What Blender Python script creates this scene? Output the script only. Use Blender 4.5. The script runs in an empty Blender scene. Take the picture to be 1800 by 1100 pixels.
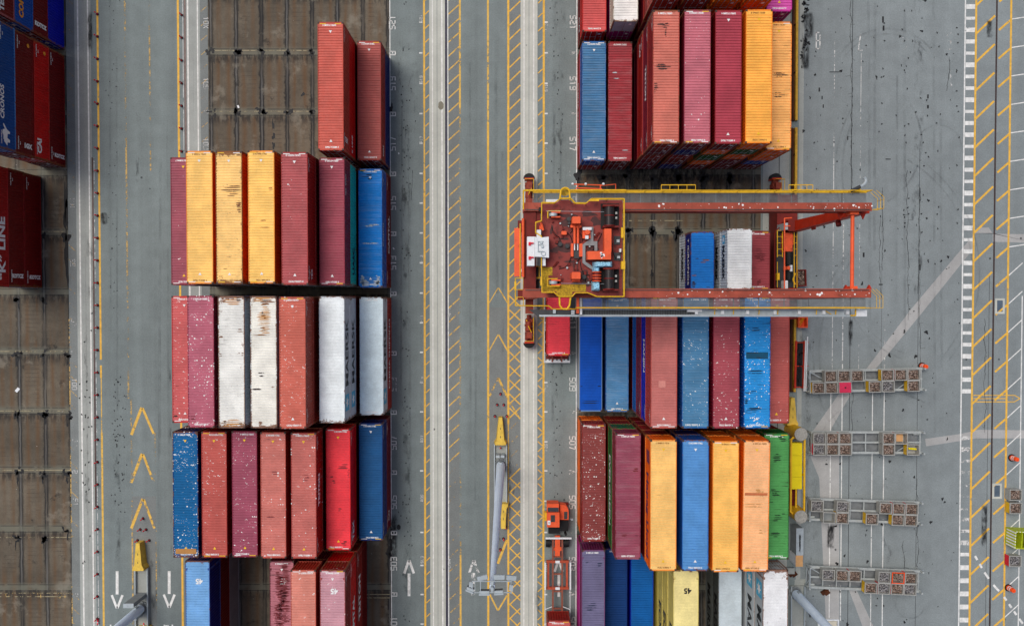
import bpy, math, random
from mathutils import Vector, Matrix
random.seed(7)
rad = math.radians
PI = math.pi
scene = bpy.context.scene
col = scene.collection

# ------------------------------------------------------------------ camera
FPX, CAMH, PITCH, ROLL = 1352.0, 84.87, 0.0187, 0.0009     # photo focal length (px), height (m), small tilt
cp, sp, cr, sr = math.cos(PITCH), math.sin(PITCH), math.cos(ROLL), math.sin(ROLL)
RX = Matrix(((1, 0, 0), (0, cp, -sp), (0, sp, cp)))
RY = Matrix(((cr, 0, sr), (0, 1, 0), (-sr, 0, cr)))
RC = RX @ RY
RCI = RC.transposed()

def at(px, py, z=0.0):
    """world point at height z that the photograph shows at pixel (px, py)"""
    d = RCI @ Vector(((px - 900) / FPX, (py - 550) / FPX, 1.0))
    k = (CAMH - z) / d.z
    return Vector((d.x * k, -d.y * k, z))

def gx(px, py=550):
    return at(px, py).x

def gy(py, px=900, z=0.0):
    return at(px, py, z).y

cam_d = bpy.data.cameras.new("camera")
cam = bpy.data.objects.new("camera", cam_d)
col.objects.link(cam)
right = Vector((RC[0][0], -RC[0][1], -RC[0][2]))
down = Vector((RC[1][0], -RC[1][1], -RC[1][2]))
fwd = Vector((RC[2][0], -RC[2][1], -RC[2][2]))
m3 = Matrix((right, -down, -fwd)).transposed()
cam.matrix_world = Matrix.Translation((0, 0, CAMH)) @ m3.to_4x4()
cam_d.sensor_width = 36.0
cam_d.lens = FPX / 1800 * 36.0
cam_d.clip_start = 1.0
cam_d.clip_end = 2000
scene.camera = cam

# ------------------------------------------------------------------ light
SUN_EL, SUN_AZ = rad(64), rad(312)
w = bpy.data.worlds.new("World")
scene.world = w
w.use_nodes = True
nt = w.node_tree
bg = nt.nodes["Background"]
sky = nt.nodes.new("ShaderNodeTexSky")
sky.sky_type = 'NISHITA'
sky.sun_disc = False
sky.sun_elevation = SUN_EL
sky.sun_rotation = SUN_AZ
sky.dust_density = 4.0
sky.air_density = 0.9
sky.ozone_density = 0.6
nt.links.new(sky.outputs[0], bg.inputs[0])
bg.inputs[1].default_value = 0.085
sd = bpy.data.lights.new("sun", 'SUN')
sd.energy = 1.5
sd.angle = rad(30)
sd.color = (1.0, 0.955, 0.90)
so = bpy.data.objects.new("sun", sd)
col.objects.link(so)
sdir = Vector((math.sin(SUN_AZ) * math.cos(SUN_EL), math.cos(SUN_AZ) * math.cos(SUN_EL), math.sin(SUN_EL)))
so.rotation_euler = sdir.to_track_quat('Z', 'Y').to_euler()
so.location = (0, 0, 120)
scene.view_settings.view_transform = 'Standard'
scene.view_settings.look = 'None'
scene.view_settings.exposure = 0.24
scene.view_settings.gamma = 1.0

# ------------------------------------------------------------------ objects
def tag(o, label=None, cat=None, group=None, kind=None):
    if label: o["label"] = label
    if cat: o["category"] = cat
    if group: o["group"] = group
    if kind: o["kind"] = kind
    return o

def empty(name, loc=(0, 0, 0), rz=0.0, label=None, cat=None, group=None):
    o = bpy.data.objects.new(name, None)
    col.objects.link(o)
    o.location = loc
    o.rotation_euler = (0, 0, rz)
    o.empty_display_size = 0.5
    return tag(o, label, cat, group)

def add(name, me, parent=None, loc=(0, 0, 0), rot=(0, 0, 0), color=None):
    o = bpy.data.objects.new(name, me)
    col.objects.link(o)
    o.location = loc
    o.rotation_euler = rot
    if parent: o.parent = parent
    if color: o.color = color
    return o

def copy_tree(o, parent=None):
    c = o.copy()
    col.objects.link(c)
    if parent: c.parent = parent
    for ch in list(o.children):
        copy_tree(ch, c)
    return c

class MB:
    """collects faces, then links them as ONE mesh"""
    def __init__(s):
        s.v, s.f, s.m = [], [], []
    def face(s, pts, mi=0):
        i = len(s.v)
        s.v += [tuple(p) for p in pts]
        s.f.append(tuple(range(i, i + len(pts))))
        s.m.append(mi)
        return s
    def quad(s, a, b, c, d, mi=0):
        return s.face((a, b, c, d), mi)
    def box(s, x0, x1, y0, y1, z0, z1, mi=0, bottom=True):
        i = len(s.v)
        s.v += [(x0, y0, z0), (x1, y0, z0), (x1, y1, z0), (x0, y1, z0), (x0, y0, z1), (x1, y0, z1), (x1, y1, z1), (x0, y1, z1)]
        fs = [(4, 5, 6, 7), (0, 1, 5, 4), (1, 2, 6, 5), (2, 3, 7, 6), (3, 0, 4, 7)]
        if bottom: fs.append((3, 2, 1, 0))
        for f in fs:
            s.f.append(tuple(i + k for k in f)); s.m.append(mi)
        return s
    def cbox(s, c, d, mi=0):
        return s.box(c[0] - d[0] / 2, c[0] + d[0] / 2, c[1] - d[1] / 2, c[1] + d[1] / 2, c[2] - d[2] / 2, c[2] + d[2] / 2, mi)
    def prism(s, pts, z0, z1, mi=0):
        n = len(pts); i = len(s.v)
        a = sum(pts[k][0] * pts[(k + 1) % n][1] - pts[(k + 1) % n][0] * pts[k][1] for k in range(n))
        if a < 0: pts = list(pts)[::-1]
        s.v += [(p[0], p[1], z0) for p in pts] + [(p[0], p[1], z1) for p in pts]
        s.f.append(tuple(i + n + k for k in range(n))); s.m.append(mi)
        s.f.append(tuple(i + n - 1 - k for k in range(n))); s.m.append(mi)
        for k in range(n):
            q = (k + 1) % n
            s.f.append((i + k, i + q, i + n + q, i + n + k)); s.m.append(mi)
        return s
    def tube(s, a, b, r, r2=None, n=10, mi=0, caps=True):
        a, b = Vector(a), Vector(b)
        if r2 is None: r2 = r
        d = (b - a)
        if d.length < 1e-6: return s
        q = d.normalized().to_track_quat('Z', 'Y').to_matrix()
        i = len(s.v)
        for (p, rr) in ((a, r), (b, r2)):
            for k in range(n):
                t = 2 * PI * k / n
                s.v.append(tuple(p + q @ Vector((math.cos(t) * rr, math.sin(t) * rr, 0))))
        for k in range(n):
            g = (k + 1) % n
            s.f.append((i + k, i + g, i + n + g, i + n + k)); s.m.append(mi)
        if caps:
            s.f.append(tuple(i + n + k for k in range(n))); s.m.append(mi)
            s.f.append(tuple(i + n - 1 - k for k in range(n))); s.m.append(mi)
        return s
    def path(s, pts, r, n=8, mi=0, closed=False):
        P = list(pts) + ([pts[0]] if closed else [])
        for a, b in zip(P[:-1], P[1:]): s.tube(a, b, r, n=n, mi=mi)
        return s
    def bar(s, a, b, w_, h_, mi=0):
        a, b = Vector(a), Vector(b)
        d = (b - a).normalized()
        u = d.cross(Vector((0, 0, 1)))
        u = Vector((1, 0, 0)) if u.length < 1e-4 else u.normalized()
        t = u.cross(d).normalized()
        u *= w_ / 2; t *= h_ / 2
        i = len(s.v)
        for p in (a, b):
            for q in (-u - t, u - t, u + t, -u + t): s.v.append(tuple(p + q))
        for f in ((0, 1, 5, 4), (1, 2, 6, 5), (2, 3, 7, 6), (3, 0, 4, 7), (3, 2, 1, 0), (4, 5, 6, 7)):
            s.f.append(tuple(i + k for k in f)); s.m.append(mi)
        return s
    def mesh(s, name, mats, smooth=False):
        me = bpy.data.meshes.new(name)
        me.from_pydata(s.v, [], s.f)
        for mm in (mats if isinstance(mats, (list, tuple)) else [mats]): me.materials.append(mm)
        if len(me.materials) > 1: me.polygons.foreach_set("material_index", s.m)
        if smooth: me.polygons.foreach_set("use_smooth", [True] * len(s.f))
        me.update()
        return me
    def build(s, name, mats, parent=None, loc=(0, 0, 0), rot=(0, 0, 0), color=None, smooth=False):
        return add(name, s.mesh(name, mats, smooth), parent, loc, rot, color)

# ------------------------------------------------------------------ materials
def lin(c):
    def f(x):
        x = x / 255.0
        return x / 12.92 if x <= 0.04045 else ((x + 0.055) / 1.055) ** 2.4
    return (f(c[0]), f(c[1]), f(c[2]), 1.0)

class NT:
    def __init__(s, name):
        s.mat = bpy.data.materials.new(name)
        s.mat.use_nodes = True
        s.t = s.mat.node_tree
        s.bsdf = s.t.nodes["Principled BSDF"]
        s.out = s.t.nodes["Material Output"]
        s.bsdf.inputs["Specular IOR Level"].default_value = 0.3
    def n(s, typ, **kw):
        nd = s.t.nodes.new("ShaderNode" + typ)
        for k, v in kw.items(): setattr(nd, k, v)
        return nd
    def set(s, sock, v):
        if hasattr(v, "links") or isinstance(v, bpy.types.NodeSocket): s.t.links.new(v, sock)
        else: sock.default_value = v
    def math(s, op, a, b=None, c=None, clamp=False):
        nd = s.n("Math", operation=op); nd.use_clamp = clamp
        s.set(nd.inputs[0], a)
        if b is not None: s.set(nd.inputs[1], b)
        if c is not None: s.set(nd.inputs[2], c)
        return nd.outputs[0]
    def vmath(s, op, a, b):
        nd = s.n("VectorMath", operation=op)
        s.set(nd.inputs[0], a); s.set(nd.inputs[1], b)
        return nd.outputs[0]
    def noise(s, vec, scale, detail=4, rough=0.55):
        nd = s.n("TexNoise")
        s.set(nd.inputs["Vector"], vec)
        nd.inputs["Scale"].default_value = scale
        nd.inputs["Detail"].default_value = detail
        nd.inputs["Roughness"].default_value = rough
        return nd.outputs[0]
    def ramp(s, x, a, b, lo=0.0, hi=1.0):
        nd = s.n("MapRange"); nd.interpolation_type = 'SMOOTHSTEP'
        s.set(nd.inputs[0], x); s.set(nd.inputs[1], a); s.set(nd.inputs[2], b)
        s.set(nd.inputs[3], lo); s.set(nd.inputs[4], hi)
        return nd.outputs[0]
    def mix(s, fac, a, b, mode='MIX'):
        nd = s.n("Mix"); nd.data_type = 'RGBA'; nd.blend_type = mode
        s.set(nd.inputs[0], fac); s.set(nd.inputs[6], a); s.set(nd.inputs[7], b)
        return nd.outputs[2]
    def attr(s, name):
        nd = s.n("Attribute"); nd.attribute_type = 'OBJECT'; nd.attribute_name = name
        return nd.outputs["Fac"]
    def grey(s, x):
        nd = s.n("CombineColor")
        for k in range(3): s.set(nd.inputs[k], x)
        return nd.outputs[0]
    def sep(s, v):
        nd = s.n("SeparateXYZ"); s.set(nd.inputs[0], v)
        return nd.outputs
    def fin(s, colr, rough=0.6, metal=0.0, alpha=None, bump=None, bd=0.01):
        s.set(s.bsdf.inputs["Base Color"], colr)
        s.set(s.bsdf.inputs["Roughness"], rough)
        s.bsdf.inputs["Metallic"].default_value = metal
        if alpha is not None: s.set(s.bsdf.inputs["Alpha"], alpha)
        if bump is not None:
            b = s.n("Bump"); b.inputs["Strength"].default_value = 0.6; b.inputs["Distance"].default_value = bd
            s.set(b.inputs["Height"], bump)
            s.t.links.new(b.outputs[0], s.bsdf.inputs["Normal"])
        return s.mat

def simple(name, c, rough=0.6, var=0.15, scale=2.0, metal=0.0, dirt=0.0, dirtcol=(40, 32, 26)):
    t = NT(name)
    v = t.n("TexCoord").outputs["Object"]
    r = t.math('MULTIPLY', t.n("ObjectInfo").outputs["Random"], 61.0)
    of = t.n("CombineXYZ")
    for k_ in range(3): t.set(of.inputs[k_], r)
    v = t.vmath('ADD', v, of.outputs[0])
    x = t.noise(v, scale, 5, 0.6)
    k = t.grey(t.ramp(x, 0.25, 0.75, 1 - var, 1 + var))
    cc = t.mix(1.0, lin(c), k, 'MULTIPLY')
    if dirt > 0:
        y = t.noise(v, scale * 2.3, 6, 0.7)
        cc = t.mix(t.math('MULTIPLY', t.ramp(y, 0.5, 0.72), dirt), cc, lin(dirtcol))
    return t.fin(cc, rough, metal)

def paint_material():
    t = NT("container_paint")
    tc = t.n("TexCoord")
    oi = t.n("ObjectInfo")
    ob = tc.outputs["Object"]
    off = t.n("CombineXYZ")
    r = oi.outputs["Random"]
    t.set(off.inputs[0], t.math('MULTIPLY', r, 137.0)); t.set(off.inputs[1], t.math('MULTIPLY', r, 371.0)); t.set(off.inputs[2], t.math('MULTIPLY', r, 53.0))
    v = t.vmath('ADD', ob, off.outputs[0])
    base = oi.outputs["Color"]
    k = t.ramp(t.noise(v, 0.55, 5, 0.6), 0.3, 0.7, 0.86, 1.10)
    fine = t.ramp(t.noise(v, 7.0, 4, 0.7), 0.3, 0.7, 0.93, 1.06)
    c = t.mix(1.0, base, t.grey(t.math('MULTIPLY', k, fine)), 'MULTIPLY')
    # pale chalky fading
    fd = t.math('MULTIPLY', t.ramp(t.noise(t.vmath('MULTIPLY', v, (0.35, 2.2, 1.0)), 1.0, 6, 0.7), 0.44, 0.66), t.attr("fade"))
    c = t.mix(fd, c, lin((205, 205, 205)))
    # cross-wise scrapes following the ribs
    sv = t.vmath('MULTIPLY', v, (0.55, 6.5, 1.5))
    s1 = t.noise(sv, 1.0, 4, 0.65)
    lim = t.math('SUBTRACT', 0.735, t.math('MULTIPLY', t.attr("stain"), 0.17))
    sm = t.ramp(s1, lim, t.math('ADD', lim, 0.05))
    c = t.mix(t.math('MULTIPLY', sm, 0.72), c, lin((46, 34, 32)))
    # rust: along the ends first
    g = t.sep(tc.outputs["Generated"])
    ey = t.math('MULTIPLY', t.math('ABSOLUTE', t.math('SUBTRACT', g[1], 0.5)), 2.0)
    ex = t.math('MULTIPLY', t.math('ABSOLUTE', t.math('SUBTRACT', g[0], 0.5)), 2.0)
    edge = t.math('ADD', t.math('MULTIPLY', t.math('POWER', ey, 22.0), 0.9), t.math('MULTIPLY', t.math('POWER', ex, 14.0), 0.35))
    rn = t.noise(v, 1.7, 8, 0.72)
    rs = t.math('ADD', rn, t.math('MULTIPLY', edge, 0.26))
    rl = t.math('SUBTRACT', 0.80, t.math('MULTIPLY', t.attr("rust"), 0.30))
    rm = t.ramp(rs, rl, t.math('ADD', rl, 0.07))
    rc = t.mix(t.noise(v, 9.0, 3), lin((66, 36, 24)), lin((148, 92, 52)))
    c = t.mix(t.math('MULTIPLY', rm, 0.9), c, rc)
    # white flecks (droppings, flaked paint)
    vx = t.sep(v)
    w2 = t.n("CombineXYZ")
    t.set(w2.inputs[0], t.math('MULTIPLY', t.math('ADD', vx[0], t.math('MULTIPLY', vx[2], 1.7)), 1.15)); t.set(w2.inputs[1], vx[1])
    wob = t.math('MULTIPLY', t.math('SUBTRACT', t.noise(v, 16.0, 2), 0.5), 0.34)
    clus = t.ramp(t.noise(v, 0.55, 4), 0.36, 0.62, 0.12, 1.7)
    vo = t.n("TexVoronoi"); vo.voronoi_dimensions = '2D'; t.set(vo.inputs["Vector"], w2.outputs[0]); vo.inputs["Scale"].default_value = 4.0
    pr = t.sep(vo.outputs["Color"])
    has = t.math('LESS_THAN', pr[0], t.math('MULTIPLY', clus, t.math('MULTIPLY', t.attr("chip"), 0.62)))
    rr = t.math('ADD', 0.09, t.math('MULTIPLY', t.math('POWER', pr[1], 4.0), 0.27))
    dd = t.math('ADD', vo.outputs["Distance"], wob)
    sp_ = t.math('MULTIPLY', has, t.math('LESS_THAN', dd, rr))
    c = t.mix(sp_, c, lin((232, 232, 228)))
    ro = t.ramp(t.noise(v, 3.0, 3), 0.3, 0.7, 0.48, 0.66)
    t.bsdf.inputs['Specular IOR Level'].default_value = 0.18
    return t.fin(c, ro)

M = {}
M['paint'] = paint_material()

def asphalt(name, c, streak=0.12, grain=0.10, dark=0.0):
    t = NT(name)
    v = t.n("TexCoord").outputs["Object"]
    big = t.ramp(t.noise(v, 0.045, 4, 0.5), 0.3, 0.7, 0.90, 1.08)
    mid = t.ramp(t.noise(v, 0.55, 6, 0.65), 0.3, 0.7, 0.92, 1.07)
    fine = t.ramp(t.noise(v, 7.0, 6, 0.85), 0.28, 0.72, 1 - 1.9 * grain, 1 + 1.9 * grain)
    sv = t.vmath('MULTIPLY', v, (1.0, 0.014, 1.0))
    st = t.ramp(t.noise(sv, 0.42, 5, 0.65), 0.3, 0.7, 1 - streak, 1 + streak)
    k = t.math('MULTIPLY', t.math('MULTIPLY', big, mid), t.math('MULTIPLY', fine, st))
    cc = t.mix(1.0, lin(c), t.grey(k), 'MULTIPLY')
    # small pits, drips and tar specks
    vo = t.n("TexVoronoi"); t.set(vo.inputs["Vector"], v); vo.inputs["Scale"].default_value = 0.9
    pr = t.sep(vo.outputs["Color"])
    rr = t.math('MULTIPLY', t.math('POWER', pr[1], 4.0), 0.13)
    dd = t.math('ADD', vo.outputs["Distance"], t.math('MULTIPLY', t.math('SUBTRACT', t.noise(v, 9.0, 3), 0.5), 0.12))
    spm = t.math('MULTIPLY', t.math('LESS_THAN', dd, rr), t.math('LESS_THAN', pr[0], 0.35))
    cc = t.mix(t.math('MULTIPLY', spm, 0.75), cc, lin((42, 44, 46)))
    # hairline cracks
    return t.fin(cc, 0.85, bump=t.noise(v, 18.0, 3, 0.7), bd=0.01)

def pad_material(x0, pitch, y0, bay, groove=1.0):
    t = NT("slot_concrete")
    v = t.n("TexCoord").outputs["Object"]
    xyz = t.sep(v)
    wob = t.math('MULTIPLY', t.math('SUBTRACT', t.noise(v, 0.7, 4), 0.5), 0.22)
    xx = t.math('ADD', xyz[0], wob)
    u = t.math('FRACT', t.math('ADD', t.math('DIVIDE', t.math('SUBTRACT', xx, x0), pitch), 100.5))
    d = t.math('MULTIPLY', t.math('ABSOLUTE', t.math('SUBTRACT', u, 0.5)), pitch)
    big = t.ramp(t.noise(v, 0.11, 5, 0.6), 0.3, 0.7, 0.68, 1.28)
    mid = t.ramp(t.noise(v, 0.9, 6, 0.7), 0.3, 0.7, 0.86, 1.12)
    fine = t.ramp(t.noise(v, 6.0, 4, 0.75), 0.3, 0.7, 0.9, 1.1)
    c = t.mix(1.0, lin((98, 90, 77)), t.grey(t.math('MULTIPLY', t.math('MULTIPLY', big, mid), fine)), 'MULTIPLY')
    # rusty drip bands under the container rails
    b = t.math('SUBTRACT', 1.0, t.math('DIVIDE', t.math('ABSOLUTE', t.math('SUBTRACT', d, 0.55)), 0.42), clamp=True)
    sv = t.vmath('MULTIPLY', v, (1.0, 0.10, 1.0))
    b = t.math('MULTIPLY', b, t.ramp(t.noise(sv, 1.3, 5, 0.6), 0.32, 0.60))
    c = t.mix(t.math('MULTIPLY', b, 0.7), c, lin((100, 72, 44)))
    # ladder-like cross marks
    lad = t.math('FRACT', t.math('DIVIDE', xyz[1], 0.46))
    lm = t.math('MULTIPLY', t.math('LESS_THAN', lad, 0.22), t.math('LESS_THAN', d, 0.75))
    lm = t.math('MULTIPLY', lm, t.ramp(t.noise(v, 0.33, 3), 0.45, 0.65))
    c = t.mix(t.math('MULTIPLY', lm, 0.38), c, lin((58, 52, 46)))
    # grime grooves between the slots: two dark edges with a paler strip of washed concrete between them
    lo = t.math('MULTIPLY', t.ramp(t.noise(v, 0.16, 3), 0.35, 0.62, 0.45, 1.0), groove)
    gm = t.math('MULTIPLY', t.ramp(t.math('ADD', d, t.math('MULTIPLY', t.math('SUBTRACT', t.noise(v, 1.4, 6, 0.75), 0.5), 0.7)), 1.0, 1.22), t.ramp(t.noise(sv, 0.9, 6, 0.7), 0.32, 0.52, 0.3, 1.0))
    c = t.mix(t.math('MULTIPLY', gm, lo), c, lin((40, 39, 39)))
    g2 = t.math('MULTIPLY', t.math('GREATER_THAN', d, pitch / 2 - 0.09), t.ramp(t.noise(sv, 0.7, 4), 0.36, 0.56))
    c = t.mix(t.math('MULTIPLY', g2, 0.6), c, lin((104, 104, 102)))
    g3 = t.math('MULTIPLY', t.math('LESS_THAN', t.math('ABSOLUTE', t.math('SUBTRACT', d, pitch / 2 - 0.14)), 0.05), t.ramp(t.noise(sv, 1.1, 3), 0.35, 0.5))
    c = t.mix(t.math('MULTIPLY', g3, 0.8), c, lin((30, 30, 31)))
    # seams across the bays: washed-out pale band, grime on its lower side, dark joint
    ub = t.math('FRACT', t.math('ADD', t.math('DIVIDE', t.math('SUBTRACT', xyz[1], y0), bay), 100.5))
    sg_ = t.math('MULTIPLY', t.math('SUBTRACT', ub, 0.5), bay)
    db = t.math('ABSOLUTE', sg_)
    sm = t.math('MULTIPLY', t.ramp(db, 0.75, 0.15), t.ramp(t.noise(v, 0.5, 4), 0.3, 0.55, 0.25, 1.0))
    c = t.mix(t.math('MULTIPLY', sm, 0.7), c, lin((112, 113, 100)))
    gr = t.math('MULTIPLY', t.math('MULTIPLY', t.ramp(sg_, -1.7, -0.55), t.math('LESS_THAN', sg_, -0.25)), t.ramp(t.noise(t.vmath('MULTIPLY', v, (2.2, 0.5, 1.0)), 0.9, 6, 0.7), 0.42, 0.56))
    c = t.mix(t.math('MULTIPLY', gr, 0.8), c, lin((44, 41, 39)))
    jl = t.math('MULTIPLY', t.math('LESS_THAN', t.math('ABSOLUTE', t.math('SUBTRACT', db, 0.34)), 0.045), t.ramp(t.noise(v, 1.2, 4), 0.38, 0.5))
    c = t.mix(t.math('MULTIPLY', jl, 0.7), c, lin((44, 44, 42)))
    pm = t.ramp(t.noise(t.vmath('ADD', v, (19.0, 47.0, 0.0)), 0.28, 6, 0.68), 0.56, 0.68)
    c = t.mix(t.math('MULTIPLY', pm, 0.5), c, lin((140, 134, 120)))
    # wet black patches
    wm = t.ramp(t.noise(t.vmath('ADD', v, (71.0, 13.0, 0.0)), 0.42, 7, 0.7), 0.60, 0.69)
    c = t.mix(t.math('MULTIPLY', wm, 0.7), c, lin((34, 32, 31)))
    wsp = t.math('GREATER_THAN', t.noise(v, 3.1, 2, 0.4), 0.80)
    c = t.mix(wsp, c, lin((180, 178, 170)))
    return t.fin(c, 0.8, bump=t.noise(v, 9.0, 4, 0.7), bd=0.012)

def worn_paint(name, c, wear=0.5, scale=1.6, rough=0.7):
    """road paint: where it is worn off the ground below shows"""
    t = NT(name)
    v = t.n("TexCoord").outputs["Object"]
    n1 = t.noise(v, scale, 7, 0.75)
    n2 = t.noise(v, 0.12, 3, 0.5)
    x = t.math('ADD', t.math('MULTIPLY', n1, 0.6), t.math('MULTIPLY', n2, 0.4))
    th = 0.30 + 0.28 * wear
    a = t.ramp(x, th - 0.02, th + 0.04)
    k = t.grey(t.ramp(t.noise(v, 2.5, 4), 0.3, 0.7, 0.82, 1.08))
    return t.fin(t.mix(1.0, lin(c), k, 'MULTIPLY'), rough, alpha=a)

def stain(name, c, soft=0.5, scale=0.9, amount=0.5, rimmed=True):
    """oil, rubber and painted shade: thin film with a ragged outline that thins to its rim (generated coordinates)"""
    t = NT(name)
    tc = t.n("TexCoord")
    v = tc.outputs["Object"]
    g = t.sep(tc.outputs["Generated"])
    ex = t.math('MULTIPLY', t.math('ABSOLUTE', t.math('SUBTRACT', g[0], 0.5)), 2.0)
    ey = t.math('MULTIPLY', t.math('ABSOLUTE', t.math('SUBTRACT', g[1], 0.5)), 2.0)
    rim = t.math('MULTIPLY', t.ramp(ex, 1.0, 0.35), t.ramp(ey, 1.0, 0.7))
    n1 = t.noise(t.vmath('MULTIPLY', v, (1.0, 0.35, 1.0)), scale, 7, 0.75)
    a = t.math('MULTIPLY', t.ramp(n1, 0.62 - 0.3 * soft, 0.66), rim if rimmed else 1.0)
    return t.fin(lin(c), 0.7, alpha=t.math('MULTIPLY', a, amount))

M['asphalt'] = asphalt("asphalt", (121, 131, 130), 0.11)
M['apron'] = asphalt("apron_asphalt", (132, 140, 141), 0.06, 0.10)
M['median'] = asphalt("median_asphalt", (122, 127, 125), 0.05)
M['concrete'] = asphalt("runway_concrete", (190, 192, 182), 0.04, 0.04)
M['concrete_old'] = asphalt("old_concrete", (158, 162, 157), 0.10, 0.07)
M['patch'] = asphalt("trench_patch", (168, 168, 166), 0.05, 0.06)
M['padL'] = pad_material(-31.72, 2.78, gy(92), 6.56, 0.95)
M['padR'] = pad_material(14.1, 2.75, gy(92), 6.56, 0.95)
M['padU'] = pad_material(-53.13, 2.83, gy(722), 6.56, 0.7)
M['yel'] = worn_paint("yellow_line_paint", (232, 182, 74), 0.22)
M['yel_worn'] = worn_paint("faded_yellow_paint", (200, 166, 98), 0.74, 2.2)
M['yel_mid'] = worn_paint("scuffed_yellow_paint", (226, 182, 84), 0.46, 2.0)
M['wht'] = worn_paint("white_line_paint", (228, 229, 225), 0.26)
M['wht_num'] = worn_paint("stencil_paint", (222, 223, 219), 0.12, 2.0)
M['wht_worn'] = worn_paint("faded_white_paint", (216, 216, 212), 0.66, 2.2)
M['edge_paint'] = worn_paint("strip_edge_paint", (226, 226, 220), 0.16, 1.2)
M['seam'] = worn_paint("pale_seam_paint", (158, 148, 118), 0.62, 2.2)
M['stain'] = stain("oil_and_shade_film", (46, 49, 51), 0.35, 0.9, 0.42)  # oil films, also painted shade beside the left stacks and centre island
M['tyre'] = stain("tyre_rubber", (52, 54, 56), 0.8, 0.7, 0.17, False)
M['dense_stain_and_shade'] = stain("tar_and_shade_film", (24, 25, 27), 0.95, 1.5, 0.92)  # tar films, also the painted shade below the upper crane-side stacks
M['tar'] = simple("black_tar", (30, 31, 33), 0.6, 0.3)
M['old_grease'] = simple("old_grease", (128, 124, 108), 0.7, 0.15)
M['black'] = simple("black_rubber", (20, 20, 21), 0.6, 0.3)
M['rail'] = simple("rail_steel", (84, 72, 70), 0.45, 0.2, 3, 0.4)
M['drain'] = simple("drain_steel", (62, 60, 74), 0.55, 0.3, 3)
M['trench'] = simple("rusty_trench", (74, 38, 16), 0.8, 0.35, 1.2)
M['kerb_yel'] = simple("yellow_kerb_paint", (196, 152, 46), 0.65, 0.2, 2, 0, 0.6, (70, 56, 26))
M['yellow'] = simple("yellow_steel", (226, 178, 30), 0.5, 0.14, 2, 0, 0.35, (96, 66, 20))
M['lemon'] = simple("lemon_yellow_panel", (232, 212, 16), 0.5, 0.06, 1.5)
M['nose'] = simple("yellow_barrier_paint", (222, 186, 74), 0.6, 0.14, 1.4, 0, 0.3, (96, 80, 44))
M['orange'] = simple("crane_orange", (232, 92, 48), 0.5, 0.12, 1.0, 0, 0.25, (110, 40, 20))
M['red_deck'] = simple("oxide_deck", (134, 56, 50), 0.65, 0.2, 0.8, 0, 0.8, (62, 30, 30))
M['beam'] = simple("oxide_beam", (158, 72, 54), 0.6, 0.22, 0.7, 0, 0.75, (104, 50, 34))
M['crane_red'] = simple("crane_red", (186, 46, 16), 0.5, 0.15, 0.8, 0, 0.2, (90, 24, 12))
M['dark_red'] = simple("dark_red_steel", (110, 26, 18), 0.6, 0.2)
M['grating_y'] = simple("yellow_grating", (176, 142, 30), 0.7, 0.4, 5, 0, 0.85, (74, 58, 20))
M['grate'] = simple("galvanised_grating", (116, 120, 122), 0.5, 0.2)
M['galv'] = simple("galvanised_steel", (172, 182, 186), 0.45, 0.1, 2, 0.25, 0.3, (110, 114, 116))
M['pole'] = simple("galvanised_pole", (222, 238, 254), 0.5, 0.06, 1)
M['rack'] = simple("rack_steel", (172, 178, 176), 0.5, 0.1, 2, 0.15, 0.4, (112, 110, 104))
M['binst'] = simple("bin_steel", (164, 164, 158), 0.55, 0.12, 2, 0.1, 0.4, (110, 104, 94))
M['white'] = simple("white_enamel", (222, 226, 228), 0.45, 0.06, 1.5, 0, 0.25, (150, 146, 138))
M['grey'] = simple("grey_enamel", (128, 134, 136), 0.5, 0.12)
M['dgrey'] = simple("dark_grey_steel", (58, 60, 62), 0.5, 0.25, 3)
M['drum'] = simple("wire_rope_drum", (50, 46, 46), 0.45, 0.3, 6, 0.3)
M['tarp'] = simple("pale_blue_tarp", (150, 200, 222), 0.6, 0.12, 2)
M['conc_top'] = simple("rough_concrete", (158, 156, 148), 0.9, 0.25, 6)
M['tan'] = simple("tan_board", (200, 154, 104), 0.7, 0.1)
M['red'] = simple("signal_red", (222, 26, 48), 0.5, 0.1)
M['pinkred'] = simple("pink_red_lid", (206, 48, 84), 0.55, 0.12)
M['drumor'] = simple("traffic_orange", (240, 84, 30), 0.5, 0.08)
M['teal'] = simple("teal_cover", (104, 196, 184), 0.5, 0.1)
M['lime'] = simple("lime_panel", (176, 188, 30), 0.5, 0.15, 2, 0, 0.4, (90, 92, 30))
M['glass'] = simple("dark_window", (60, 66, 72), 0.15, 0.1)
M['chassis'] = simple("chassis_brown", (140, 80, 62), 0.65, 0.18, 1.5, 0, 0.6, (80, 48, 40))
M['txt_white'] = simple("white_lettering", (232, 232, 230), 0.6, 0.05)
M['txt_black'] = simple("black_lettering", (24, 26, 34), 0.6, 0.05)
M['txt_navy'] = simple("navy_lettering", (36, 30, 96), 0.6, 0.05)
M['txt_orange'] = simple("orange_lettering", (232, 150, 40), 0.6, 0.05)
M['txt_yellow'] = simple("yellow_decal", (236, 190, 40), 0.6, 0.05)
M['txt_rust'] = simple("brown_lettering", (150, 92, 40), 0.6, 0.05)
M['sky_logo'] = simple("sky_blue_decal", (66, 170, 208), 0.6, 0.05)
M['travel'] = simple("travel_gear_red", (140, 56, 36), 0.6, 0.25, 2.0, 0, 0.7, (60, 30, 22))
M['mark_dark'] = worn_paint("dark_smear", (52, 38, 36), 0.5, 5.0)
M['mark_rust'] = worn_paint("rust_smear", (128, 82, 50), 0.5, 5.0)
M['mark_tan'] = worn_paint("tan_smear", (196, 138, 74), 0.5, 5.0)
M['mark_red'] = worn_paint("red_smear", (112, 40, 46), 0.5, 5.0)
M['mark_navy'] = worn_paint("navy_smear", (14, 36, 62), 0.5, 5.0)
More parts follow.
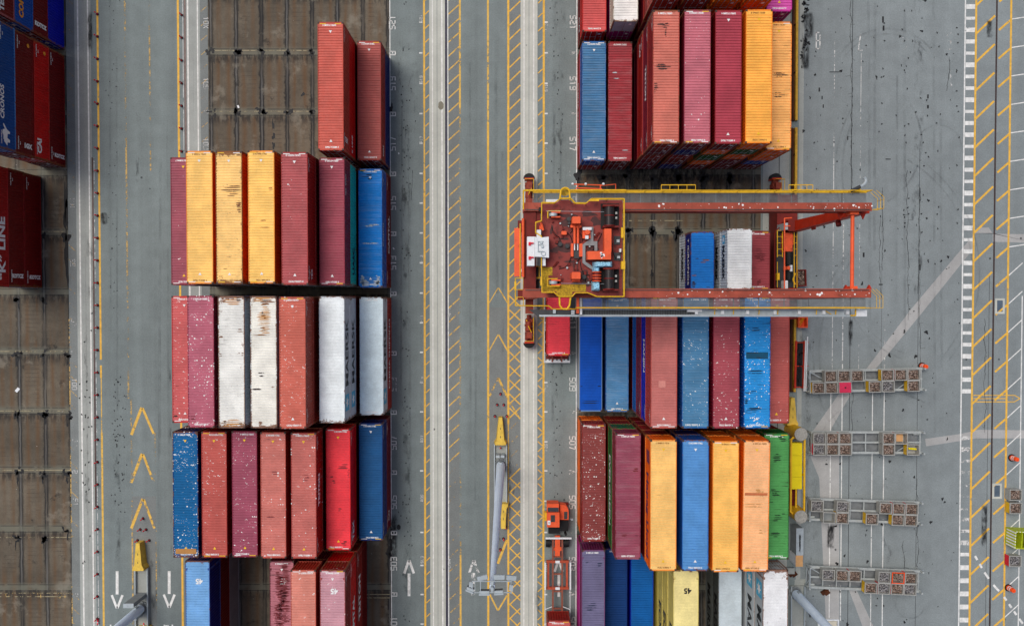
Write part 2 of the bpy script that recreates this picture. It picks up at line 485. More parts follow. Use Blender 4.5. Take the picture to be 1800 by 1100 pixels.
M['mark_green'] = worn_paint("green_smear", (30, 62, 34), 0.5, 5.0)
M['mark_pale'] = worn_paint("pale_smear", (186, 198, 204), 0.5, 5.0)
M['cast'] = simple("corner_casting_steel", (70, 52, 46), 0.6, 0.3, 4)

# twist-lock heaps: a few steel and rust tones
def heap_mat(name, cs):
    t = NT(name)
    r = t.n("NewGeometry").outputs["Random Per Island"]
    cr_ = t.n("ValToRGB"); cr_.color_ramp.interpolation = 'CONSTANT'
    el = cr_.color_ramp.elements
    while len(el) < len(cs): el.new(0.5)
    for i, c in enumerate(cs):
        el[i].position = i / len(cs); el[i].color = lin(c)
    t.set(cr_.inputs[0], r)
    return t.fin(cr_.outputs[0], 0.6)
M['heap_brown'] = heap_mat("rusty_twist_locks", [(84, 70, 62), (142, 122, 110), (176, 160, 150), (70, 60, 56), (126, 102, 88), (156, 136, 122), (104, 88, 78)])
M['heap_grey'] = heap_mat("grey_twist_locks", [(84, 84, 86), (132, 132, 134), (164, 162, 162), (70, 68, 70), (110, 106, 106)])
# ================================================================== ground
def sheet(name, x0, x1, y0, y1, z, m, kind='structure'):
    o = MB().quad((x0, y0, z), (x1, y0, z), (x1, y1, z), (x0, y1, z)).build(name, M[m])
    return tag(o, kind=kind)

YN, YS = 75.0, -75.0
sheet("ground", -300, 300, -300, 300, 0.0, 'asphalt')
sheet("apron", gx(1406), 300, -200, 200, 0.004, 'apron')
PADL = (gx(369), gx(687))
PADR = (gx(1013.5), gx(1336))
sheet("slot_pad", PADL[0], PADL[1], YS, YN, 0.004, 'padL')
sheet("slot_pad", PADR[0], PADR[1], YS, YN, 0.004, 'padR')
sheet("slot_pad", -120, gx(121.5), YS, YN, 0.004, 'padU')
# crane runway strips of lighter concrete
for (a, b, m) in ((136, 164.5, 'concrete_old'), (331, 355, 'concrete_old'), (755.5, 783, 'concrete'), (915, 944.5, 'concrete'), (1340, 1386, 'concrete_old')):
    sheet("runway_strip", gx(a), gx(b), YS, YN, 0.004, m)
sheet("pavement", gx(1402), gx(1410), YS, YN, 0.008, 'concrete_old')
sheet("pavement", gx(355.5), gx(368.5), YS, YN, 0.004, 'median')
sheet("pavement", gx(122), gx(135.5), YS, YN, 0.004, 'median')
sheet("pavement", gx(229), gx(271), gy(1200), gy(872), 0.004, 'median')
sheet("pavement", gx(859), gx(893), gy(1200), gy(540), 0.004, 'median')
sheet("pavement", gx(788), gx(807), YS, YN, 0.004, 'median')
sheet("pavement", gx(895.5), gx(914.8), YS, YN, 0.004, 'median')

def lines(name, segs, m, z=0.010):
    """flat painted strips (x0, y0, x1, y1, width) in metres as one sheet"""
    b = MB()
    for (x0, y0, x1, y1, wd) in segs:
        a = Vector((x0, y0, 0)); c = Vector((x1, y1, 0)); d = (c - a).normalized()
        n = Vector((-d.y, d.x, 0)) * wd / 2
        b.quad(*[(p.x, p.y, z) for p in (a - n, c - n, c + n, a + n)])
    return tag(b.build(name, M[m]), kind='structure')

def vl(px, py0, py1, wpx):            # a line along the yard, photo pixels at mid height
    return (gx(px), gy(py1), gx(px), gy(py0), wpx / 15.93)

def pl(pts, wpx):                     # polyline in ground pixels
    r = []
    for a, b in zip(pts[:-1], pts[1:]):
        A, B = at(*a), at(*b)
        r.append((A.x, A.y, B.x, B.y, wpx / 15.93))
    return r
T0, B0 = -60, 1160
lines("lane_line", [vl(176.5, T0, 632, 3.4), vl(176.5, 642, 664, 3.2), vl(317, T0, B0, 3.6)], 'yel')
lines("lane_line", [vl(176.8, 664, 760, 1.6), vl(177, 760, B0, 3.4)], 'yel_mid')
lines("lane_line", [vl(224.5, T0, 700, 3.0), vl(267, T0, 300, 2.4), vl(121.5, 560, B0, 2.0), vl(229, 700, B0, 2.6), vl(271, 760, B0, 2.2)], 'yel_worn')
lines("lane_line", [vl(746.5, T0, 190, 3.2), vl(746.5, 300, B0, 3.4), vl(858, 215, B0, 3.6), vl(893.5, T0, 745, 3.6), vl(955.5, T0, B0, 3.6), vl(893.5, 930, B0, 3.4)], 'yel')
lines("lane_line", [vl(746.5, 190, 300, 2.6), vl(858, T0, 215, 3.2), vl(809, 975, B0, 3.2), vl(809, T0, 190, 3.2), vl(893.5, 745, 930, 2.0)], 'yel_mid')
lines("lane_line", [vl(809, 190, 975, 2.8)], 'yel_worn')
lines("slot_edge_line", [vl(686.8, T0, B0, 1.5), vl(1013.2, T0, B0, 1.7)], 'wht')
lines("strip_edge_line", [vl(142, T0, B0, 2.6), vl(159.5, T0, B0, 2.4), vl(334, T0, B0, 2.6), vl(351, T0, B0, 2.0), vl(761, T0, B0, 1.6), vl(777.5, T0, B0, 2.4), vl(921, T0, B0, 1.8), vl(938, T0, B0, 1.8)], 'edge_paint', 0.012)
# crane rails inside the strips
for px in (769, 929.6, 150.5, 342.5, 1368):
    b = MB()
    b.box(gx(px) - 0.04, gx(px) + 0.04, YS, YN, 0.0, 0.018)
    tag(b.build("runway_rail_groove", M['concrete_old' if px < 1300 else 'dgrey']), kind='structure')
# drains and cable trenches: shallow steel channels
def channel(name, px0, px1, py0, py1, m, z=0.014):
    b = MB()
    x0, x1, y0, y1 = gx(px0), gx(px1), gy(py1), gy(py0)
    b.box(x0, x0 + 0.05, y0, y1, 0, z + 0.01); b.box(x1 - 0.05, x1, y0, y1, 0, z + 0.01)
    b.quad((x0 + 0.05, y0, z - 0.006), (x1 - 0.05, y0, z - 0.006), (x1 - 0.05, y1, z - 0.006), (x0 + 0.05, y1, z - 0.006))
    y = y0
    while y < y1:
        b.box(x0 + 0.05, x1 - 0.05, y, min(y + 0.12, y1), 0.002, z)
        y += 1.53
    return tag(b.build(name, M[m]), kind='structure')
channel("drain", 782.8, 786.6, T0, B0, 'drain')
channel("cable_trench", 163.8, 166.6, 277, 890, 'rail')
channel("cable_trench", 327.2, 330.6, T0, 500, 'rail')
lines("drain_edge", [vl(788, T0, B0, 1.6)], 'wht', 0.011)
lines("drain_edge", [vl(168, 277, B0, 1.0), vl(325.5, T0, 270, 1.0)], 'wht_worn', 0.011)

# hatch ticks
def hatch(name, px0, px1, py0, py1, pitch, dpy, wpx, m, off=0.0, z=0.010):
    s = []
    y = py0 + off
    while y < py1:
        A = at(px0, y); B = at(px1, y + dpy)
        s.append((gx(px0), A.y, gx(px1), B.y, wpx / 15.93))
        y += pitch
    return lines(name, s, m, z)
hatch("hatch_marking", 748.5, 755, T0, B0, 24.6, -6.5, 1.7, 'yel', 12)
hatch("hatch_marking", 789, 807.5, T0, 820, 24.55, -17, 1.9, 'yel_mid', 12)
hatch("hatch_marking", 789, 807.5, 820, B0, 24.55, -17, 1.8, 'yel_worn', 12)
hatch("hatch_marking", 895.5, 914.5, T0, 740, 24.6, -18.5, 2.1, 'yel', 7)
hatch("hatch_marking", 895.5, 914.5, 830, B0, 24.6, -18.5, 2.1, 'yel', 11)
hatch("hatch_marking", 895.5, 914.5, 520, 735, 24.6, 18.5, 2.1, 'yel', 0, 0.0115)
hatch("hatch_marking", 895.5, 914.5, 835, B0, 24.6, 18.5, 2.1, 'yel', 4, 0.0115)
hatch("hatch_marking", 898, 910, 745, 830, 24.6, -12, 1.6, 'yel_worn', 8)
hatch("hatch_marking", 945.5, 953.5, T0, B0, 24.6, -7.5, 1.7, 'yel', 17)
hatch("hatch_marking", 945.5, 953.5, 550, B0, 24.6, 7.5, 1.7, 'yel', 4, 0.0115)
hatch("hatch_marking", 122.5, 134, T0, B0, 25.5, 11, 1.1, 'yel_worn', 6)
hatch("hatch_marking", 357, 367.5, T0, 270, 25.5, -9, 1.1, 'yel_worn', 4)
# thin yellowish seams across the empty slots
b_ = []
for py, x0, x1 in ((617.5, -60, 121), (722, -60, 121), (826, -60, 121), (944, -60, 121), (1042, -60, 121), (1048, -60, 121), (89, 376, 545), (196, 376, 545), (407, 76, 113), (945, 430, 480), (1044, 640, 684), (1050, 640, 684), (388, 1100, 1200)):
    b_.append((gx(x0), gy(py), gx(x1), gy(py), 0.09))
lines("slot_seam", b_, 'seam')

# chevrons, arrows
ch = []
for (ax, ay, lx, ly, rx, ry) in ((249, 716, 231, 764, 270, 762), (249.8, 797, 230.5, 848, 270, 846), (251, 876, 231, 928, 271.5, 928)):
    ch += pl([(lx, ly), (ax, ay)], 5.0) + pl([(ax + 1.6, ay + 1), (rx, ry)], 4.2)
lines("chevron_marking", ch, 'yel_mid', 0.0125)
ch = []
for (ax, ay, dy, wp) in ((875.5, 506, 26, 1.6), (875.5, 588, 28, 2.0), (875, 664, 34, 3.2)):
    ch += pl([(860, ay + dy), (ax, ay)], wp) + pl([(ax + 0.8, ay), (892, ay + dy)], wp * 1.3)
ch += pl([(891, 948), (875, 990)], 4.5) + pl([(861, 1044), (875, 1072)], 2.8) + pl([(875.6, 1072), (891, 1046)], 2.8) + pl([(892, 700), (914, 736)], 2.4)
lines("chevron_marking", ch, 'yel_mid', 0.0125)
ar = []
for (x, y0, y1, y2, hw) in ((206, 1003, 1044, 1068, 9.5), (297.5, 1003, 1043, 1067, 9.5)):
    ar += pl([(x, y0), (x, y1)], 5.0) + pl([(x - hw, y1 + 1), (x - 0.4, y2)], 4.2) + pl([(x + 0.4, y2 - 0.2), (x + hw, y1 + 1)], 4.2)
ar += pl([(719, 1047), (719, 1007)], 5.0) + pl([(710.5, 1007), (718.6, 984)], 4.4) + pl([(719.4, 984.2), (727.5, 1007)], 4.4)
ar += pl([(982, 1048), (982, 1006)], 4.4) + pl([(975, 1004), (981.6, 984)], 4.0) + pl([(982.4, 984), (989, 1004)], 4.0)
lines("arrow_marking", ar, 'wht', 0.0125)
ar = pl([(833, 1046), (833, 1006)], 4.6) + pl([(825, 1006), (832.6, 984)], 4.2) + pl([(833.4, 984), (841, 1006)], 4.2)
ar += pl([(829, 1046), (829, 1006)], 1.4)
lines("arrow_marking", ar, 'wht_worn', 0.0125)
# feet of a painted legend at the bottom edge of the left lanes
ar = []
for x in (194.5, 221, 266, 289, 303):
    ar += pl([(x, 1097), (x, 1112)], 2.6)
ar += pl([(218, 1098), (224, 1098)], 2.4) + pl([(290, 1099), (297, 1099)], 2.4)
lines("painted_legend", ar, 'wht', 0.0125)

# ------------------------------------------------ stencilled bay numbers
GL = {'0': [[(0, 0), (0, 4), (2, 4), (2, 0), (0, 0)]], '1': [[(1, 0), (1, 4)], [(.4, 3.4), (1, 4)]], '2': [[(0, 4), (2, 4), (2, 2), (0, 2), (0, 0), (2, 0)]],
      '3': [[(0, 4), (2, 4), (2, 0), (0, 0)], [(.6, 2), (2, 2)]], '5': [[(2, 4), (0, 4), (0, 2), (2, 2), (2, 0), (0, 0)]],
      '7': [[(0, 4), (2, 4), (.8, 0)]], '9': [[(2, 2), (0, 2), (0, 4), (2, 4), (2, 0), (0, 0)]], '6': [[(2, 4), (0, 4), (0, 0), (2, 0), (2, 2), (0, 2)]],
      '8': [[(0, 0), (0, 4), (2, 4), (2, 0), (0, 0)], [(0, 2), (2, 2)]], 'A': [[(0, 0), (1, 4), (2, 0)], [(.5, 1.5), (1.5, 1.5)]],
      'B': [[(0, 0), (0, 4)], [(.55, 4), (1.8, 4), (1.8, 2.2)], [(.55, 0), (1.8, 0), (1.8, 1.8)], [(.8, 2), (1.8, 2)]],
      'D': [[(0, 0), (0, 4), (1.4, 4), (2, 3), (2, 1), (1.4, 0), (0, 0)]], 'R': [[(0, 0), (0, 4), (2, 4), (2, 2), (0, 2)], [(.8, 2), (2, 0)]],
      'I': [[(1, 0), (1, 4)]], 'N': [[(0, 0), (0, 4), (2, 0), (2, 4)]], 'F': [[(0, 0), (0, 4), (2, 4)], [(0, 2), (1.5, 2)]], 'G': [[(2, 4), (0, 4), (0, 0), (2, 0), (2, 2), (1, 2)]],
      'E': [[(2, 4), (0, 4), (0, 0), (2, 0)], [(0, 2), (1.5, 2)]], 'K': [[(0, 0), (0, 4)], [(2, 4), (0, 2), (2, 0)]], 'X': [[(0, 0), (2, 4)], [(0, 4), (2, 0)]], '/': [[(0, 0), (2, 4)]]}

def stencil(segs, text, c, adv, h, wd, ang, sw=0.09, mirror=False):
    """stroke letters centred on c; ang = reading direction"""
    ca, sa = math.cos(ang), math.sin(ang)
    n = len(text)
    for i, chh in enumerate(text):
        ox = (i - (n - 1) / 2) * adv
        for st in GL.get(chh, []):
            for a, b in zip(st[:-1], st[1:]):
                q = []
                for (u, v) in (a, b):
                    lx, ly = ox + (u - 1) / 2 * wd, (v - 2) / 4 * h
                    q += [c.x + lx * ca - ly * sa, c.y + lx * sa + ly * ca]
                d = Vector((q[2] - q[0], q[3] - q[1]))
                if d.length < 1e-6: continue
                d = d.normalized() * sw * 0.42
                segs.append((q[0] - d.x, q[1] - d.y, q[2] + d.x, q[3] + d.y, sw))
YB = [40, 147, 253, 357, 462, 567, 675, 778, 882, 990, 1095]
NUM = ['521', '519', '517', '515', '513', '511', '509', '507', '505', '503', '501']
YA = [93, 200, 305, 410, 515, 620, 723.6, 829, 935, 1043]
sl, sr_, fl = [], [], []
for y, n_ in zip(YB, NUM):
    dim = n_ in ('509', '511')
    stencil(fl if dim else sl, n_, Vector((gx(691), gy(y), 0)), 0.53, 0.62, 0.36, PI / 2, 0.10)
    stencil(sr_, n_, Vector((gx(1006.5), gy(y), 0)), 0.53, 0.62, 0.36, -PI / 2, 0.10)
for y in YA:
    stencil(sl, 'B', Vector((gx(691.5), gy(y + 0.5), 0)), 0.5, 0.60, 0.42, PI / 2, 0.11)
    stencil(fl, 'A', Vector((gx(1006.5), gy(y), 0)), 0.5, 0.60, 0.42, -PI / 2, 0.12)
lines("bay_number", sl + sr_, 'wht_num', 0.0275)
for i, y in enumerate(YB):
    stencil(fl, NUM[i], Vector((gx(741), gy(y - 7), 0)), 0.28, 0.26, 0.18, PI / 2, 0.05)
    stencil(fl, NUM[i], Vector((gx(960), gy(y + 8), 0)), 0.28, 0.26, 0.18, -PI / 2, 0.05)
for (x, y, tx) in ((362, 40, '10X'), (362, 147, '105'), (362, 253, '103'), (127.5, 357, '101'), (128, 462, '99'), (130, 567, '97'), (131, 675, '100'), (132, 777, '53'), (133, 882, '51'), (134, 990, '61'), (129, 620, '2'), (132, 829, '2'), (133, 1045, '2'), (363, 197, '2')):
    stencil(fl, tx, Vector((gx(x, y), gy(y), 0)), 0.44, 0.5, 0.3, -PI / 2, 0.06)
for (x, y) in ((790, 180), (790, 550), (790, 990), (171, 610)):
    stencil(fl if y != 180 else sl, 'DRAIN', Vector((gx(x, y), gy(y), 0)), 0.2, 0.26, 0.14, PI / 2, 0.045)
lines("faded_number", fl, 'wht_worn', 0.0125)
tk = []
for y in [39.5, 93.5, 147, 200, 252, 305, 357, 409.5, 462, 515, 567, 619, 672, 723.5, 776, 827, 880, 935, 993, 1044, 1096]:
    tk.append((gx(738), gy(y), gx(743.5), gy(y), 0.16)); tk.append((gx(957), gy(y), gx(962.5), gy(y), 0.16))
lines("bay_tick", tk, 'wht_num', 0.0125)
fg = []
for (x, tx) in ((10, 'E'), (60, 'F'), (103, 'G')):
    stencil(fg, tx, Vector((gx(x), gy(1046), 0)), 0.5, 0.75, 0.5, -PI / 2, 0.10)
lines("slot_letter", fg, 'yel_worn', 0.0125)

# ------------------------------------------------ right apron markings
big = []
for (x, y, tx) in ((1438, 72, '8'), (1512, 75, '7'), (1590, 73, '6'), (1668, 73, '5'), (1671, 140, '1')):
    stencil(big, tx, Vector((gx(x, y), gy(y), 0)), 1, 1.75, 0.40, PI, 0.12)
lines("lane_number", big, 'wht_worn', 0.0125)
XW, XZ1, XY1, XRL, XY2, XW2 = gx(1691), gx(1693.4), gx(1710), gx(1746), gx(1771), gx(1796.5)
def seg(x, py0, py1, wpx): return (x, gy(py1), x, gy(py0), wpx / 15.93)
lines("lane_line", [seg(XW, T0, B0, 2.2), seg(XW2, 520, B0, 1.8)], 'wht', 0.0125)
lines("parking_line", [seg(gx(1463.5), 60, 700, 1.1), seg(gx(1461.5), 700, B0, 1.8), seg(gx(1481.5), 330, B0, 1.7), seg(gx(1535), 680, B0, 1.6), seg(gx(1555.5), 560, B0, 1.7), seg(gx(1510), 90, 650, 0.8)], 'wht_worn', 0.0125)
lines("parking_line", [seg(gx(1461.5), 690, 1085, 1.5), seg(gx(1481.5), 640, 1090, 1.5), seg(gx(1535), 690, B0, 1.3), seg(gx(1555.5), 690, B0, 1.5)], 'wht', 0.0135)
lines("lane_line", [seg(XY1, T0, B0, 3.4), seg(XY2, T0, B0, 3.4)], 'yel', 0.0145)
z1, z2, z3 = [], [], []
y = -8.0; i = 0
while y < 1130:
    wd = 8.5 if y > 980 else (6.8 + 1.6 * math.sin(i * 2.3))
    tgt = z1 if (y < 700 or y > 965) else z3
    if not (690 < y < 752): tgt.append((gx(1692.6), gy(y), gx(1708), gy(y), wd / 15.93))
    y += 20.45 if y < 960 else 23.0; i += 1
lines("ladder_marking", z1, 'wht', 0.0125)
lines("ladder_marking", z3, 'wht_worn', 0.0125)
h1, h2, h3 = [], [], []
y = -40.0
while y < 1200:
    a, b2 = at(1710, y), at(1743, y - 32)
    h1.append((XY1, a.y, gx(1743), b2.y, 0.22))
    a, b2 = at(1749, y - 6.5), at(1771, y - 25)
    h1.append((gx(1750), a.y, XY2, b2.y, 0.22))
    a, b2 = at(1772, y - 26), at(1796, y - 48)
    h3.append((gx(1772.5), a.y, XW2 if y > 500 else gx(1812), b2.y - (0 if y > 500 else 1.0), 0.11))
    y += 50.0
lines("hatch_marking", h1, 'yel', 0.0125)
lines("hatch_marking", h3, 'wht', 0.0118)
lines("box_marking", pl([(1711, 694.5), (1783, 694.5), (1793, 700), (1783, 706), (1711, 706)], 1.6) + pl([(1711, 700.2), (1768, 700.2)], 1.5), 'yel', 0.0155)
sg = []
stencil(sg, '2/3', at(1776, 700), 0.22, 0.34, 0.17, 0, 0.05)
lines("faded_number", sg, 'yel_worn', 0.0165)
ds = []
P_ = [(1713, 975), (1729, 1003), (1744, 1025), (1764, 1047), (1790, 1085), (1803, 1102)]
for a, b2 in zip(P_[:-1], P_[1:]):
    A, B = at(*a), at(*b2)
    n_ = max(1, int((B - A).length / 0.95))
    for k in range(n_):
        p, q = A.lerp(B, (k + 0.1) / n_), A.lerp(B, (k + 0.6) / n_)
        ds.append((p.x, p.y, q.x, q.y, 0.24))
lines("dashed_marking", ds, 'wht', 0.0165)
# quay crane rail in its groove
b = MB()
b.box(XRL - 0.09, XRL - 0.05, YS, YN, 0, 0.02); b.box(XRL + 0.05, XRL + 0.09, YS, YN, 0, 0.02); b.box(XRL - 0.03, XRL + 0.03, YS, YN, 0, 0.024)
b.box(XRL - 0.05, XRL - 0.03, YS, YN, 0, 0.006); b.box(XRL + 0.03, XRL + 0.05, YS, YN, 0, 0.006)
tag(b.build("crane_rail", M['rail']), kind='structure')
# joints and trench patches on the apron
lines("asphalt_joint", [seg(gx(1494.5), T0, B0, 0.9), seg(gx(1614), 260, B0, 0.7), seg(gx(1738.5), 480, B0, 0.6), seg(gx(1549.5), 380, 700, 0.4)], 'tar', 0.0095)
def poly(name, pts, m, z):
    b = MB(); b.face([(at(*p).x, at(*p).y, z) for p in pts][::-1])
    return tag(b.build(name, M[m]), kind='structure')
poly("trench_patch", [(1520, 652), (1536, 652), (1618, 553), (1712, 436), (1712, 413), (1690, 438), (1600, 545)], 'patch', 0.007)
poly("trench_patch", [(1712, 410), (1745, 410), (1745, 425), (1820, 427), (1820, 412), (1745, 411), (1738, 400), (1722, 400)], 'patch', 0.0072)
poly("trench_patch", [(1626, 771), (1690, 762), (1720, 755), (1820, 756), (1820, 770), (1716, 770), (1628, 784)], 'patch', 0.0074)
poly("trench_patch", [(1476, 690), (1497, 690), (1440, 790), (1420, 800), (1420, 770)], 'patch', 0.0076)
poly("trench_patch", [(1424, 800), (1475, 800), (1475, 1160), (1455, 1160), (1440, 840)], 'patch', 0.0078)
poly("trench_patch", [(1492, 1035), (1505, 1035), (1540, 1110), (1520, 1110)], 'patch', 0.0079)
poly("pale_slab", [(1397, 1018), (1416, 1017), (1418, 1160), (1386, 1160)], 'concrete_old', 0.011)
# manhole covers
for (x, y, wx, hy) in ((1757.5, 538, 17, 27), (1752.5, 862.5, 17, 27)):
    c = at(x, y)
    e = empty("manhole_cover", (c.x, c.y, 0), 0, "pale framed square drain cover beside the quay rail, %s" % ("level with the gantry crane" if y < 600 else "near the bins at the edge"), "manhole cover")
    wx, hy = wx / 15.93 / 2, hy / 15.93 / 2
    b = MB()
    for (a0, a1, b0, b1) in ((-wx, wx, hy - .22, hy), (-wx, wx, -hy, -hy + .22), (-wx, -wx + .22, -hy + .22, hy - .22), (wx - .22, wx, -hy + .22, hy - .22)): b.box(a0, a1, b0, b1, 0, 0.02)
    b.build("frame", M['concrete'], e)
    b = MB(); b.box(-wx + .22, wx - .22, -hy + .22, hy - .22, 0, 0.012)
    b.build("lid", simple("cover_plate", (84, 98, 112), 0.5, 0.15) if "cover_plate" not in bpy.data.materials else bpy.data.materials["cover_plate"], e)
# tank mark and round lids in the road
for (x, y, r) in ((183, 384, 9.5), (701, 926, 4.0), (775, 186, 6)):
    c = at(x, y); b = MB()
    b.face([(c.x + math.cos(t * PI / 9) * r / 15.93 * (1 + .12 * math.sin(t * 2)) * 0.8, c.y + math.sin(t * PI / 9) * r / 15.93 * 1.25, 0.0175) for t in range(18)])
    tag(b.build("road_stain_and_shade", M['dense_stain_and_shade' if r > 9 else ('tar' if r < 5 else 'old_grease')]), kind='structure')

# ------------------------------------------------ stains and painted shade
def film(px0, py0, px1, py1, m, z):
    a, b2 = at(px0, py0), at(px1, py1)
    o = MB().quad((a.x, b2.y, z), (b2.x, b2.y, z), (b2.x, a.y, z), (a.x, a.y, z)).build("road_stain_and_shade", M[m])
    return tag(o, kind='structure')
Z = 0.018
for a in ((702, -40, 724, 420, 'stain'), (700, 330, 724, 760, 'stain'), (704, 700, 726, 1140, 'stain'), (690, 60, 740, 300, 'stain'), (966, -40, 996, 320, 'stain'), (968, 580, 992, 900, 'stain'), (1603, -30, 1624, 330, 'stain'), (1600, 290, 1612, 560, 'stain'), (1612, 280, 1622, 560, 'stain'), (196, 740, 214, 1000, 'stain'), (236, 180, 248, 330, 'stain'), (1400, 560, 1432, 760, 'stain'), (1400, 780, 1440, 1130, 'stain'), (686, 880, 700, 1130, 'stain'), (152, 20, 164, 90, 'dense_stain_and_shade'), (150, 380, 166, 560, 'stain'), (145, 560, 160, 1000, 'stain'), (1452, 920, 1468, 965, 'dense_stain_and_shade'), (1408, 20, 1432, 70, 'dense_stain_and_shade'), (1407, 60, 1424, 125, 'dense_stain_and_shade'), (1733, 35, 1745, 68, 'dense_stain_and_shade'), (1724, 885, 1736, 962, 'dense_stain_and_shade'), (683, 900, 700, 1000, 'dense_stain_and_shade'), (1335, 0, 1345, 300, 'stain'), (296, 560, 304, 1000, 'stain'), (890, 780, 908, 880, 'stain'), (262, 960, 280, 1100, 'stain'), (1490, 560, 1500, 610, 'dense_stain_and_shade'), (1548, 830, 1570, 1000, 'stain'), (940, 1030, 950, 1090, 'stain')):  # wide strip right of the left stacks paints their shade onto damp asphalt
    film(*a, Z); Z += 0.0004  # the narrow strip right of the centre island is a painted shadow
# ragged black blobs where boxes have dripped, at the corners of the empty slots
def blobs(name, pts, m, z, seed):
    rnd = random.Random(seed); b = MB()
    for (px, py, rx, ry) in pts:
        c = at(px, py); n = 18
        ph = [rnd.uniform(0, 6.28) for _ in range(4)]
        ring = []
        for k in range(n):
            t = 2 * PI * k / n
            q = 1 + 0.25 * math.sin(2 * t + ph[0]) + 0.22 * math.sin(3 * t + ph[1]) + 0.18 * math.sin(5 * t + ph[2]) + 0.12 * rnd.uniform(-1, 1)
            ring.append((c.x + math.cos(t) * rx / 15.93 * q, c.y + math.sin(t) * ry / 15.93 * q, z))
        b.face(ring)
    return tag(b.build(name, M[m]), kind='structure')
P_ = []
rr_ = random.Random(3)
def junction(x, y, k=1.0):
    for _ in range(rr_.choice((3, 4, 5, 6))):
        P_.append((x + rr_.gauss(0, 3.4), y + rr_.gauss(0, 3.0), rr_.uniform(2.0, 5.2) * k, rr_.uniform(1.8, 4.8) * k))
    P_.append((x + rr_.gauss(0, 1.5), y + rr_.uniform(8, 15), rr_.uniform(.9, 2.0), rr_.uniform(4, 10)))
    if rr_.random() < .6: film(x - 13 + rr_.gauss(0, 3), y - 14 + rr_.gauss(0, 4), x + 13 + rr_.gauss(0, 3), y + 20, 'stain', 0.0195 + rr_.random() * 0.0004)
for x in (31, 77):
    for y in (528, 622, 728, 832, 946): junction(x, y)
for y in (626, 732, 832, 930): junction(119, y, .8)
for x in (374, 416, 460, 506, 549):
    for y in (92, 198): junction(x, y)
for x in (1104, 1148, 1192): junction(x, 407)
P_ += [(77, 414, 4, 5), (116, 417, 7, 9), (115.5, 350, 3, 32), (116, 380, 3.5, 26), (117, 455, 3.6, 40), (533, 166, 3.4, 3), (1104, 408, 6, 6), (1148, 410, 6, 8), (1190, 410, 5, 14), (1146, 480, 2, 7), (1016, 308, 6, 9), (1016, 322, 2, 10), (688, 192, 3, 8), (686, 960, 4, 14), (684, 975, 5, 5), (481, 240, 3, 5), (481, 256, 3, 5), (480, 220, 2, 8), (1398, 0, 3, 3)]
for x in (1060, 1104, 1148, 1192, 1237, 1282): junction(x, 313, 1.3)
film(1020, 285, 1330, 345, 'dense_stain_and_shade', 0.0204)  # dark sheet: shade of the upper stacks put into the slot colour
blobs("drip_stain", P_, 'tar', 0.021, 5)
P_ = []
rr_ = random.Random(11)
for _ in range(190):
    x, y = rr_.uniform(1412, 1690), rr_.uniform(0, 1100)
    r = 0.8 + 1.3 * rr_.random() ** 3
    P_.append((x, y, r * rr_.uniform(.6, 1.4), r * rr_.uniform(.7, 2.0)))
for _ in range(60):
    x = rr_.choice((1551, 1590, 1597, 1620, 1630, 1647, 1683)) + rr_.gauss(0, 2)
    P_.append((x, rr_.uniform(0, 420), 1.3, 1.5))
for _ in range(26): P_.append((rr_.gauss(1416, 5), rr_.uniform(0, 120), rr_.uniform(1.2, 3.4), rr_.uniform(1.2, 3.4)))
for _ in range(60): P_.append((rr_.gauss(208, 6), rr_.uniform(640, 900), 1.0, 1.2))
for _ in range(34): P_.append((rr_.gauss(198, 5), rr_.uniform(0, 560), 0.9, 0.9))
for _ in range(70): P_.append((rr_.gauss(713, 6), rr_.uniform(0, 1100), 1.0, 1.3))
for _ in range(50): P_.append((rr_.gauss(980, 6), rr_.choice((rr_.uniform(0, 320), rr_.uniform(640, 880))), 1.0, 1.3))
for _ in range(30): P_.append((rr_.gauss(152, 5), rr_.uniform(540, 1000), 1.3, 1.5))
o = blobs("tar_spot", P_, 'tar', 0.022, 9); o["kind"] = "stuff"
# cracks: thin wandering tar lines
cr_s = []
rr_ = random.Random(21)
for (x, y0, y1) in ((1496, 0, 330), (1551, 330, 470), (1595, 300, 560), (1617, 330, 640), (1499, 690, 760), (1588, 950, 1015), (1612, 840, 1000), (1547, 380, 520), (1730, 560, 760), (725, 300, 350), (1668, 100, 160)):
    x_, y_ = x, y0
    while y_ < y1:
        nx, ny = x_ + rr_.uniform(-2.2, 2.2), y_ + rr_.uniform(4, 11)
        cr_s += pl([(x_, y_), (nx, ny)], rr_.uniform(0.35, 0.9))
        if rr_.random() < .25: cr_s += pl([(nx, ny), (nx + rr_.uniform(-9, 9), ny + rr_.uniform(-3, 3))], 0.35)
        x_, y_ = nx + (x - nx) * 0.3, ny
lines("crack", cr_s, 'tar', 0.0215)
for (x, y, wd, hh) in ((1552, 35, 3, 11), (1553, 50, 3, 9), (1440, 158, 2.5, 7), (1445, 172, 2, 6), (1447, 187, 2, 6), (1490, 243, 2, 7), (1631, 170, 2.5, 7), (1631, 188, 3, 6), (1518, 448, 3, 8), (1561, 280, 9, 1.6), (1467, 127, 18, 1.2), (1617, 470, 2, 10), (1548, 500, 7, 2)):
    c = at(x, y); hw, hl = wd / 31.86, hh / 31.86
    tag(MB().quad((c.x - hw, c.y - hl, .0225), (c.x + hw, c.y - hl, .0225), (c.x + hw, c.y + hl, .0225), (c.x - hw, c.y + hl, .0225)).build("tar_patch", M['tar']), kind='structure')
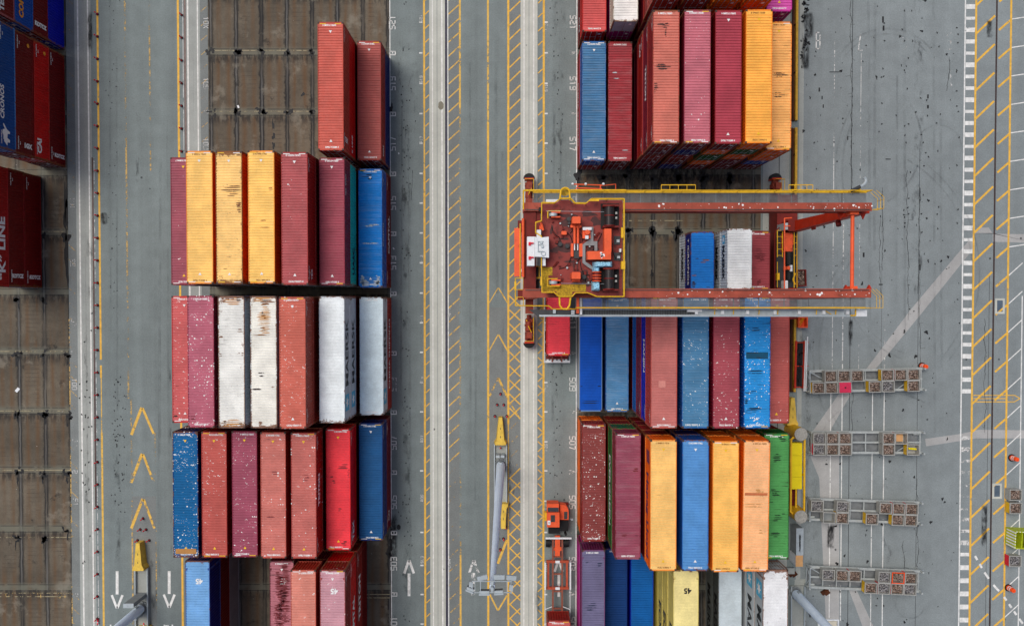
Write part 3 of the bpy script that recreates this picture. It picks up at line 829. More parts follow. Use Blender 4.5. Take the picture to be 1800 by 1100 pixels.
# tyre tracks: arcs and straight runs of rubber
ty = []
rr_ = random.Random(77)
def arc(cx, cy, r, a0, a1, n=26):
    return [(cx + r * math.cos(rad(a0 + (a1 - a0) * k / n)), cy + r * math.sin(rad(a0 + (a1 - a0) * k / n))) for k in range(n + 1)]
for (cx, cy, r, a0, a1) in ((1690, 300, 210, 150, 215), (1690, 300, 222, 150, 215), (1560, 150, 90, 200, 330), (1560, 150, 99, 205, 325), (1640, 480, 150, 110, 190), (1640, 480, 160, 110, 190), (1600, 1060, 26, 20, 320), (1480, 480, 230, -60, 40), (1480, 480, 242, -60, 40), (1560, 820, 130, 190, 300), (1700, 620, 260, 150, 220), (1700, 620, 271, 150, 220), (1650, 260, 40, 220, 380), (1500, 250, 120, -40, 60)):
    ty += pl(arc(cx, cy, r, a0, a1), rr_.uniform(2.2, 3.6))
for x in (1527, 1538, 1577, 1590, 1641, 1653, 193, 205, 282, 294, 826, 838, 871, 883, 707, 719, 974, 986):
    y0 = rr_.uniform(-60, 300); ty += pl([(x, y0), (x + rr_.uniform(-3, 3), y0 + rr_.uniform(400, 800))], rr_.uniform(3, 5))
lines("tyre_mark", ty, 'tyre', 0.0172)
# brown cable trench with its yellow kerb on the right of the slots
XT0, XT1, XK0, XK1 = gx(1388.5), gx(1393.5), gx(1393.5), gx(1397.5)
for (p0, p1) in ((-60, 213), (226, 688)):
    e = empty("cable_trench_kerb", ((XT0 + XK1) / 2, (gy(p0) + gy(p1)) / 2, 0), 0, "yellow kerb with a rusty cable trench, %s" % ("beside the tall orange stacks" if p0 < 0 else "passing under the gantry crane"), "kerb")
    hx, hl = (XK1 - XT0) / 2, (gy(p0) - gy(p1)) / 2
    b = MB(); b.box(-hx + (XK0 - XT0), hx, -hl, hl, 0, 0.42); b.build("kerb", M['kerb_yel'], e)
    b = MB(); b.box(-hx, -hx + .05, -hl, hl, 0, .42); b.box(-hx + .05, -hx + (XK0 - XT0), -hl, hl, 0, .06)
    yy = -hl
    while yy < hl - .1: b.box(-hx + .05, -hx + (XK0 - XT0), yy, yy + .1, .06, .36); yy += 5.2
    b.build("trench", M['trench'], e)
# litter
for i, (x, y, a, s_) in enumerate(((31, 685, -0.7, 1.0), (701, 270, .3, .35), (692, 437, .6, .45), (419, 188, .4, .6))):
    c = at(x, y)
    o = MB().box(-.16 * s_, .16 * s_, -.26 * s_, .26 * s_, 0, .03).build("board_scrap", M['white'], loc=(c.x, c.y, 0.02), rot=(0, 0, a))
    tag(o, ("pale board scrap lying on the empty left slots", "small pale scrap on the lane beside bay 517", "thin pale scrap on the lane beside bay 513", "pale scrap on the empty slots near the bright red stack")[i], "litter")
# ================================================================== containers
CW = 2.438
LEN = {40: 12.192, 45: 13.716, 20: 6.058}
HS, HH = 2.591, 2.896
MC = {}
def lettering(text, size, bold=0.0, shear=0.0, sx=1.0):
    """flat letter mesh in the XY plane, centred"""
    k = ('t', text, size, bold, shear, sx)
    if k in MC: return MC[k]
    cu = bpy.data.curves.new("lettering", 'FONT')
    cu.body = text; cu.size = size; cu.offset = bold; cu.shear = shear
    cu.align_x = 'CENTER'; cu.align_y = 'CENTER'; cu.resolution_u = 2; cu.fill_mode = 'FRONT'
    o = bpy.data.objects.new("tmp_lettering", cu)
    col.objects.link(o)
    bpy.context.view_layer.update()
    me = bpy.data.meshes.new_from_object(o.evaluated_get(bpy.context.evaluated_depsgraph_get()))
    bpy.data.objects.remove(o); bpy.data.curves.remove(cu)
    if sx != 1.0:
        for v in me.vertices: v.co.x *= sx
    me.name = "lettering"
    me.materials.clear(); me.materials.append(M['txt_white'])
    MC[k] = me
    return me

def wave(p, flat_out, slope, depth, a, b):
    """corrugation: (position, depth) points between a and b"""
    pts = [(a, 0.0)]
    n = int((b - a) / p)
    p = (b - a) / n
    fo, sl_ = flat_out * p, slope * p
    fi = p - fo - 2 * sl_
    for i in range(n):
        s = a + i * p
        pts += [(s + fo / 2, 0.0), (s + fo / 2 + sl_, depth), (s + fo / 2 + sl_ + fi, depth), (s + p - fo / 2, 0.0)]
    pts.append((b, 0.0))
    return pts

def c_mesh(part, L, h, style='dry'):
    k = (part, L, h, style)
    if k in MC: return MC[k]
    ln = LEN[L]; X, Y = CW / 2, ln / 2
    b = MB()
    cx, cy, cz = 0.16, 0.178, 0.118
    if part in ('frame', 'frame_top'):
        tz = h - 0.012
        for sx in (-1, 1):
            for sy in (-1, 1):
                x0, x1 = sorted((sx * X, sx * (X - cx))); y0, y1 = sorted((sy * Y, sy * (Y - cy)))
                b.box(x0, x1, y0, y1, 0, cz)
                if part == 'frame': b.box(x0, x1, y0, y1, h - cz, h)
                b.box(*sorted((sx * (X - .004), sx * (X - .11))), *sorted((sy * (Y - .004), sy * (Y - .16))), cz, h - cz)
            b.box(*sorted((sx * (X - .004), sx * (X - .07))), -Y + cy, Y - cy, 0.02, 0.18)
            b.box(*sorted((sx * (X - .004), sx * (X - .07))), -Y + cy, Y - cy, h - .09, tz)
        for sy in (-1, 1):
            b.box(-X + cx, X - cx, *sorted((sy * (Y - .004), sy * (Y - .12))), 0.02, 0.16)
            b.box(-X + cx, X - cx, *sorted((sy * (Y - .004), sy * (Y - .13))), h - .115, tz)
        if L == 45:     # the second set of lifting points at the 40-foot marks
            for sx in (-1, 1):
                for sy in (-1, 1):
                    b.box(*sorted((sx * (X - .001), sx * (X - .2))), sy * 6.0 - .11, sy * 6.0 + .11, h - .10, h - .002)
                    b.box(*sorted((sx * (X - .001), sx * (X - .12))), sy * 6.0 - .09, sy * 6.0 + .09, .18, h - .11)
        m = 'paint'
    elif part == 'casting':
        b.box(-cx / 2, cx / 2, -cy / 2, cy / 2, 0, cz)
        b.box(-.035, .035, -.062, .062, cz - .02, cz + .002)
        m = 'cast'
    elif part == 'roof':
        x1 = X - .07
        ends = 0.42
        zt = h - .022
        b.box(-x1, x1, -Y + .13, -Y + ends, zt - .02, zt); b.box(-x1, x1, Y - ends, Y - .13, zt - .02, zt)
        dp = 0.060 if style == 'dry' else 0.010
        w_ = wave(0.25 if style == 'dry' else 0.30, 0.58, 0.07, -dp, -Y + ends, Y - ends)
        for (ya, da), (yb, db) in zip(w_[:-1], w_[1:]):
            b.quad((-x1, ya, zt + da), (x1, ya, zt + da), (x1, yb, zt + db), (-x1, yb, zt + db))
        m = 'paint'
    elif part == 'side':             # built for the +X face
        y1 = Y - .16
        xo = X - .010
        if style == 'dry': w_ = wave(0.278, 0.26, 0.24, -.036, -y1, y1)
        else: w_ = wave(1.02, 0.90, 0.03, -.014, -y1, y1)
        for (ya, da), (yb, db) in zip(w_[:-1], w_[1:]):
            b.quad((xo + da, ya, .18), (xo + db, yb, .18), (xo + db, yb, h - .09), (xo + da, ya, h - .09))
        m = 'paint'
    elif part == 'end':              # front wall, +Y
        x1 = X - .11
        w_ = wave(0.25, 0.30, 0.22, -.045, -x1, x1)
        for (xa, da), (xb, db) in zip(w_[:-1], w_[1:]):
            b.quad((xb, Y - .02 + db, .16), (xa, Y - .02 + da, .16), (xa, Y - .02 + da, h - .115), (xb, Y - .02 + db, h - .115))
        m = 'paint'
    elif part == 'door':             # one leaf, hinge at x = 0, running to +x, facing -Y
        wd = X - .115
        z0, z1 = .17, h - .125
        w_ = wave((z1 - z0) / 5, 0.55, 0.08, .03, z0, z1)
        for (za, da), (zb, db) in zip(w_[:-1], w_[1:]):
            b.quad((.03, -.03 + da, za), (wd - .03, -.03 + da, za), (wd - .03, -.03 + db, zb), (.03, -.03 + db, zb))
        b.box(0, .03, -.035, .02, z0, z1); b.box(wd - .03, wd, -.035, .02, z0, z1)
        m = 'paint'
    elif part == 'bar':
        b.tube((0, 0, .14), (0, 0, h - .10), .019, n=6)
        b.box(-.05, .05, -.02, .02, .95, 1.05); b.box(-.04, .04, -.02, .02, .2, .26); b.box(-.04, .04, -.02, .02, h - .2, h - .14)
        b.box(-.02, .30, -.022, -.002, 1.0, 1.04)
        m = 'galv'
    elif part == 'plate':
        b.box(-.14, .14, -.004, 0, -.2, .2)
        m = 'txt_white'
    me = b.mesh(part, M[m])
    MC[k] = me
    return me

tri = MB().face([(-.145, -.12, 0), (.145, -.12, 0), (0, .135, 0)]).mesh("warning_triangle", M['txt_white'])
tri_y = MB().face([(-.145, -.12, 0), (.145, -.12, 0), (0, .135, 0)]).mesh("warning_triangle", M['txt_yellow'])
sash = MB().quad((-.3, -.035, 0), (.3, -.035, 0), (.3, .035, 0), (-.3, .035, 0)).mesh("end_stripe", M['txt_white'])
sash_y = MB().quad((-.3, -.035, 0), (.3, -.035, 0), (.3, .035, 0), (-.3, .035, 0)).mesh("end_stripe", M['txt_yellow'])
star = MB()
star.quad((-.85, -.85, 0), (.85, -.85, 0), (.85, .85, 0), (-.85, .85, 0), 0)
star.face([((.68 if k % 2 == 0 else .30) * math.cos(PI / 2 + k * PI / 7), (.68 if k % 2 == 0 else .30) * math.sin(PI / 2 + k * PI / 7), .003) for k in range(14)], 1)
star = star.mesh("star_emblem", [M['sky_logo'], M['txt_white']])

# palette: colour word -> (weathered roof, walls)
PAL = {'red': ((196, 84, 74), (192, 8, 6)), 'brown red': ((180, 84, 78), (140, 22, 16)), 'dark red': ((150, 44, 50), (108, 5, 7)), 'maroon': ((146, 66, 84), (112, 12, 34)),
       'salmon': ((200, 104, 90), (164, 48, 34)), 'orange': ((244, 190, 100), (234, 98, 8)), 'blue': ((56, 108, 156), (12, 72, 152)), 'bright blue': ((20, 112, 190), (5, 72, 162)),
       'navy': ((28, 76, 130), (5, 24, 98)), 'deep blue': ((12, 70, 170), (2, 16, 166)), 'light blue': ((96, 146, 200), (28, 92, 164)), 'white': ((226, 228, 224), (184, 192, 198)),
       'grey': ((188, 202, 210), (132, 138, 140)), 'green': ((78, 150, 84), (10, 82, 28)), 'teal': ((40, 140, 132), (30, 180, 166)), 'purple': ((84, 80, 116), (112, 38, 84)),
       'yellow': ((230, 212, 126), (208, 188, 90)), 'magenta': ((206, 86, 166), (164, 14, 114)), 'scarlet': ((230, 58, 66), (206, 5, 8)), 'pink': ((230, 184, 190), (150, 20, 28)), 'brown': ((136, 60, 58), (132, 26, 20))}

rnd = random.Random(99)
CODES = ["GESU 471203 5", "TRLU 860134 2", "CAXU 925571 0", "FCIU 318846 7", "TEMU 604417 9", "BSIU 277091 3", "DFSU 712280 4", "SEGU 139965 8"]
ORD = ["at ground level", "second from ground", "third from ground", "fourth from ground", "fifth from ground"]
def pc(c, k=1.0):
    q = lin(c); return (q[0] * k, q[1] * k, q[2] * k, 1.0)

def container(loc, L, h, cname, top, label, group, style='dry', roof=None, rust=0.1, chip=0.0, stain=0.1, fade=0.0, tri_=None, yaw=0.0, ids=True, bars=True, idcol='txt_white', mark45=None, fadewall=None):
    e = empty("shipping_container", loc, yaw, label, "shipping container", group)
    rc, wc = PAL[cname]
    if roof: rc = roof
    if fadewall: wc = fadewall
    wc_ = pc(wc)
    def wear(o, k=1.0):
        o["rust"] = rust * k; o["chip"] = chip if k >= 1 else chip * 0.3; o["stain"] = stain * k; o["fade"] = fade * k
        return o
    ln = LEN[L]
    q = pc([(a * .45 + b * .55) for a, b in zip(rc, wc)])
    wear(add("frame", c_mesh('frame_top' if top else 'frame', L, h), e, color=q), 1.9)
    for sgn in (1, -1):
        wear(add("side_panel", c_mesh('side', L, h, style), e, rot=(0, 0, 0 if sgn > 0 else PI), color=wc_), .6)
    wear(add("end_panel", c_mesh('end', L, h), e, color=wc_), .6)
    for sgn in (1, -1):
        d = add("door", c_mesh('door', L, h), e, loc=(-sgn * (CW / 2 - .115), -ln / 2 + .04, 0), color=wc_)
        d.scale = (sgn, 1, 1)
        wear(d, .8)
        if bars:
            for bx in (.28, .82): add("lock_bar", c_mesh('bar', L, h), d, loc=(bx, -.05, 0))
            if sgn < 0: add("data_plate", c_mesh('plate', 40, h), d, loc=(.55, -.042, h * .72))
    if top:
        wear(add("roof_panel", c_mesh('roof', L, h, style), e, color=pc(rc)))
        for sx in (-1, 1):
            for sy in (-1, 1):
                o = add("corner_casting", c_mesh('casting', 40, HS), e, loc=(sx * (CW / 2 - .08), sy * (ln / 2 - .089), h - .118))
        if ids:
            code = CODES[rnd.randrange(8)]
            ox = rnd.choice((0, 0, 0.25, -0.1))
            for sy, rz in ((1, PI), (-1, 0)):
                add("roof_number", lettering(code, .20, .010), e, loc=(ox * sy, sy * (ln / 2 - .30), h - .016), rot=(0, 0, rz))
                if tri_: add("warning_triangle", tri if tri_ == 'w' else tri_y, e, loc=(0, sy * (ln / 2 - .92), h - .012), rot=(0, 0, PI if sy > 0 else 0))
                if rnd.random() < .6:
                    for sx in (-1, 1): add("end_stripe", sash_y if rnd.random() < .4 else sash, e, loc=(sx * .72, sy * (ln / 2 - .17), h - .006))
            for o in e.children:
                if o.name.startswith("roof_number"):
                    o.material_slots[0].link = 'OBJECT'; o.material_slots[0].material = M[idcol]
        if mark45:
            o = add("size_mark", lettering("45", .72, .03), e, loc=(0.15, ln / 2 - 2.05, h - .014), rot=(0, 0, PI))
            o.material_slots[0].link = 'OBJECT'; o.material_slots[0].material = M[mark45]
    return e

def side_text(e, L, h, text, side, size, u, z, m, bold=0.02, shear=0.0, sx=1.0, vertical=False, name="lettering"):
    """lettering on a long wall; u along the reading direction from the middle; vertical: rows stacked across the wall height"""
    me = lettering(text, size, bold, shear, sx)
    x = side * (CW / 2 + .001)
    base = Matrix(((0, 0, side), (side, 0, 0), (0, 1, 0)))       # letter x -> +-Y, letter y -> Z, normal -> +-X
    if vertical: base = base @ Matrix.Rotation(-PI / 2, 3, 'Z')
    o = add(name, me, e)
    o.matrix_local = Matrix.Translation((x, side * u, z)) @ base.to_4x4()
    o.material_slots[0].link = 'OBJECT'; o.material_slots[0].material = M[m]
    return o

def emblem(e, side, u, z, s=1.0):
    base = Matrix(((0, 0, side), (side, 0, 0), (0, 1, 0)))
    o = add("star_emblem", star, e)
    o.matrix_local = Matrix.Translation((side * (CW / 2 + .001), side * u, z)) @ base.to_4x4() @ Matrix.Scale(s, 4)
    return o

def end_marks(e, L, h, side):
    """the small code lines high on the wall, next to both ends"""
    for u in (LEN[L] / 2 - 1.1, -LEN[L] / 2 + 1.1):
        side_text(e, L, h, "CAXU 9255710", side, .20, u, h - .42, 'txt_white', .008)
        o = side_text(e, L, h, "45G1", side, .16, u, h - .70, 'txt_white', .006)

def stack(key, x, y, L, levels, short, group, **kw):
    """levels: colour words from the ground up; returns the containers from the ground up"""
    n = len(levels)
    hs = kw.pop('hs', None) or [HH if (i % 2 == 0 or (n == 3 and i == 2)) else HS for i in range(n)]
    jit = random.Random(key)
    z = 0.03; out = []
    for i, cn in enumerate(levels):
        top = i == n - 1
        px_ = x + (0 if top else jit.uniform(-.05, .05)); py_ = y + (0 if top else jit.uniform(-.05, .05))
        args = dict(kw) if top else dict(rust=.25, stain=.15, style=kw.get('style', 'dry') if cn in ('white', 'grey') and kw.get('style') else 'dry')
        lab = short if top else "%s container %s, under the %s" % (cn, ORD[i], short)
        out.append(container((px_, py_, z), L, hs[i], cn, top, lab, group, **args))
        z += hs[i] + .012
    return out, hs

GL_, GR_, GF_ = "containers stacked left of the centre road", "containers stacked beside the gantry crane", "containers stacked at the far left edge"
S = {}
def st(key, *a, **k): S[key] = stack(key, *a, **k)
YA_, YB_, YC_, YD_ = 20.27, 7.38, -5.88, -18.97
# ---- row with the two stacks by the empty slots
st('A6', -17.39, 20.25, 40, ['brown red', 'dark red', 'red', 'salmon'], "bright salmon red container by empty slots", GL_, roof=(204, 98, 84), tri_='w', stain=.15)
st('A7', -14.73, 20.29, 40, ['navy', 'brown red'], "dusty brown red container, low stack by bay 519", GL_, roof=(178, 92, 86), tri_='w', stain=.35)
# ---- row with three orange roofs
st('B0', -31.55, 7.40, 40, ['brown red', 'dark red', 'maroon', 'maroon'], "plum container tucked under the leftmost orange roof", GL_, roof=(158, 84, 98), tri_='y', stain=.3, chip=.06)
st('B1', -28.83, 7.46, 40, ['brown red', 'orange', 'dark red', 'orange', 'orange'], "clean orange container, leftmost of three", GL_, roof=(252, 206, 118), tri_='w', rust=.05, idcol='txt_rust')
st('B2', -26.11, 7.45, 40, ['blue', 'brown red', 'orange', 'dark red', 'orange'], "orange container with brown rust scabs", GL_, roof=(250, 208, 130), rust=.62, stain=.45, tri_='w', idcol='txt_rust')
st('B3', -23.14, 7.49, 40, ['maroon', 'dark red', 'orange', 'orange', 'orange'], "orange container with two brown dashes", GL_, roof=(252, 206, 114), rust=.15, stain=.32, tri_='w', idcol='txt_rust')
st('B4', -20.08, 7.36, 40, ['dark red', 'maroon', 'blue', 'brown red', 'brown red'], "rose brown container right of three orange", GL_, roof=(178, 88, 90), tri_='w', chip=.03)
st('B5', -17.32, 7.37, 40, ['brown red', 'dark red', 'teal', 'maroon'], "plain plum container above a teal one", GL_, roof=(160, 74, 88), tri_='w')
st('B6', -14.66, 7.24, 40, ['dark red', 'bright blue'], "bright blue container with one whitened end", GL_, roof=(10, 130, 212), tri_='w', stain=.2, fade=.10)
# ---- row with white roofs
st('C0', -31.55, -5.85, 40, ['dark red', 'blue', 'brown red', 'red'], "pinkish red flecked container, leftmost of its row", GL_, roof=(200, 98, 98), chip=.22, stain=.4, tri_='w')
st('C1', -28.81, -5.83, 40, ['maroon', 'dark red', 'maroon', 'brown red', 'maroon'], "purplish pink container densely flecked white", GL_, roof=(186, 102, 120), chip=.55, stain=.15)
st('C2', -25.98, -5.87, 40, ['navy', 'brown red', 'teal', 'blue', 'white'], "white container, rusty corners and dark spots", GL_, roof=(232, 232, 226), rust=.62, stain=.45, ids=False)
st('C3', -23.01, -5.87, 40, ['dark red', 'teal', 'maroon', 'grey', 'white'], "cream white container, rust streaked end", GL_, roof=(234, 232, 222), rust=.55, stain=.4, ids=False)
st('C4', -20.34, -5.93, 40, ['blue', 'maroon', 'dark red', 'salmon', 'salmon'], "salmon container between white ones", GL_, roof=(204, 108, 92), chip=.34, stain=.3, tri_='w', fadewall=(158, 62, 48))
st('C5', -17.39, -5.88, 40, ['brown red', 'dark red', 'white', 'white'], "clean white container, tallest lettered one", GL_, roof=(236, 244, 245), rust=.3, stain=.12, style='reefer', ids=False)
st('C6', -14.59, -5.95, 40, ['salmon', 'white'], "ice white container, low by bay 511", GL_, roof=(218, 235, 240), rust=.22, stain=.2, style='reefer', ids=True)
# ---- row of seven below
st('D0', -31.57, -18.89, 40, ['dark red', 'maroon', 'brown red', 'navy'], "blue container densely flecked white", GL_, roof=(14, 98, 152), chip=.6, rust=.42, tri_='y')
st('D1', -28.79, -18.90, 40, ['maroon', 'brown red', 'blue', 'brown red'], "brick red flecked container beside blue", GL_, roof=(188, 92, 84), chip=.28, stain=.15, tri_='y')
st('D2', -25.86, -18.85, 40, ['brown red', 'navy', 'dark red', 'maroon'], "plum flecked container between brick ones", GL_, roof=(160, 80, 100), chip=.32, stain=.15, tri_='y')
st('D3', -23.10, -18.95, 40, ['dark red', 'maroon', 'maroon', 'salmon'], "salmon container with dark dash marks", GL_, roof=(202, 120, 110), chip=.2, stain=.42, tri_='y')
st('D4', -20.16, -18.99, 40, ['blue', 'brown red', 'dark red', 'brown red'], "salmon brown container, white lettered wall", GL_, roof=(194, 110, 102), chip=.2, stain=.22, tri_='y')
st('D5', -17.42, -19.04, 40, ['brown red', 'dark red', 'scarlet'], "scarlet container with dark scuffs", GL_, roof=(236, 66, 76), stain=.35, tri_='y')
st('D6', -14.69, -18.98, 40, ['maroon', 'navy'], "clean navy container beside bay 507", GL_, roof=(28, 86, 138), tri_='w')
# ---- long containers at the lower edge
YE_ = -33.05
st('E0', -31.55, YE_, 45, ['grey', 'dark red', 'light blue'], "light blue container marked 45", GL_, roof=(120, 172, 220), rust=.32, stain=.15, mark45='txt_white', ids=False, fadewall=(8, 24, 110))
st('E3', -23.11, YE_, 45, ['dark red', 'brown red', 'maroon'], "plum container marked 45, heavily stained", GL_, roof=(180, 114, 124), stain=.95, mark45='txt_white', tri_='w')
st('E4', -20.25, YE_, 40, ['brown red', 'maroon', 'maroon', 'salmon'], "pale salmon container at lower edge", GL_, roof=(214, 138, 122), chip=.1, stain=.2)
S['E4'][0][-1].location.y = YE_ + .76
st('E5', -17.42, YE_, 45, ['dark red', 'brown red', 'scarlet', 'brown'], "mauve container marked 45", GL_, roof=(200, 150, 160), chip=.12, mark45='txt_white', tri_='w', rust=.2)
# ---- right block, upper row out of which only the ends show
YT_ = 33.42
st('T0', 8.37, YT_, 40, ['dark red', 'red'], "coral red container at top, beside bay 521", GR_, roof=(206, 92, 90), stain=.15)
st('T1', 11.15, YT_, 40, ['dark red', 'magenta', 'white'], "white container with grey doors", GR_, roof=(240, 240, 236), rust=.25, ids=False, fadewall=(196, 190, 170))
st('T2', 14.05, YT_, 40, ['maroon', 'dark red', 'maroon', 'brown red', 'salmon'], "rose container end, left of top row", GR_, roof=(196, 100, 98))
st('T3', 16.90, YT_, 40, ['blue', 'brown red', 'maroon', 'dark red', 'salmon'], "salmon container end, top row", GR_, roof=(200, 110, 96), rust=.3)
st('T4', 19.75, YT_, 40, ['brown red', 'orange', 'green', 'orange', 'orange'], "orange container end beside salmon end", GR_, roof=(244, 178, 96), idcol='txt_rust')
st('T5', 22.57, YT_, 40, ['blue', 'dark red', 'orange', 'orange', 'orange'], "orange container end beside magenta roof", GR_, roof=(244, 170, 90), idcol='txt_rust')
st('T6', 25.40, YT_, 40, ['brown red', 'dark red', 'maroon', 'magenta'], "magenta container at top right", GR_, roof=(214, 90, 172), tri_='y')
# ---- right block, upper row
st('RA0', 8.34, 20.25, 40, ['brown red', 'blue'], "faded blue container by bay 519", GR_, roof=(70, 122, 164), stain=.4, tri_='w', fade=.1)
st('RA1', 11.02, 20.21, 40, ['dark red', 'dark red'], "crimson container right of faded blue", GR_, roof=(158, 54, 62), stain=.3, fade=.08)
st('RA2', 14.06, 20.29, 40, ['maroon', 'maroon', 'brown red', 'maroon', 'brown red'], "salmon container with black splash", GR_, roof=(208, 120, 104), stain=.5, rust=.35)
st('RA3', 16.93, 20.32, 40, ['navy', 'dark red', 'brown red', 'navy', 'maroon'], "rose pink container left of crimson", GR_, roof=(194, 110, 122), chip=.08, rust=.3, stain=.25)
st('RA4', 19.77, 20.28, 40, ['dark red', 'orange', 'green', 'orange', 'dark red'], "crimson container beside orange roof", GR_, roof=(172, 66, 80), tri_='w', stain=.15)
st('RA5', 22.57, 20.34, 40, ['dark red', 'maroon', 'orange', 'green', 'orange'], "spotless orange container with triangles", GR_, roof=(250, 182, 82), tri_='y', idcol='txt_rust', rust=.05)
st('RA6', 25.40, 20.27, 40, ['dark red', 'blue', 'orange', 'orange'], "peach orange container with black smears", GR_, roof=(246, 186, 110), tri_='y', stain=.6, rust=.15, idcol='txt_rust')
# ---- three short ones inside the crane
st('RB0', 19.55, 3.87, 20, ['white', 'deep blue'], "short bright blue container inside the crane", GR_, roof=(30, 122, 206), stain=.55, rust=.4, ids=False, fadewall=(10, 24, 108))
st('RB1', 22.52, 3.90, 20, ['grey', 'white', 'white'], "short white container inside the crane", GR_, roof=(232, 236, 236), rust=.3, stain=.3, ids=False, fadewall=(196, 206, 208))
st('RB2', 25.30, 3.93, 20, ['brown red', 'dark red'], "short crimson container by crane leg", GR_, roof=(160, 72, 78), stain=.5)
# ---- right block, row crossing under the lower girder
st('RC0', 8.33, -5.95, 40, ['deep blue'], "glossy deep blue container on the ground", GR_, roof=(4, 80, 182), stain=.22, style='reefer', ids=False, fadewall=(188, 190, 186))
st('RC1', 11.15, -5.98, 40, ['blue'], "weathered blue container on the ground", GR_, roof=(86, 142, 186), stain=.3, fade=.13, tri_='w')
st('RC2', 13.97, -5.90, 40, ['dark red', 'light blue', 'maroon', 'deep blue', 'salmon'], "smooth salmon container over blue one", GR_, roof=(194, 116, 110), tri_='w', stain=.12)
st('RC3', 16.88, -5.88, 40, ['maroon', 'navy', 'brown red', 'dark red', 'blue'], "dull blue container with white flecks", GR_, roof=(76, 130, 168), chip=.26, stain=.25, fade=.07)
st('RC4', 19.72, -5.90, 40, ['dark red', 'brown red', 'maroon', 'navy', 'maroon'], "crimson flecked container between blue ones", GR_, roof=(166, 78, 88), chip=.22, tri_='w', stain=.2)
st('RC5', 22.58, -5.90, 40, ['brown red', 'dark red', 'orange', 'maroon', 'bright blue'], "sky blue container with dark patches", GR_, roof=(44, 146, 214), chip=.5, stain=.75, tri_='w')
st('RC6', 25.38, -5.90, 40, ['maroon', 'brown red', 'brown red', 'brown red'], "rust red container by yellow kerb", GR_, roof=(182, 94, 88), tri_='y', chip=.04)
# ---- right block, row with three orange roofs
st('RD0', 8.40, -19.07, 40, ['orange', 'brown'], "brown flecked container above orange", GR_, roof=(140, 68, 66), chip=.62, stain=.25)
st('RD1', 11.12, -19.05, 40, ['brown', 'dark red', 'green', 'maroon'], "plum container above a green one", GR_, roof=(146, 74, 94), stain=.25, fade=.08)
st('RD2', 13.96, -19.14, 40, ['dark red', 'maroon', 'brown red', 'dark red', 'orange'], "orange container with navy lettering", GR_, roof=(248, 202, 122), tri_='y', rust=.1, idcol='txt_rust')
st('RD3', 16.93, -19.15, 40, ['dark red', 'brown red', 'maroon', 'navy', 'blue'], "denim blue container between orange ones", GR_, roof=(88, 146, 202), tri_='w', rust=.25, stain=.25)
st('RD4', 19.73, -19.25, 40, ['maroon', 'orange', 'dark red', 'orange', 'orange'], "unmarked orange container right of denim", GR_, roof=(248, 196, 106), tri_='y', idcol='txt_rust', rust=.08)
st('RD5', 22.54, -19.20, 40, ['blue', 'dark red', 'orange', 'orange', 'orange'], "peach container with brown bar", GR_, roof=(246, 190, 136), tri_='y', idcol='txt_rust', rust=.2, stain=.28, yaw=-.012)
st('RD6', 25.42, -19.05, 40, ['dark red', 'maroon', 'brown red', 'green'], "bright green container with dark scrapes", GR_, roof=(84, 158, 88), stain=.62)
# ---- right block, lower edge
st('RE0', 8.40, -33.0, 45, ['magenta', 'purple'], "purple container at lower edge", GR_, roof=(112, 108, 140), stain=.35, ids=True, hs=[HS, HS])
st('RE1', 11.12, -32.95, 40, ['navy'], "dark navy container on the ground", GR_, roof=(18, 58, 116), hs=[HS])
st('RE2', 13.92, -32.95, 40, ['deep blue'], "royal blue container on the ground", GR_, roof=(14, 92, 164), stain=.3, hs=[HS])
st('RE3', 16.75, -33.0, 45, ['yellow', 'yellow', 'yellow', 'yellow'], "pale yellow container marked 45", GR_, roof=(240, 224, 152), rust=.3, stain=.25, mark45='txt_black', ids=False, style='reefer', fadewall=(206, 188, 96))
st('RE4', 22.60, -32.9, 40, ['grey', 'grey'], "pale grey container, lettered dark wall", GR_, roof=(196, 210, 218), rust=.3, stain=.2, style='reefer', ids=False, fadewall=(92, 97, 99))
st('RE5', 25.40, -33.0, 45, ['grey', 'white', 'white', 'white'], "white container with rusty corner fittings", GR_, roof=(236, 238, 238), rust=.62, stain=.12, style='reefer', ids=False, fadewall=(168, 176, 180))
# ---- far left edge
st('U0', -50.38, 33.4, 40, ['deep blue', 'dark red', 'bright blue', 'dark red', ][:4], "dark red container, pale pink roof", GF_, roof=(236, 190, 196))
st('U1', -50.38, 20.55, 40, ['dark red', 'red', 'dark red', 'bright blue'], "sky blue container with animal emblem", GF_, roof=(150, 200, 244), fadewall=(10, 70, 140), rust=.25)
st('U2', -53.15, 7.30, 40, ['dark red', 'dark red', 'scarlet'], "red container with white wall lettering", GF_, roof=(190, 60, 60), fadewall=(158, 12, 14))

# ---- writing on the walls
def tx(key, lv, *a, **k):
    L_ = 45 if key in ('E0', 'E3', 'E5', 'RE0', 'RE3', 'RE5') else (20 if key.startswith('RB') else 40)
    return side_text(S[key][0][lv], L_, S[key][1][lv], *a, **k)
for key, lv in (('C5', 3), ('C5', 2), ('C6', 1)):
    tx(key, lv, "MAERSK", 1, 1.7, .55, 1.35, 'txt_black', .05, 0.0, 1.05)
    emblem(S[key][0][lv], 1, -4.25, 1.4, .95)
for lv in (3, 2):
    tx('RE5', lv, "MAERSK", -1, 1.9, .7, 1.4, 'txt_black', .05, 0, 1.05)
    emblem(S['RE5'][0][lv], -1, -4.6, 1.4, .98)
for lv in (1, 0): tx('RE4', lv, "MAERSK", -1, 1.7, 1.2, 1.35, 'txt_black', .05)
for lv in (3, 2, 1): tx('RE3', lv, "ECX", -1, 1.7, .4, 1.35, 'txt_black', .05)
for lv, key in ((1, 'RB1'), (2, 'RB1'), (0, 'RB0')): tx(key, lv, "MAERSK", -1, 1.15, .25, 1.35, 'txt_black', .06, 0, .82)
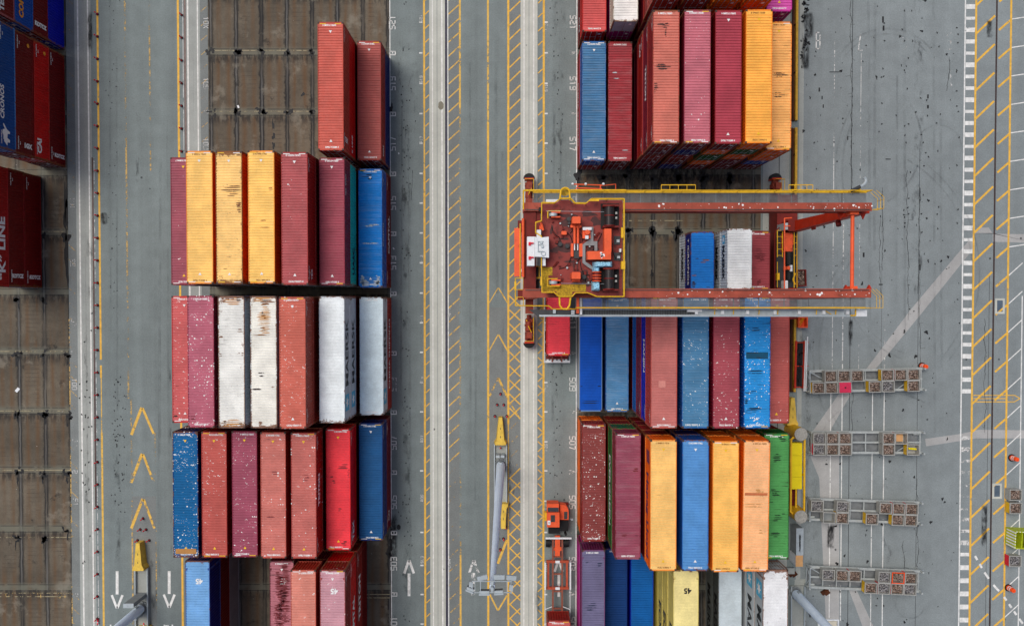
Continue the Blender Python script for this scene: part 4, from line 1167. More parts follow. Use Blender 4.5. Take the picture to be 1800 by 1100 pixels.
emblem(S['RB1'][0][2], -1, -2.05, 1.5, .5)
tx('RB0', 1, "CRONOS", -1, .95, .5, 1.45, 'txt_white', .02); tx('RB0', 1, "T 1", -1, .7, -1.9, 1.45, 'txt_white', .02)
tx('RD2', 4, "Hapag-Lloyd", -1, 1.45, 1.3, 1.3, 'txt_navy', .03, 0, 1.12)
o = MB()
for k in range(3): o.bar((-.62, -.5 + k * .5, 0), (.62, -.3 + k * .5, 0), .26, .004)
me_ = o.mesh("bar_emblem", M['txt_navy'])
o = add("bar_emblem", me_, S['RD2'][0][4]); o.matrix_local = Matrix.Translation((-CW / 2 - .004, 4.3, 1.5)) @ Matrix(((0, 0, -1), (-1, 0, 0), (0, 1, 0))).to_4x4()
tx('RD1', 2, "EVERGREEN", -1, 1.35, .4, 1.35, 'txt_white', .03, 0, 1.0)
tx('RC2', 3, "HANJIN", -1, .95, -.3, 1.5, 'txt_white', .04)
tx('D4', 3, "TRITON", 1, .85, .35, 1.5, 'txt_white', .05)
tx('D5', 2, "TEX", 1, 1.05, -4.5, 1.5, 'txt_white', .03)
tx('D6', 0, "CAI", 1, .7, -4.6, 1.4, 'txt_white', .03)
tx('C6', 0, "CHINA SHIPPING", 1, .95, 0, 1.5, 'txt_white', .02, 0, 1.05)
tx('B6', 1, "COSCO", 1, .7, -.6, 1.9, 'txt_white', .0); tx('B6', 0, "CAPITAL", 1, 1.05, -.4, 1.4, 'txt_white', .04)
tx('B5', 2, "UASC", 1, 1.1, -3.6, 1.3, 'txt_black', .04)
tx('B5', 3, "TEX  GOLD", 1, .4, 3.6, 2.0, 'txt_white', .01)
tx('B4', 4, "TEX", 1, .55, -5.1, 1.5, 'txt_white', .02)
tx('A6', 3, "TEX", 1, .7, -4.9, 1.3, 'txt_white', .02, vertical=True); tx('A6', 2, "K LINE", 1, .6, -4.7, 1.5, 'txt_white', .02)
tx('A7', 1, "CAI", 1, .7, -4.9, 1.2, 'txt_white', .02)
tx('E5', 2, "CAPITAL", 1, 1.2, .3, 1.3, 'txt_white', .05); tx('E5', 1, "TRITON", 1, 1.3, 1.6, 1.3, 'txt_white', .05)
tx('RA2', 3, "TRITON", -1, .9, -.5, 1.4, 'txt_white', .03); tx('RA2', 2, "CAI", -1, .8, -4.6, 1.4, 'txt_white', .03)
tx('RA0', 0, "CHINA SHIPPING", -1, .9, .4, 1.3, 'txt_white', .01); tx('T0', 0, "CAI", -1, 1.0, 4.0, 1.4, 'txt_white', .02)
# far left stacks seen broadside
tx('U1', 3, "CRONOS", 1, .78, -1.6, 2.0, 'txt_white', .03, 0.1)
an = MB()
an.face([(-.95, -.1, 0), (-.6, .35, 0), (-.1, .42, 0), (.2, .62, 0), (.5, .55, 0), (.62, .25, 0), (1.0, .5, 0), (1.15, .42, 0), (.8, .1, 0), (.6, -.1, 0), (.45, -.5, 0), (.25, -.5, 0), (.2, -.15, 0), (-.2, -.12, 0), (-.35, -.5, 0), (-.6, -.48, 0), (-.62, -.15, 0)])
me_ = an.mesh("animal_emblem", M['txt_white'])
o = add("animal_emblem", me_, S['U1'][0][3]); o.matrix_local = Matrix.Translation((CW / 2 + .003, -4.75, 1.45)) @ Matrix(((0, 0, 1), (1, 0, 0), (0, 1, 0))).to_4x4()
tx('U1', 2, "1GX", 1, .62, -5.1, 1.0, 'txt_white', .05, vertical=True)
tx('U1', 1, "CAI", 1, .95, -4.7, 1.75, 'txt_white', .05)
tx('U1', 0, "KOTCZ", 1, .52, -5.1, 1.1, 'txt_white', .04, vertical=True)
tx('U0', 3, "TEX", 1, .9, -4.9, 1.9, 'txt_white', .05); tx('U0', 2, "COMA", 1, .95, -3.9, 1.9, 'txt_orange', .05)
tx('U0', 1, "KOTCZ", 1, .55, -5.0, 1.3, 'txt_white', .05, vertical=True)
tx('U2', 2, "“K” LINE", 1, 1.35, -2.2, 1.0, 'txt_white', .05, 0, 1.25)
for lv in (1, 0): tx('U2', lv, "KOTCZ", 1, .52, -5.0, 1.2, 'txt_white', .04, vertical=True)
for key, lvs, sd_ in (('U1', (0, 1, 2, 3), 1), ('U2', (0, 1, 2), 1), ('B4', (4,), 1), ('D4', (3,), 1), ('D5', (2,), 1), ('D6', (0, 1), 1), ('B6', (1, 0), 1), ('C4', (4,), 1), ('A6', (3,), 1), ('E5', (3, 2, 1), 1), ('RA2', (4, 3, 2), -1), ('RC2', (4, 3, 2), -1)):
    for lv in lvs: end_marks(S[key][0][lv], 45 if key == 'E5' else 40, S[key][1][lv], sd_)
for lv in (2, 1): 
    o = tx('U1', lv, "•", 1, 1.3, 5.1, .75, 'txt_orange', .05, name="round_decal")
# marks of its own on single roofs: brown bar, patches, whitened end
def roof_patch(key, x0, x1, y0, y1, c, name, rust=.2, stain=.4):
    e = S[key][0][-1]; h = S[key][1][-1]
    o = MB().box(x0, x1, y0, y1, h - .03, h - .008).build(name, M['paint'], e, color=pc(c))
    o["rust"] = rust; o["stain"] = stain; o["chip"] = 0.0; o["fade"] = 0.0
    return o
roof_patch('RC5', -1.02, 1.0, .35, .95, (20, 76, 104), "repair_patch", .1, .9)
roof_patch('RD5', -1.05, 1.05, 1.0, 1.22, (190, 110, 70), "repair_patch", .6, .5)
roof_patch('RC2', -.5, .15, -2.3, -1.7, (206, 134, 124), "repair_patch", 0, .1)
roof_patch('D0', -1.0, 1.0, -5.75, -5.25, (186, 134, 76), "rusty_end_plate", .5, .5)
# grey door leaves of the white box
for ch in S['T1'][0][2].children:
    if ch.name.startswith("door"): ch.color = pc((168, 172, 180))

def roof_marks(key, m, rects, dens=1.0, name="scuff_mark"):
    """scrapes on one roof: thin smears lying across it along the ribs; rects are where they sit on the roof"""
    e = S[key][0][-1]; h = S[key][1][-1]; z = e.location.z + h
    r7 = random.Random(key + m); b = MB()
    for (p0, q0, p1, q1) in rects:
        A, B = at(p0, q0, z), at(p1, q1, z)
        x0, x1, y0, y1 = A.x - e.location.x, B.x - e.location.x, B.y - e.location.y, A.y - e.location.y
        n_ = max(1, int((y1 - y0) / .16 * dens))
        for k in range(n_):
            yc = y0 + (y1 - y0) * (k + .5) / n_ + r7.uniform(-.02, .02)
            t = 1 - abs((k + .5) / n_ - .5) * 1.1
            w_ = (x1 - x0) * min(1, t * r7.uniform(.55, 1.2)); c_ = (x0 + x1) / 2 + (x1 - x0 - w_) * r7.uniform(-.4, .4)
            hh = r7.uniform(.03, .085); a0, a1 = max(-1.13, c_ - w_ / 2), min(1.13, c_ + w_ / 2)
            b.face([(a0, yc - hh * .2, h - .013), (a0 + (a1 - a0) * .3, yc - hh, h - .013), (a1 - (a1 - a0) * .2, yc - hh * .8, h - .013), (a1, yc, h - .013), (a1 - (a1 - a0) * .3, yc + hh, h - .013), (a0 + (a1 - a0) * .2, yc + hh * .7, h - .013)])
    o = b.build(name, M[m], e); o["kind"] = "stuff"
roof_marks('B2', 'mark_rust', [(387, 325, 426, 346), (414, 352, 427, 374), (383, 483, 395, 489), (383, 267, 399, 273), (411, 267, 427, 275), (392, 470, 400, 474)])
roof_marks('B3', 'mark_tan', [(456, 386, 470, 390), (455, 397, 475, 402), (471, 329, 481, 336)], 1.0)
roof_marks('C3', 'mark_tan', [(450, 534, 478, 590), (441, 522, 484, 530)], .9)
roof_marks('C3', 'mark_rust', [(458, 548, 468, 560), (456, 574, 472, 582), (456, 526, 484, 536), (441, 587, 475, 592), (440, 521, 452, 531)], 1.1)
roof_marks('C3', 'mark_dark', [(449, 653, 474, 663), (440, 681, 462, 687)], .7)
roof_marks('C2', 'mark_tan', [(384, 522, 428, 536), (386, 736, 430, 750)], 1.0)
roof_marks('C2', 'mark_rust', [(383, 589, 392, 594), (414, 577, 428, 584), (384, 619, 392, 628), (423, 619, 429, 626), (383, 521, 400, 531), (413, 521, 428, 530), (386, 739, 399, 749), (416, 742, 430, 751)])
roof_marks('D5', 'mark_red', [(588, 815, 616, 824), (583, 843, 592, 850), (592, 892, 602, 899), (610, 824, 616, 840), (597, 950, 612, 959), (580, 835, 586, 840)])
roof_marks('D3', 'mark_red', [(476, 827, 492, 835), (466, 906, 485, 911)]); roof_marks('D4', 'mark_red', [(530, 833, 545, 846)], .8)
roof_marks('RA2', 'mark_dark', [(1163, 40, 1178, 50), (1150, 40, 1170, 46), (1147, 112, 1182, 123), (1147, 145, 1158, 163), (1168, 50, 1172, 66)])
roof_marks('RA6', 'mark_dark', [(1356, 127, 1388, 137), (1357, 162, 1388, 172)])
roof_marks('RB2', 'mark_red', [(1324, 437, 1348, 461), (1329, 491, 1339, 501)], 1.1)
roof_marks('RB0', 'mark_rust', [(1228, 455, 1252, 463), (1214, 482, 1225, 487)]); roof_marks('RB0', 'mark_dark', [(1213, 494, 1226, 506), (1222, 452, 1229, 457), (1241, 502, 1249, 507)])
roof_marks('RC5', 'mark_navy', [(1303, 699, 1316, 709), (1301, 716, 1344, 723), (1310, 650, 1344, 658), (1320, 574, 1338, 583), (1318, 684, 1332, 690)])
roof_marks('RC0', 'mark_navy', [(1018, 703, 1056, 710), (1018, 676, 1026, 681), (1050, 676, 1057, 681)])
roof_marks('RD6', 'mark_green', [(1357, 796, 1376, 813), (1352, 859, 1374, 871), (1355, 904, 1377, 916), (1350, 935, 1374, 944), (1366, 764, 1383, 776), (1351, 881, 1360, 884), (1372, 900, 1382, 905)])
roof_marks('RD5', 'mark_tan', [(1304, 884, 1346, 892), (1326, 859, 1346, 872), (1333, 929, 1343, 938)], 1.0)
roof_marks('RE0', 'mark_navy', [(1027, 1058, 1052, 1073), (1046, 988, 1060, 996), (1028, 986, 1036, 990)], .8)
roof_marks('E3', 'mark_red', [(482, 1004, 500, 1050), (486, 1040, 512, 1100), (488, 990, 512, 1060), (478, 1060, 500, 1100)], 1.3)
roof_marks('B6', 'mark_navy', [(634, 306, 656, 316), (631, 297, 642, 303), (656, 297, 668, 303)], .9)
roof_marks('B6', 'mark_pale', [(631, 484, 642, 503), (659, 484, 670, 503), (631, 492, 651, 504), (652, 493, 670, 504), (632, 394, 670, 398), (632, 426, 668, 429)], 1.5)
roof_marks('RA1', 'mark_pale', [(1075, 125, 1086, 130), (1078, 136, 1090, 140), (1092, 262, 1106, 266)], .7)
roof_marks('RD1', 'mark_red', [(1110, 822, 1126, 829), (1090, 938, 1104, 944)])
roof_marks('C0', 'mark_dark', [(302, 727, 313, 735)], .7); roof_marks('C1', 'mark_red', [(333, 730, 345, 738)], .8)
# ================================================================== gantry crane
ZB = 21.0                                    # top of the girders
cr = empty("gantry_crane", (at(929.6, 460).x, at(929.6, 460).y, 0), 0, "tall orange rail gantry crane with two long girders spanning the right stacks", "crane")
CO = cr.location.copy()
class CB(MB):                                # builder in world metres, shifted to the crane's own origin
    org = CO
    def build(s, name, m, parent=None, **k):
        s.v = [(a - s.org.x, b - s.org.y, c - s.org.z) for a, b, c in s.v]
        return MB.build(s, name, m, parent, **k)
def wx(px, z, py=450): return at(px, py, z).x
def wy(py, z, px=1000): return at(px, py, z).y
def pxbox(b, p0, q0, p1, q1, z0, z1, mi=0):
    """box whose top face covers the given pixels"""
    a, c = at(p0, q0, z1), at(p1, q1, z1)
    return b.box(a.x, c.x, c.y, a.y, z0, z1, mi)
XL, XR = at(929.6, 460).x, 28.45
XE = wx(1532, ZB)
XS = wx(919, ZB)
YU0, YU1 = wy(370.5, ZB), wy(357, ZB)
YW0, YW1 = wy(522.5, ZB), wy(508, ZB)
for (y0, y1) in ((YU0, YU1), (YW0, YW1)):
    b = CB()
    b.box(XS, XE, y0 - .03, y1 + .03, ZB - .06, ZB)             # top flange
    b.box(XS + .05, XE - .04, y0 + .04, y1 - .04, ZB - 1.65, ZB - .06)
    b.box(XS, XE, y0 - .03, y1 + .03, ZB - 1.72, ZB - 1.65)
    for k in range(11):
        x = XS + 1 + k * 2.7
        b.box(x, x + .05, y0, y0 + .04, ZB - 1.65, ZB - .06)
    g = b.build("girder", M['beam'], cr)
    b = CB(); yr = y0 + .05 if y0 > 3 else y1 - .12
    b.box(XS + .2, XE - .2, yr, yr + .07, ZB + .001, ZB + .08)
    b.build("trolley_rail", M['rail'], g)
    # white droppings on the girder, thickest at the right end
    b = CB(); rnd2 = random.Random(int(y0 * 10))
    for k in range(46):
        x = XS + (XE - XS) * (rnd2.random() ** .36); y = rnd2.uniform(y0 + .1, y1 - .05); r = .02 + .085 * rnd2.random() ** 3
        b.face([(x + math.cos(t * PI / 4) * r * rnd2.uniform(.7, 1.3), y + math.sin(t * PI / 4) * r * rnd2.uniform(.7, 1.3), ZB + .004) for t in range(8)])
    o = b.build("bird_dropping", M['txt_white'], g); o["kind"] = "stuff"
# sills along the rails, bogies, legs
for X in (XL, XR):
    b = CB()
    if X > 10: b.box(28.05, 30.2, -2.2, 11.0, .5, 3.1)
    else: b.box(X - .42, X + .42, -1.6, 10.6, 1.9, 3.1)
    b.build("sill_beam", M['dark_red'] if X > 10 else M['travel'], cr)
    for (y0, s_) in ((9.9, 1), (-1.75, -1)):
        b = CB()
        ya, yb = sorted((y0, y0 + s_ * 2.9))
        b.box(X - .26, X + .26, ya, yb, .75, 1.5)
        for k in range(3): b.box(X - .42, X + .42, ya + .1 + k * .95, ya + .55 + k * .95, .7, 1.35 + .2 * k)
        b.box(X - .25, X + .25, ya + .4, yb - .4, .45, .75)
        bo = b.build("bogie", M['travel'], cr)
        for k in range(4):
            yc = ya + .45 + k * .68
            b = CB(); b.tube((X - .12, yc, .36), (X + .12, yc, .36), .34, n=16); b.build("wheel", M['dgrey'], bo)
        b = CB(); yt = y0 + s_ * 2.9
        b.box(X - .5, X + .5, *sorted((yt, yt + s_ * .18)), .5, 1.9)
        b.build("buffer_beam", M['crane_red'], bo)
        b = CB()
        ring = [(X + math.cos(t * PI / 10) * .62, yt + s_ * (.18 + math.sin(t * PI / 10) * .55)) for t in range(11)]
        b.prism(ring, .85, 1.5); b.build("rubber_buffer", M['black'], bo)
        # hoses, motor and yellow guard rails on the bogie
        b = CB()
        b.tube((X - .1, y0 + s_ * .7, 2.2), (X - .1, y0 + s_ * 1.7, 2.2), .3, n=14)
        b.box(X - .3, X + .3, *sorted((y0 + s_ * 1.8, y0 + s_ * 2.5)), 1.9, 2.4)
        b.tube((X + .3, y0 + s_ * .5, 1.7), (X + .3, y0 + s_ * 1.2, 1.7), .16, n=10); b.tube((X - .35, y0 + s_ * 1.9, 1.6), (X - .35, y0 + s_ * 2.6, 1.5), .1, n=8)
        b.build("travel_motor", M['travel'], bo)
        b = CB(); r9 = random.Random(int(X * 7 + y0))
        for _ in range(26):
            yy = y0 + s_ * r9.uniform(.1, 2.6); b.cbox((X + r9.uniform(-.4, .4), yy, r9.uniform(1.5, 2.1)), (r9.uniform(.08, .3), r9.uniform(.08, .35), r9.uniform(.1, .4)))
        b.build("brake_gear", M['dark_red'], bo)
        b = CB()
        b.path([(X + .45, y0 + s_ * .3, 2.0), (X + .45, y0 + s_ * 2.8, 2.0), (X + .45, y0 + s_ * 2.8, 2.9), (X + .45, y0 + s_ * .3, 2.9)], .03, 6)
        b.path([(X - .45, y0 + s_ * 2.8, 2.0), (X - .45, y0 + s_ * 2.8, 2.9), (X + .45, y0 + s_ * 2.8, 2.9)], .03, 6)
        b.path([(X - .3, y0 + s_ * .5, 1.95), (X - .05, y0 + s_ * 1.3, 2.55), (X + .25, y0 + s_ * 1.9, 2.35), (X + .2, y0 + s_ * 2.6, 1.95)], .05, 6)
        b.build("guard_rail", M['yellow'], bo)
    for (ym, yt) in (((YU0 + YU1) / 2, (YU0 + YU1) / 2), ((YW0 + YW1) / 2, (YW0 + YW1) / 2)):
        b = CB()
        xi = 29.3 if X > 10 else X - .5
        zb, zt = 3.1, ZB - 1.72
        # box leg, a little wider at the foot
        lo = [(xi - .05, ym - .55), (xi + .95, ym - .55), (xi + .95, ym + .55), (xi - .05, ym + .55)]
        hi = [(xi + .30, ym - .34), (xi + 1.05, ym - .34), (xi + 1.05, ym + .34), (xi + .30, ym + .34)]
        b.quad(*[(p[0], p[1], zb) for p in lo][::-1]); b.quad(*[(p[0], p[1], zt) for p in hi])
        for k in range(4):
            q = (k + 1) % 4
            b.quad((*lo[k], zb), (*lo[q], zb), (*hi[q], zt), (*hi[k], zt))
        lg = b.build("leg", M['crane_red'], cr)
        b = CB()
        b.box(xi - .75, xi - .06, ym - .6, ym + .5, 3.1, 5.0); b.build("foot_bracket", M['dark_red'], lg)
        if X > 10 and ym > 3:
            b = CB(); b.box(xi - 1.25, xi - .95, ym - .5, ym + .2, 3.1, 5.5); b.build("conduit", M['galv'], lg)
            b = CB(); b.box(xi - .1, xi + .0, ym - .9, ym - .56, 9.5, 10.4); b.tube((xi + .6, ym - .5, 14), (xi + .6, ym - .9, 14.2), .25, n=10); b.build("junction_box", M['dark_red'], lg)
        if X < 10:
            pass
# cross tie at the right end and end walkways
b = CB(); xt = wx(1498, ZB - .8)
b.tube((xt, YW1, ZB - .8), (xt, YU0, ZB - .8), .155, n=14)
b.box(xt - .35, xt + .35, YU0 - .25, YU0, ZB - 1.2, ZB - .4); b.box(xt - .3, xt + .3, YW1, YW1 + .25, ZB - 1.2, ZB - .4)
b.build("cross_tie", M['orange'], cr)
b = CB()
for px in (1476, 1516): 
    x = wx(px, ZB - 1.7); b.prism([(x - .25, YU0), (x + .25, YU0), (x, YU0 - .55)], ZB - 1.75, ZB - 1.6); b.prism([(x - .18, YW1), (x + .18, YW1), (x, YW1 + .35)], ZB - .6, ZB - .3)
b.build("bracket", M['crane_red'], cr)
# left cross girder
b = CB(); xl = wx(937, ZB)
b.box(XS + .05, XS + 1.1, YW1, YU0, ZB - 1.3, ZB - .3)
b.build("cross_girder", M['dark_red'], cr)
# walkways with open grating; the ground shows through
def walkway(y0, y1, x0, x1, z, outer):
    e = CB()
    k = 0; x = x0
    while x < x1:
        e.box(x, x + .034, y0, y1, z - .03, z); x += .085
    for i in range(9):
        y = y0 + (y1 - y0) * i / 8
        e.box(x0, x1, y - .008, y + .008, z - .029, z + .001)
    for i in range(int((x1 - x0) / 2.1)):
        xx = x0 + 2.1 * i + .6
        e.bar((xx, y0, z - .08), (xx, y1, z - .08), .06, .1)
    for i in (2, 9): e.bar((x0 + i * 2.4, y0, z - .1), (x0 + i * 2.4 + 1.5, y1, z - .1), .03, .03)
    o = e.build("walkway_grating", M['grate'], cr)
    e = CB()
    e.box(x0, x1, outer - .06, outer + .06, z - .12, z + .06)
    for hz in (.55, 1.1): e.tube((x0, outer, z + hz), (x1, outer, z + hz), .035, n=6)
    n_ = int((x1 - x0) / 1.5)
    for i in range(n_ + 1):
        xx = x0 + (x1 - x0) * i / n_
        e.tube((xx, outer, z), (xx, outer, z + 1.1), .028, n=6)
    e.build("handrail", M['yellow'], o)
    return o
ZW = ZB - .35
YUo = wy(336.5, ZW + .5)
wu = walkway(YU1 + .04, YUo, wx(936, ZW), wx(1522, ZW), ZW, YUo)
YLo = wy(541, ZW + .5)
wl = walkway(YLo, YW0 - .04, wx(1012, ZW), wx(1522, ZW), ZW, YLo)
# yellow end cages
for (ya, yb) in ((YU0 + .1, YUo), (YLo, YW1)):
    b = CB(); x0, x1 = XE + .02, XE + .62
    for hz in (0, .55, 1.1):
        b.path([(x0, ya, ZW + hz), (x1, ya, ZW + hz), (x1, (ya + yb) / 2 + .2, ZW + hz), (x0, yb, ZW + hz)], .022, 6)
    for y in (ya, (ya + yb) / 2): b.tube((x1, y, ZW), (x1, y, ZW + 1.1), .022, n=6)
    b.build("end_cage", M['yellow'], cr)
# extra yellow double rails standing on the outer walkway
b = CB()
for (p0, p1) in ((1162, 1222), (1386, 1428), (1005, 1060)):
    if p0 == 1005: continue
    x0, x1 = wx(p0, ZW + 1), wx(p1, ZW + 1)
    for yy in (YUo + .05, YUo + .45): b.tube((x0, yy, ZW + 1.0), (x1, yy, ZW + 1.0), .04, n=6)
    for i in range(5):
        xx = x0 + (x1 - x0) * i / 4; b.tube((xx, YUo, ZW + 1.0), (xx, YUo + .45, ZW + 1.0), .025, n=6)
b.build("loading_rail", M['yellow'], wu)
# tubular yellow hoop rails left
b = CB()
x0, x1 = wx(920, ZB + .8), wx(1010, ZB + .8)
b.tube((x0, YUo, ZW + 1.05), (wx(1100, ZB + .8), YUo, ZW + 1.05), .085, n=10)
b.path([(x0, YUo, ZW + 1.05), (x0, YU1 - .6, ZW + 1.05)], .06, 8)
b.build("tube_rail", M['yellow'], wu)
# floodlight bar above the upper walkway
b = CB(); zf = ZB + .2; yf = wy(326, zf)
b.tube((wx(1004, zf), yf + .1, zf), (wx(1063, zf), yf, zf), .05, n=8); b.tube((wx(1016, zf), yf - .22, zf), (wx(1058, zf), yf - .3, zf), .06, n=8)
b.bar((wx(1016, zf), yf, zf), (wx(1010, zf), YUo, zf), .08, .06); b.bar((wx(1055, zf), yf, zf), (wx(1055, zf), YUo, zf), .08, .06)
b.path([(wx(1063, zf), yf, zf), (wx(1082, zf), yf + .1, zf), (wx(1082, zf), YUo, zf)], .03, 6)
fb = b.build("floodlight_bar", M['orange'], cr)
for px in (1006, 1029, 1060):
    b = CB(); c = (wx(px, zf), yf + .1, zf)
    for k in range(5): b.tube((c[0], c[1], c[2] - .15 + k * .08), (c[0], c[1], c[2] - .07 + k * .08), .10 + .02 * math.sin(k * PI / 4) , .10 + .02 * math.sin((k + 1) * PI / 4), n=10)
    b.build("floodlight", M['white'], fb)
# white bent lamp at the right end
b = CB(); zf = ZB + .3
pts = [at(1499, 333, zf), at(1509, 330, zf)]
b.tube(at(1496, 336, zf), at(1512, 328, zf), .14, n=10); b.build("lamp_body", M['dgrey'], cr)
b = CB(); b.path([at(1512, 328.5, zf), at(1518, 325, zf), at(1522, 320, zf), at(1521.5, 315, zf), at(1518.5, 312, zf)], .12, 10); b.build("lamp_arm", M['galv'], cr)
b = CB(); b.cbox((wx(1506, ZB), YUo + .1, ZB), (.5, .25, .12)); b.build("lamp_mount", M['yellow'], cr)
# festoon track along the lower walkway
ZF = ZB - .9
b = CB(); xa, xb = wx(948, ZF), wx(1524, ZF); ya, yb = wy(556.5, ZF), wy(543, ZF)
b.box(xa, xb, ya, ya + .16, ZF - .08, ZF); b.box(xa + 3.2, xb - 1.8, ya + .16, yb - .06, ZF - .22, ZF - .16); b.box(xa + 3.2, xb - 1.8, yb - .06, yb, ZF - .08, ZF)
ft = b.build("festoon_tray", M['galv'], cr)
b = CB()
for i in range(10):
    y = ya + .19 + i * (yb - .1 - ya - .19) / 10
    b.box(wx(1014, ZF), wx(1222, ZF), y, y + .022, ZF - .16, ZF - .10)
for i in range(46):
    x = wx(1014, ZF) + i * .213; b.box(x, x + .03, ya + .17, yb - .08, ZF - .1, ZF - .07)
b.build("drag_chain", M['dgrey'], ft)
b = CB()
for px in (1222, 1268, 1312, 1360, 1403, 1446, 1488):
    pxbox(b, px, 545, px + 5, 552, ZF - .16, ZF + .05)
pxbox(b, 1208, 543, 1234, 548, ZF - .1, ZF + .12); pxbox(b, 1504, 545, 1524, 556, ZF - .2, ZF + .02)
b.build("cable_carrier", M['white'], ft)
b = CB()
for px in (1257, 1290, 1335, 1368, 1436, 1470): b.bar((wx(px, ZF), yb - .05, ZF + .04), (wx(px, ZF), ya + .18, ZF - .06), .07, .05)
b.bar((wx(1450, ZF), yb - .1, ZF), (wx(1462, ZF), ya + .2, ZF), .05, .05)
b.path([(wx(1495, ZF), ya + .1, ZF + .1), (wx(1504, ZF), ya + .1, ZF + .1), (wx(1504, ZF), yb, ZF + .1)], .06, 6)
b.build("support_arm", M['yellow'], ft)
b = CB()
a_ = [(930, 544), (945, 556.5), (1016, 556.5), (1012, 545)]
b.prism([(at(p, q, ZF).x, at(p, q, ZF).y) for p, q in a_], ZF - .3, ZF - .12); b.build("cable_chute", M['dgrey'], ft)
b = CB(); pxbox(b, 972, 544, 977, 551, ZF - .1, ZF + .1); pxbox(b, 1004, 545, 1010, 553, ZF - .1, ZF + .1); b.build("chute_clamp", M['galv'], ft)
b = CB()
a1, a2 = at(1014, 519, ZB), at(1018.5, 551, ZB)
b.box(a1.x, a2.x, a2.y, a1.y, ZB - .7, ZB - .3); b.build("strut", M['orange'], cr)
b = CB(); a1, a2 = at(1020, 518, ZB), at(1024, 553, ZB); b.box(a1.x, a2.x, a2.y, a1.y, ZB - .7, ZB - .35); a1 = at(1024, 518, ZB); a2 = at(1046, 525, ZB); b.box(a1.x, a2.x, a2.y, a1.y, ZB - .7, ZB - .4); b.build("pale_strut", M['white'], cr)
# left service platforms
zp = ZB - .8
b = CB(); pxbox(b, 904, 401, 913.5, 486, zp - .6, zp); b.build("side_panel", M['orange'], cr)
b = CB()
b.tube(at(919.5, 384, ZB), at(919.5, 487, ZB), .12, n=10); b.build("side_tube", M['orange'], cr)
b = CB()
for i in range(40):
    q = 395 + i * 2.3; a = at(915, q, zp); b.box(a.x, a.x + .36, a.y - .03, a.y + .03, zp - .05, zp)
b.box(at(915, 395, zp).x, at(915, 395, zp).x + .05, at(915, 487, zp).y, at(915, 393, zp).y, zp - .08, zp - .02); b.build("ladder", M['dark_red'], cr)
b = CB()
b.path([at(914.5, 393, zp), at(914.5, 490, zp)], .05, 6)
b.path([at(906, 489, zp), at(906, 537, zp), at(942, 537.5, zp), at(965, 537.5, zp), at(971, 543, zp), at(1014, 543, zp)], .05, 8)
b.path([at(920, 489, zp), at(920, 537, zp)], .035, 6); b.path([at(906, 489, zp), at(951, 489, zp)], .04, 6); b.path([at(906, 509, zp), at(920, 509, zp)], .03, 6); b.path([at(906, 522, zp), at(920, 522, zp)], .03, 6)
b.path([at(921, 468, zp), at(921, 488, zp), at(948, 488, zp), at(948, 468, zp)], .05, 6, closed=True)
pxbox(b, 904, 495, 907.5, 510, zp - .1, zp + .05)
b.build("platform_rail", M['yellow'], cr)
b = CB()
for (p0, q0, p1, q1) in ((922, 470, 930, 487), (938, 470, 947, 487)): pxbox(b, p0, q0, p1, q1, zp - 1.0, zp - .3)
pxbox(b, 922, 490, 948, 507, zp - 1.5, zp - .9)
for i in range(7):
    x0_ = 924 + i * 3; pxbox(b, x0_, 490, x0_ + 1, 507, zp - .6, zp - .5)
b.build("service_platform", M['dgrey'], cr)
b = CB(); pxbox(b, 934, 471, 942, 482, zp - .5, zp - .2); pxbox(b, 935, 490, 943, 493, zp - .4, zp - .3); b.build("platform_box", M['binst'], cr)
b = CB(); pxbox(b, 930, 468, 946, 486, zp - .62, zp - .5); b.build("platform_grating", M['grating_y'], cr)
b = CB(); pxbox(b, 921, 373, 950, 393, ZB - 1.2, ZB - .45); b.build("end_box", M['dark_red'], cr)
b = CB(); c = at(909, 460, zp + .2)
pxbox(b, 916.2, 473, 919.4, 478, zp, zp + .3); b.build("beacon", M['white'], cr)
# equipment on the right-hand sill
zs = 4.2
b = CB()
for (p0, p1) in ((1366.5, 1375.5), (1396, 1401)):
    for pp in (p0, p1): b.tube(at(pp, 405 if pp < 1380 else 408, zs), at(pp, 452 if pp < 1380 else 506, zs), .045, n=6)
    for q in range(405, 453, 11): b.tube(at(p0, q, zs), at(p1, q, zs), .03, n=6)
b.tube(at(1366.5, 460, zs), at(1366.5, 505, zs), .04, n=6); pxbox(b, 1367, 480, 1370.5, 492, zs - .8, zs)
b.path([at(1398, 480, zs), at(1394, 492, zs), at(1398, 500, zs)], .08, 6)
b.build("sill_rail", M['yellow'], cr)
b = CB()
for i in range(22):
    q = 408 + i * 4.4; pxbox(b, 1367, q, 1375, q + .8, zs - 1.05, zs - 1.0)
pxbox(b, 1365, 402, 1399, 505, 3.11, 3.14)
b.build("sill_deck", M['dgrey'], cr)
b = CB(); pxbox(b, 1379.5, 409, 1393, 442, 3.1, 4.3); pxbox(b, 1393, 412, 1397, 430, 3.1, 3.9)
b.build("hydraulic_cabinet", simple("rust_flaked_orange", (226, 88, 46), 0.6, 0.15, 1.0, 0, 0.95, (110, 54, 26)), cr)
b = CB(); b.tube(at(1387, 443, 3.9), at(1387, 466, 3.9), .42, n=16); b.tube(at(1387, 470, 3.7), at(1387, 492, 3.7), .36, n=16); b.build("cable_reel", M['black'], cr)
b = CB(); c = at(1386, 471, 4.2); b.tube((c.x, c.y, 3.4), (c.x, c.y, 4.3), .2, n=12); pxbox(b, 1380, 469, 1383, 474, 3.4, 4.0); b.build("pump", M['orange'], cr)
b = CB(); pxbox(b, 1389, 466, 1393, 477, 3.4, 4.3); pxbox(b, 1378.5, 493, 1385, 507, 3.2, 4.1); b.build("control_box", M['white'], cr)
b = CB(); zt_ = 12.0
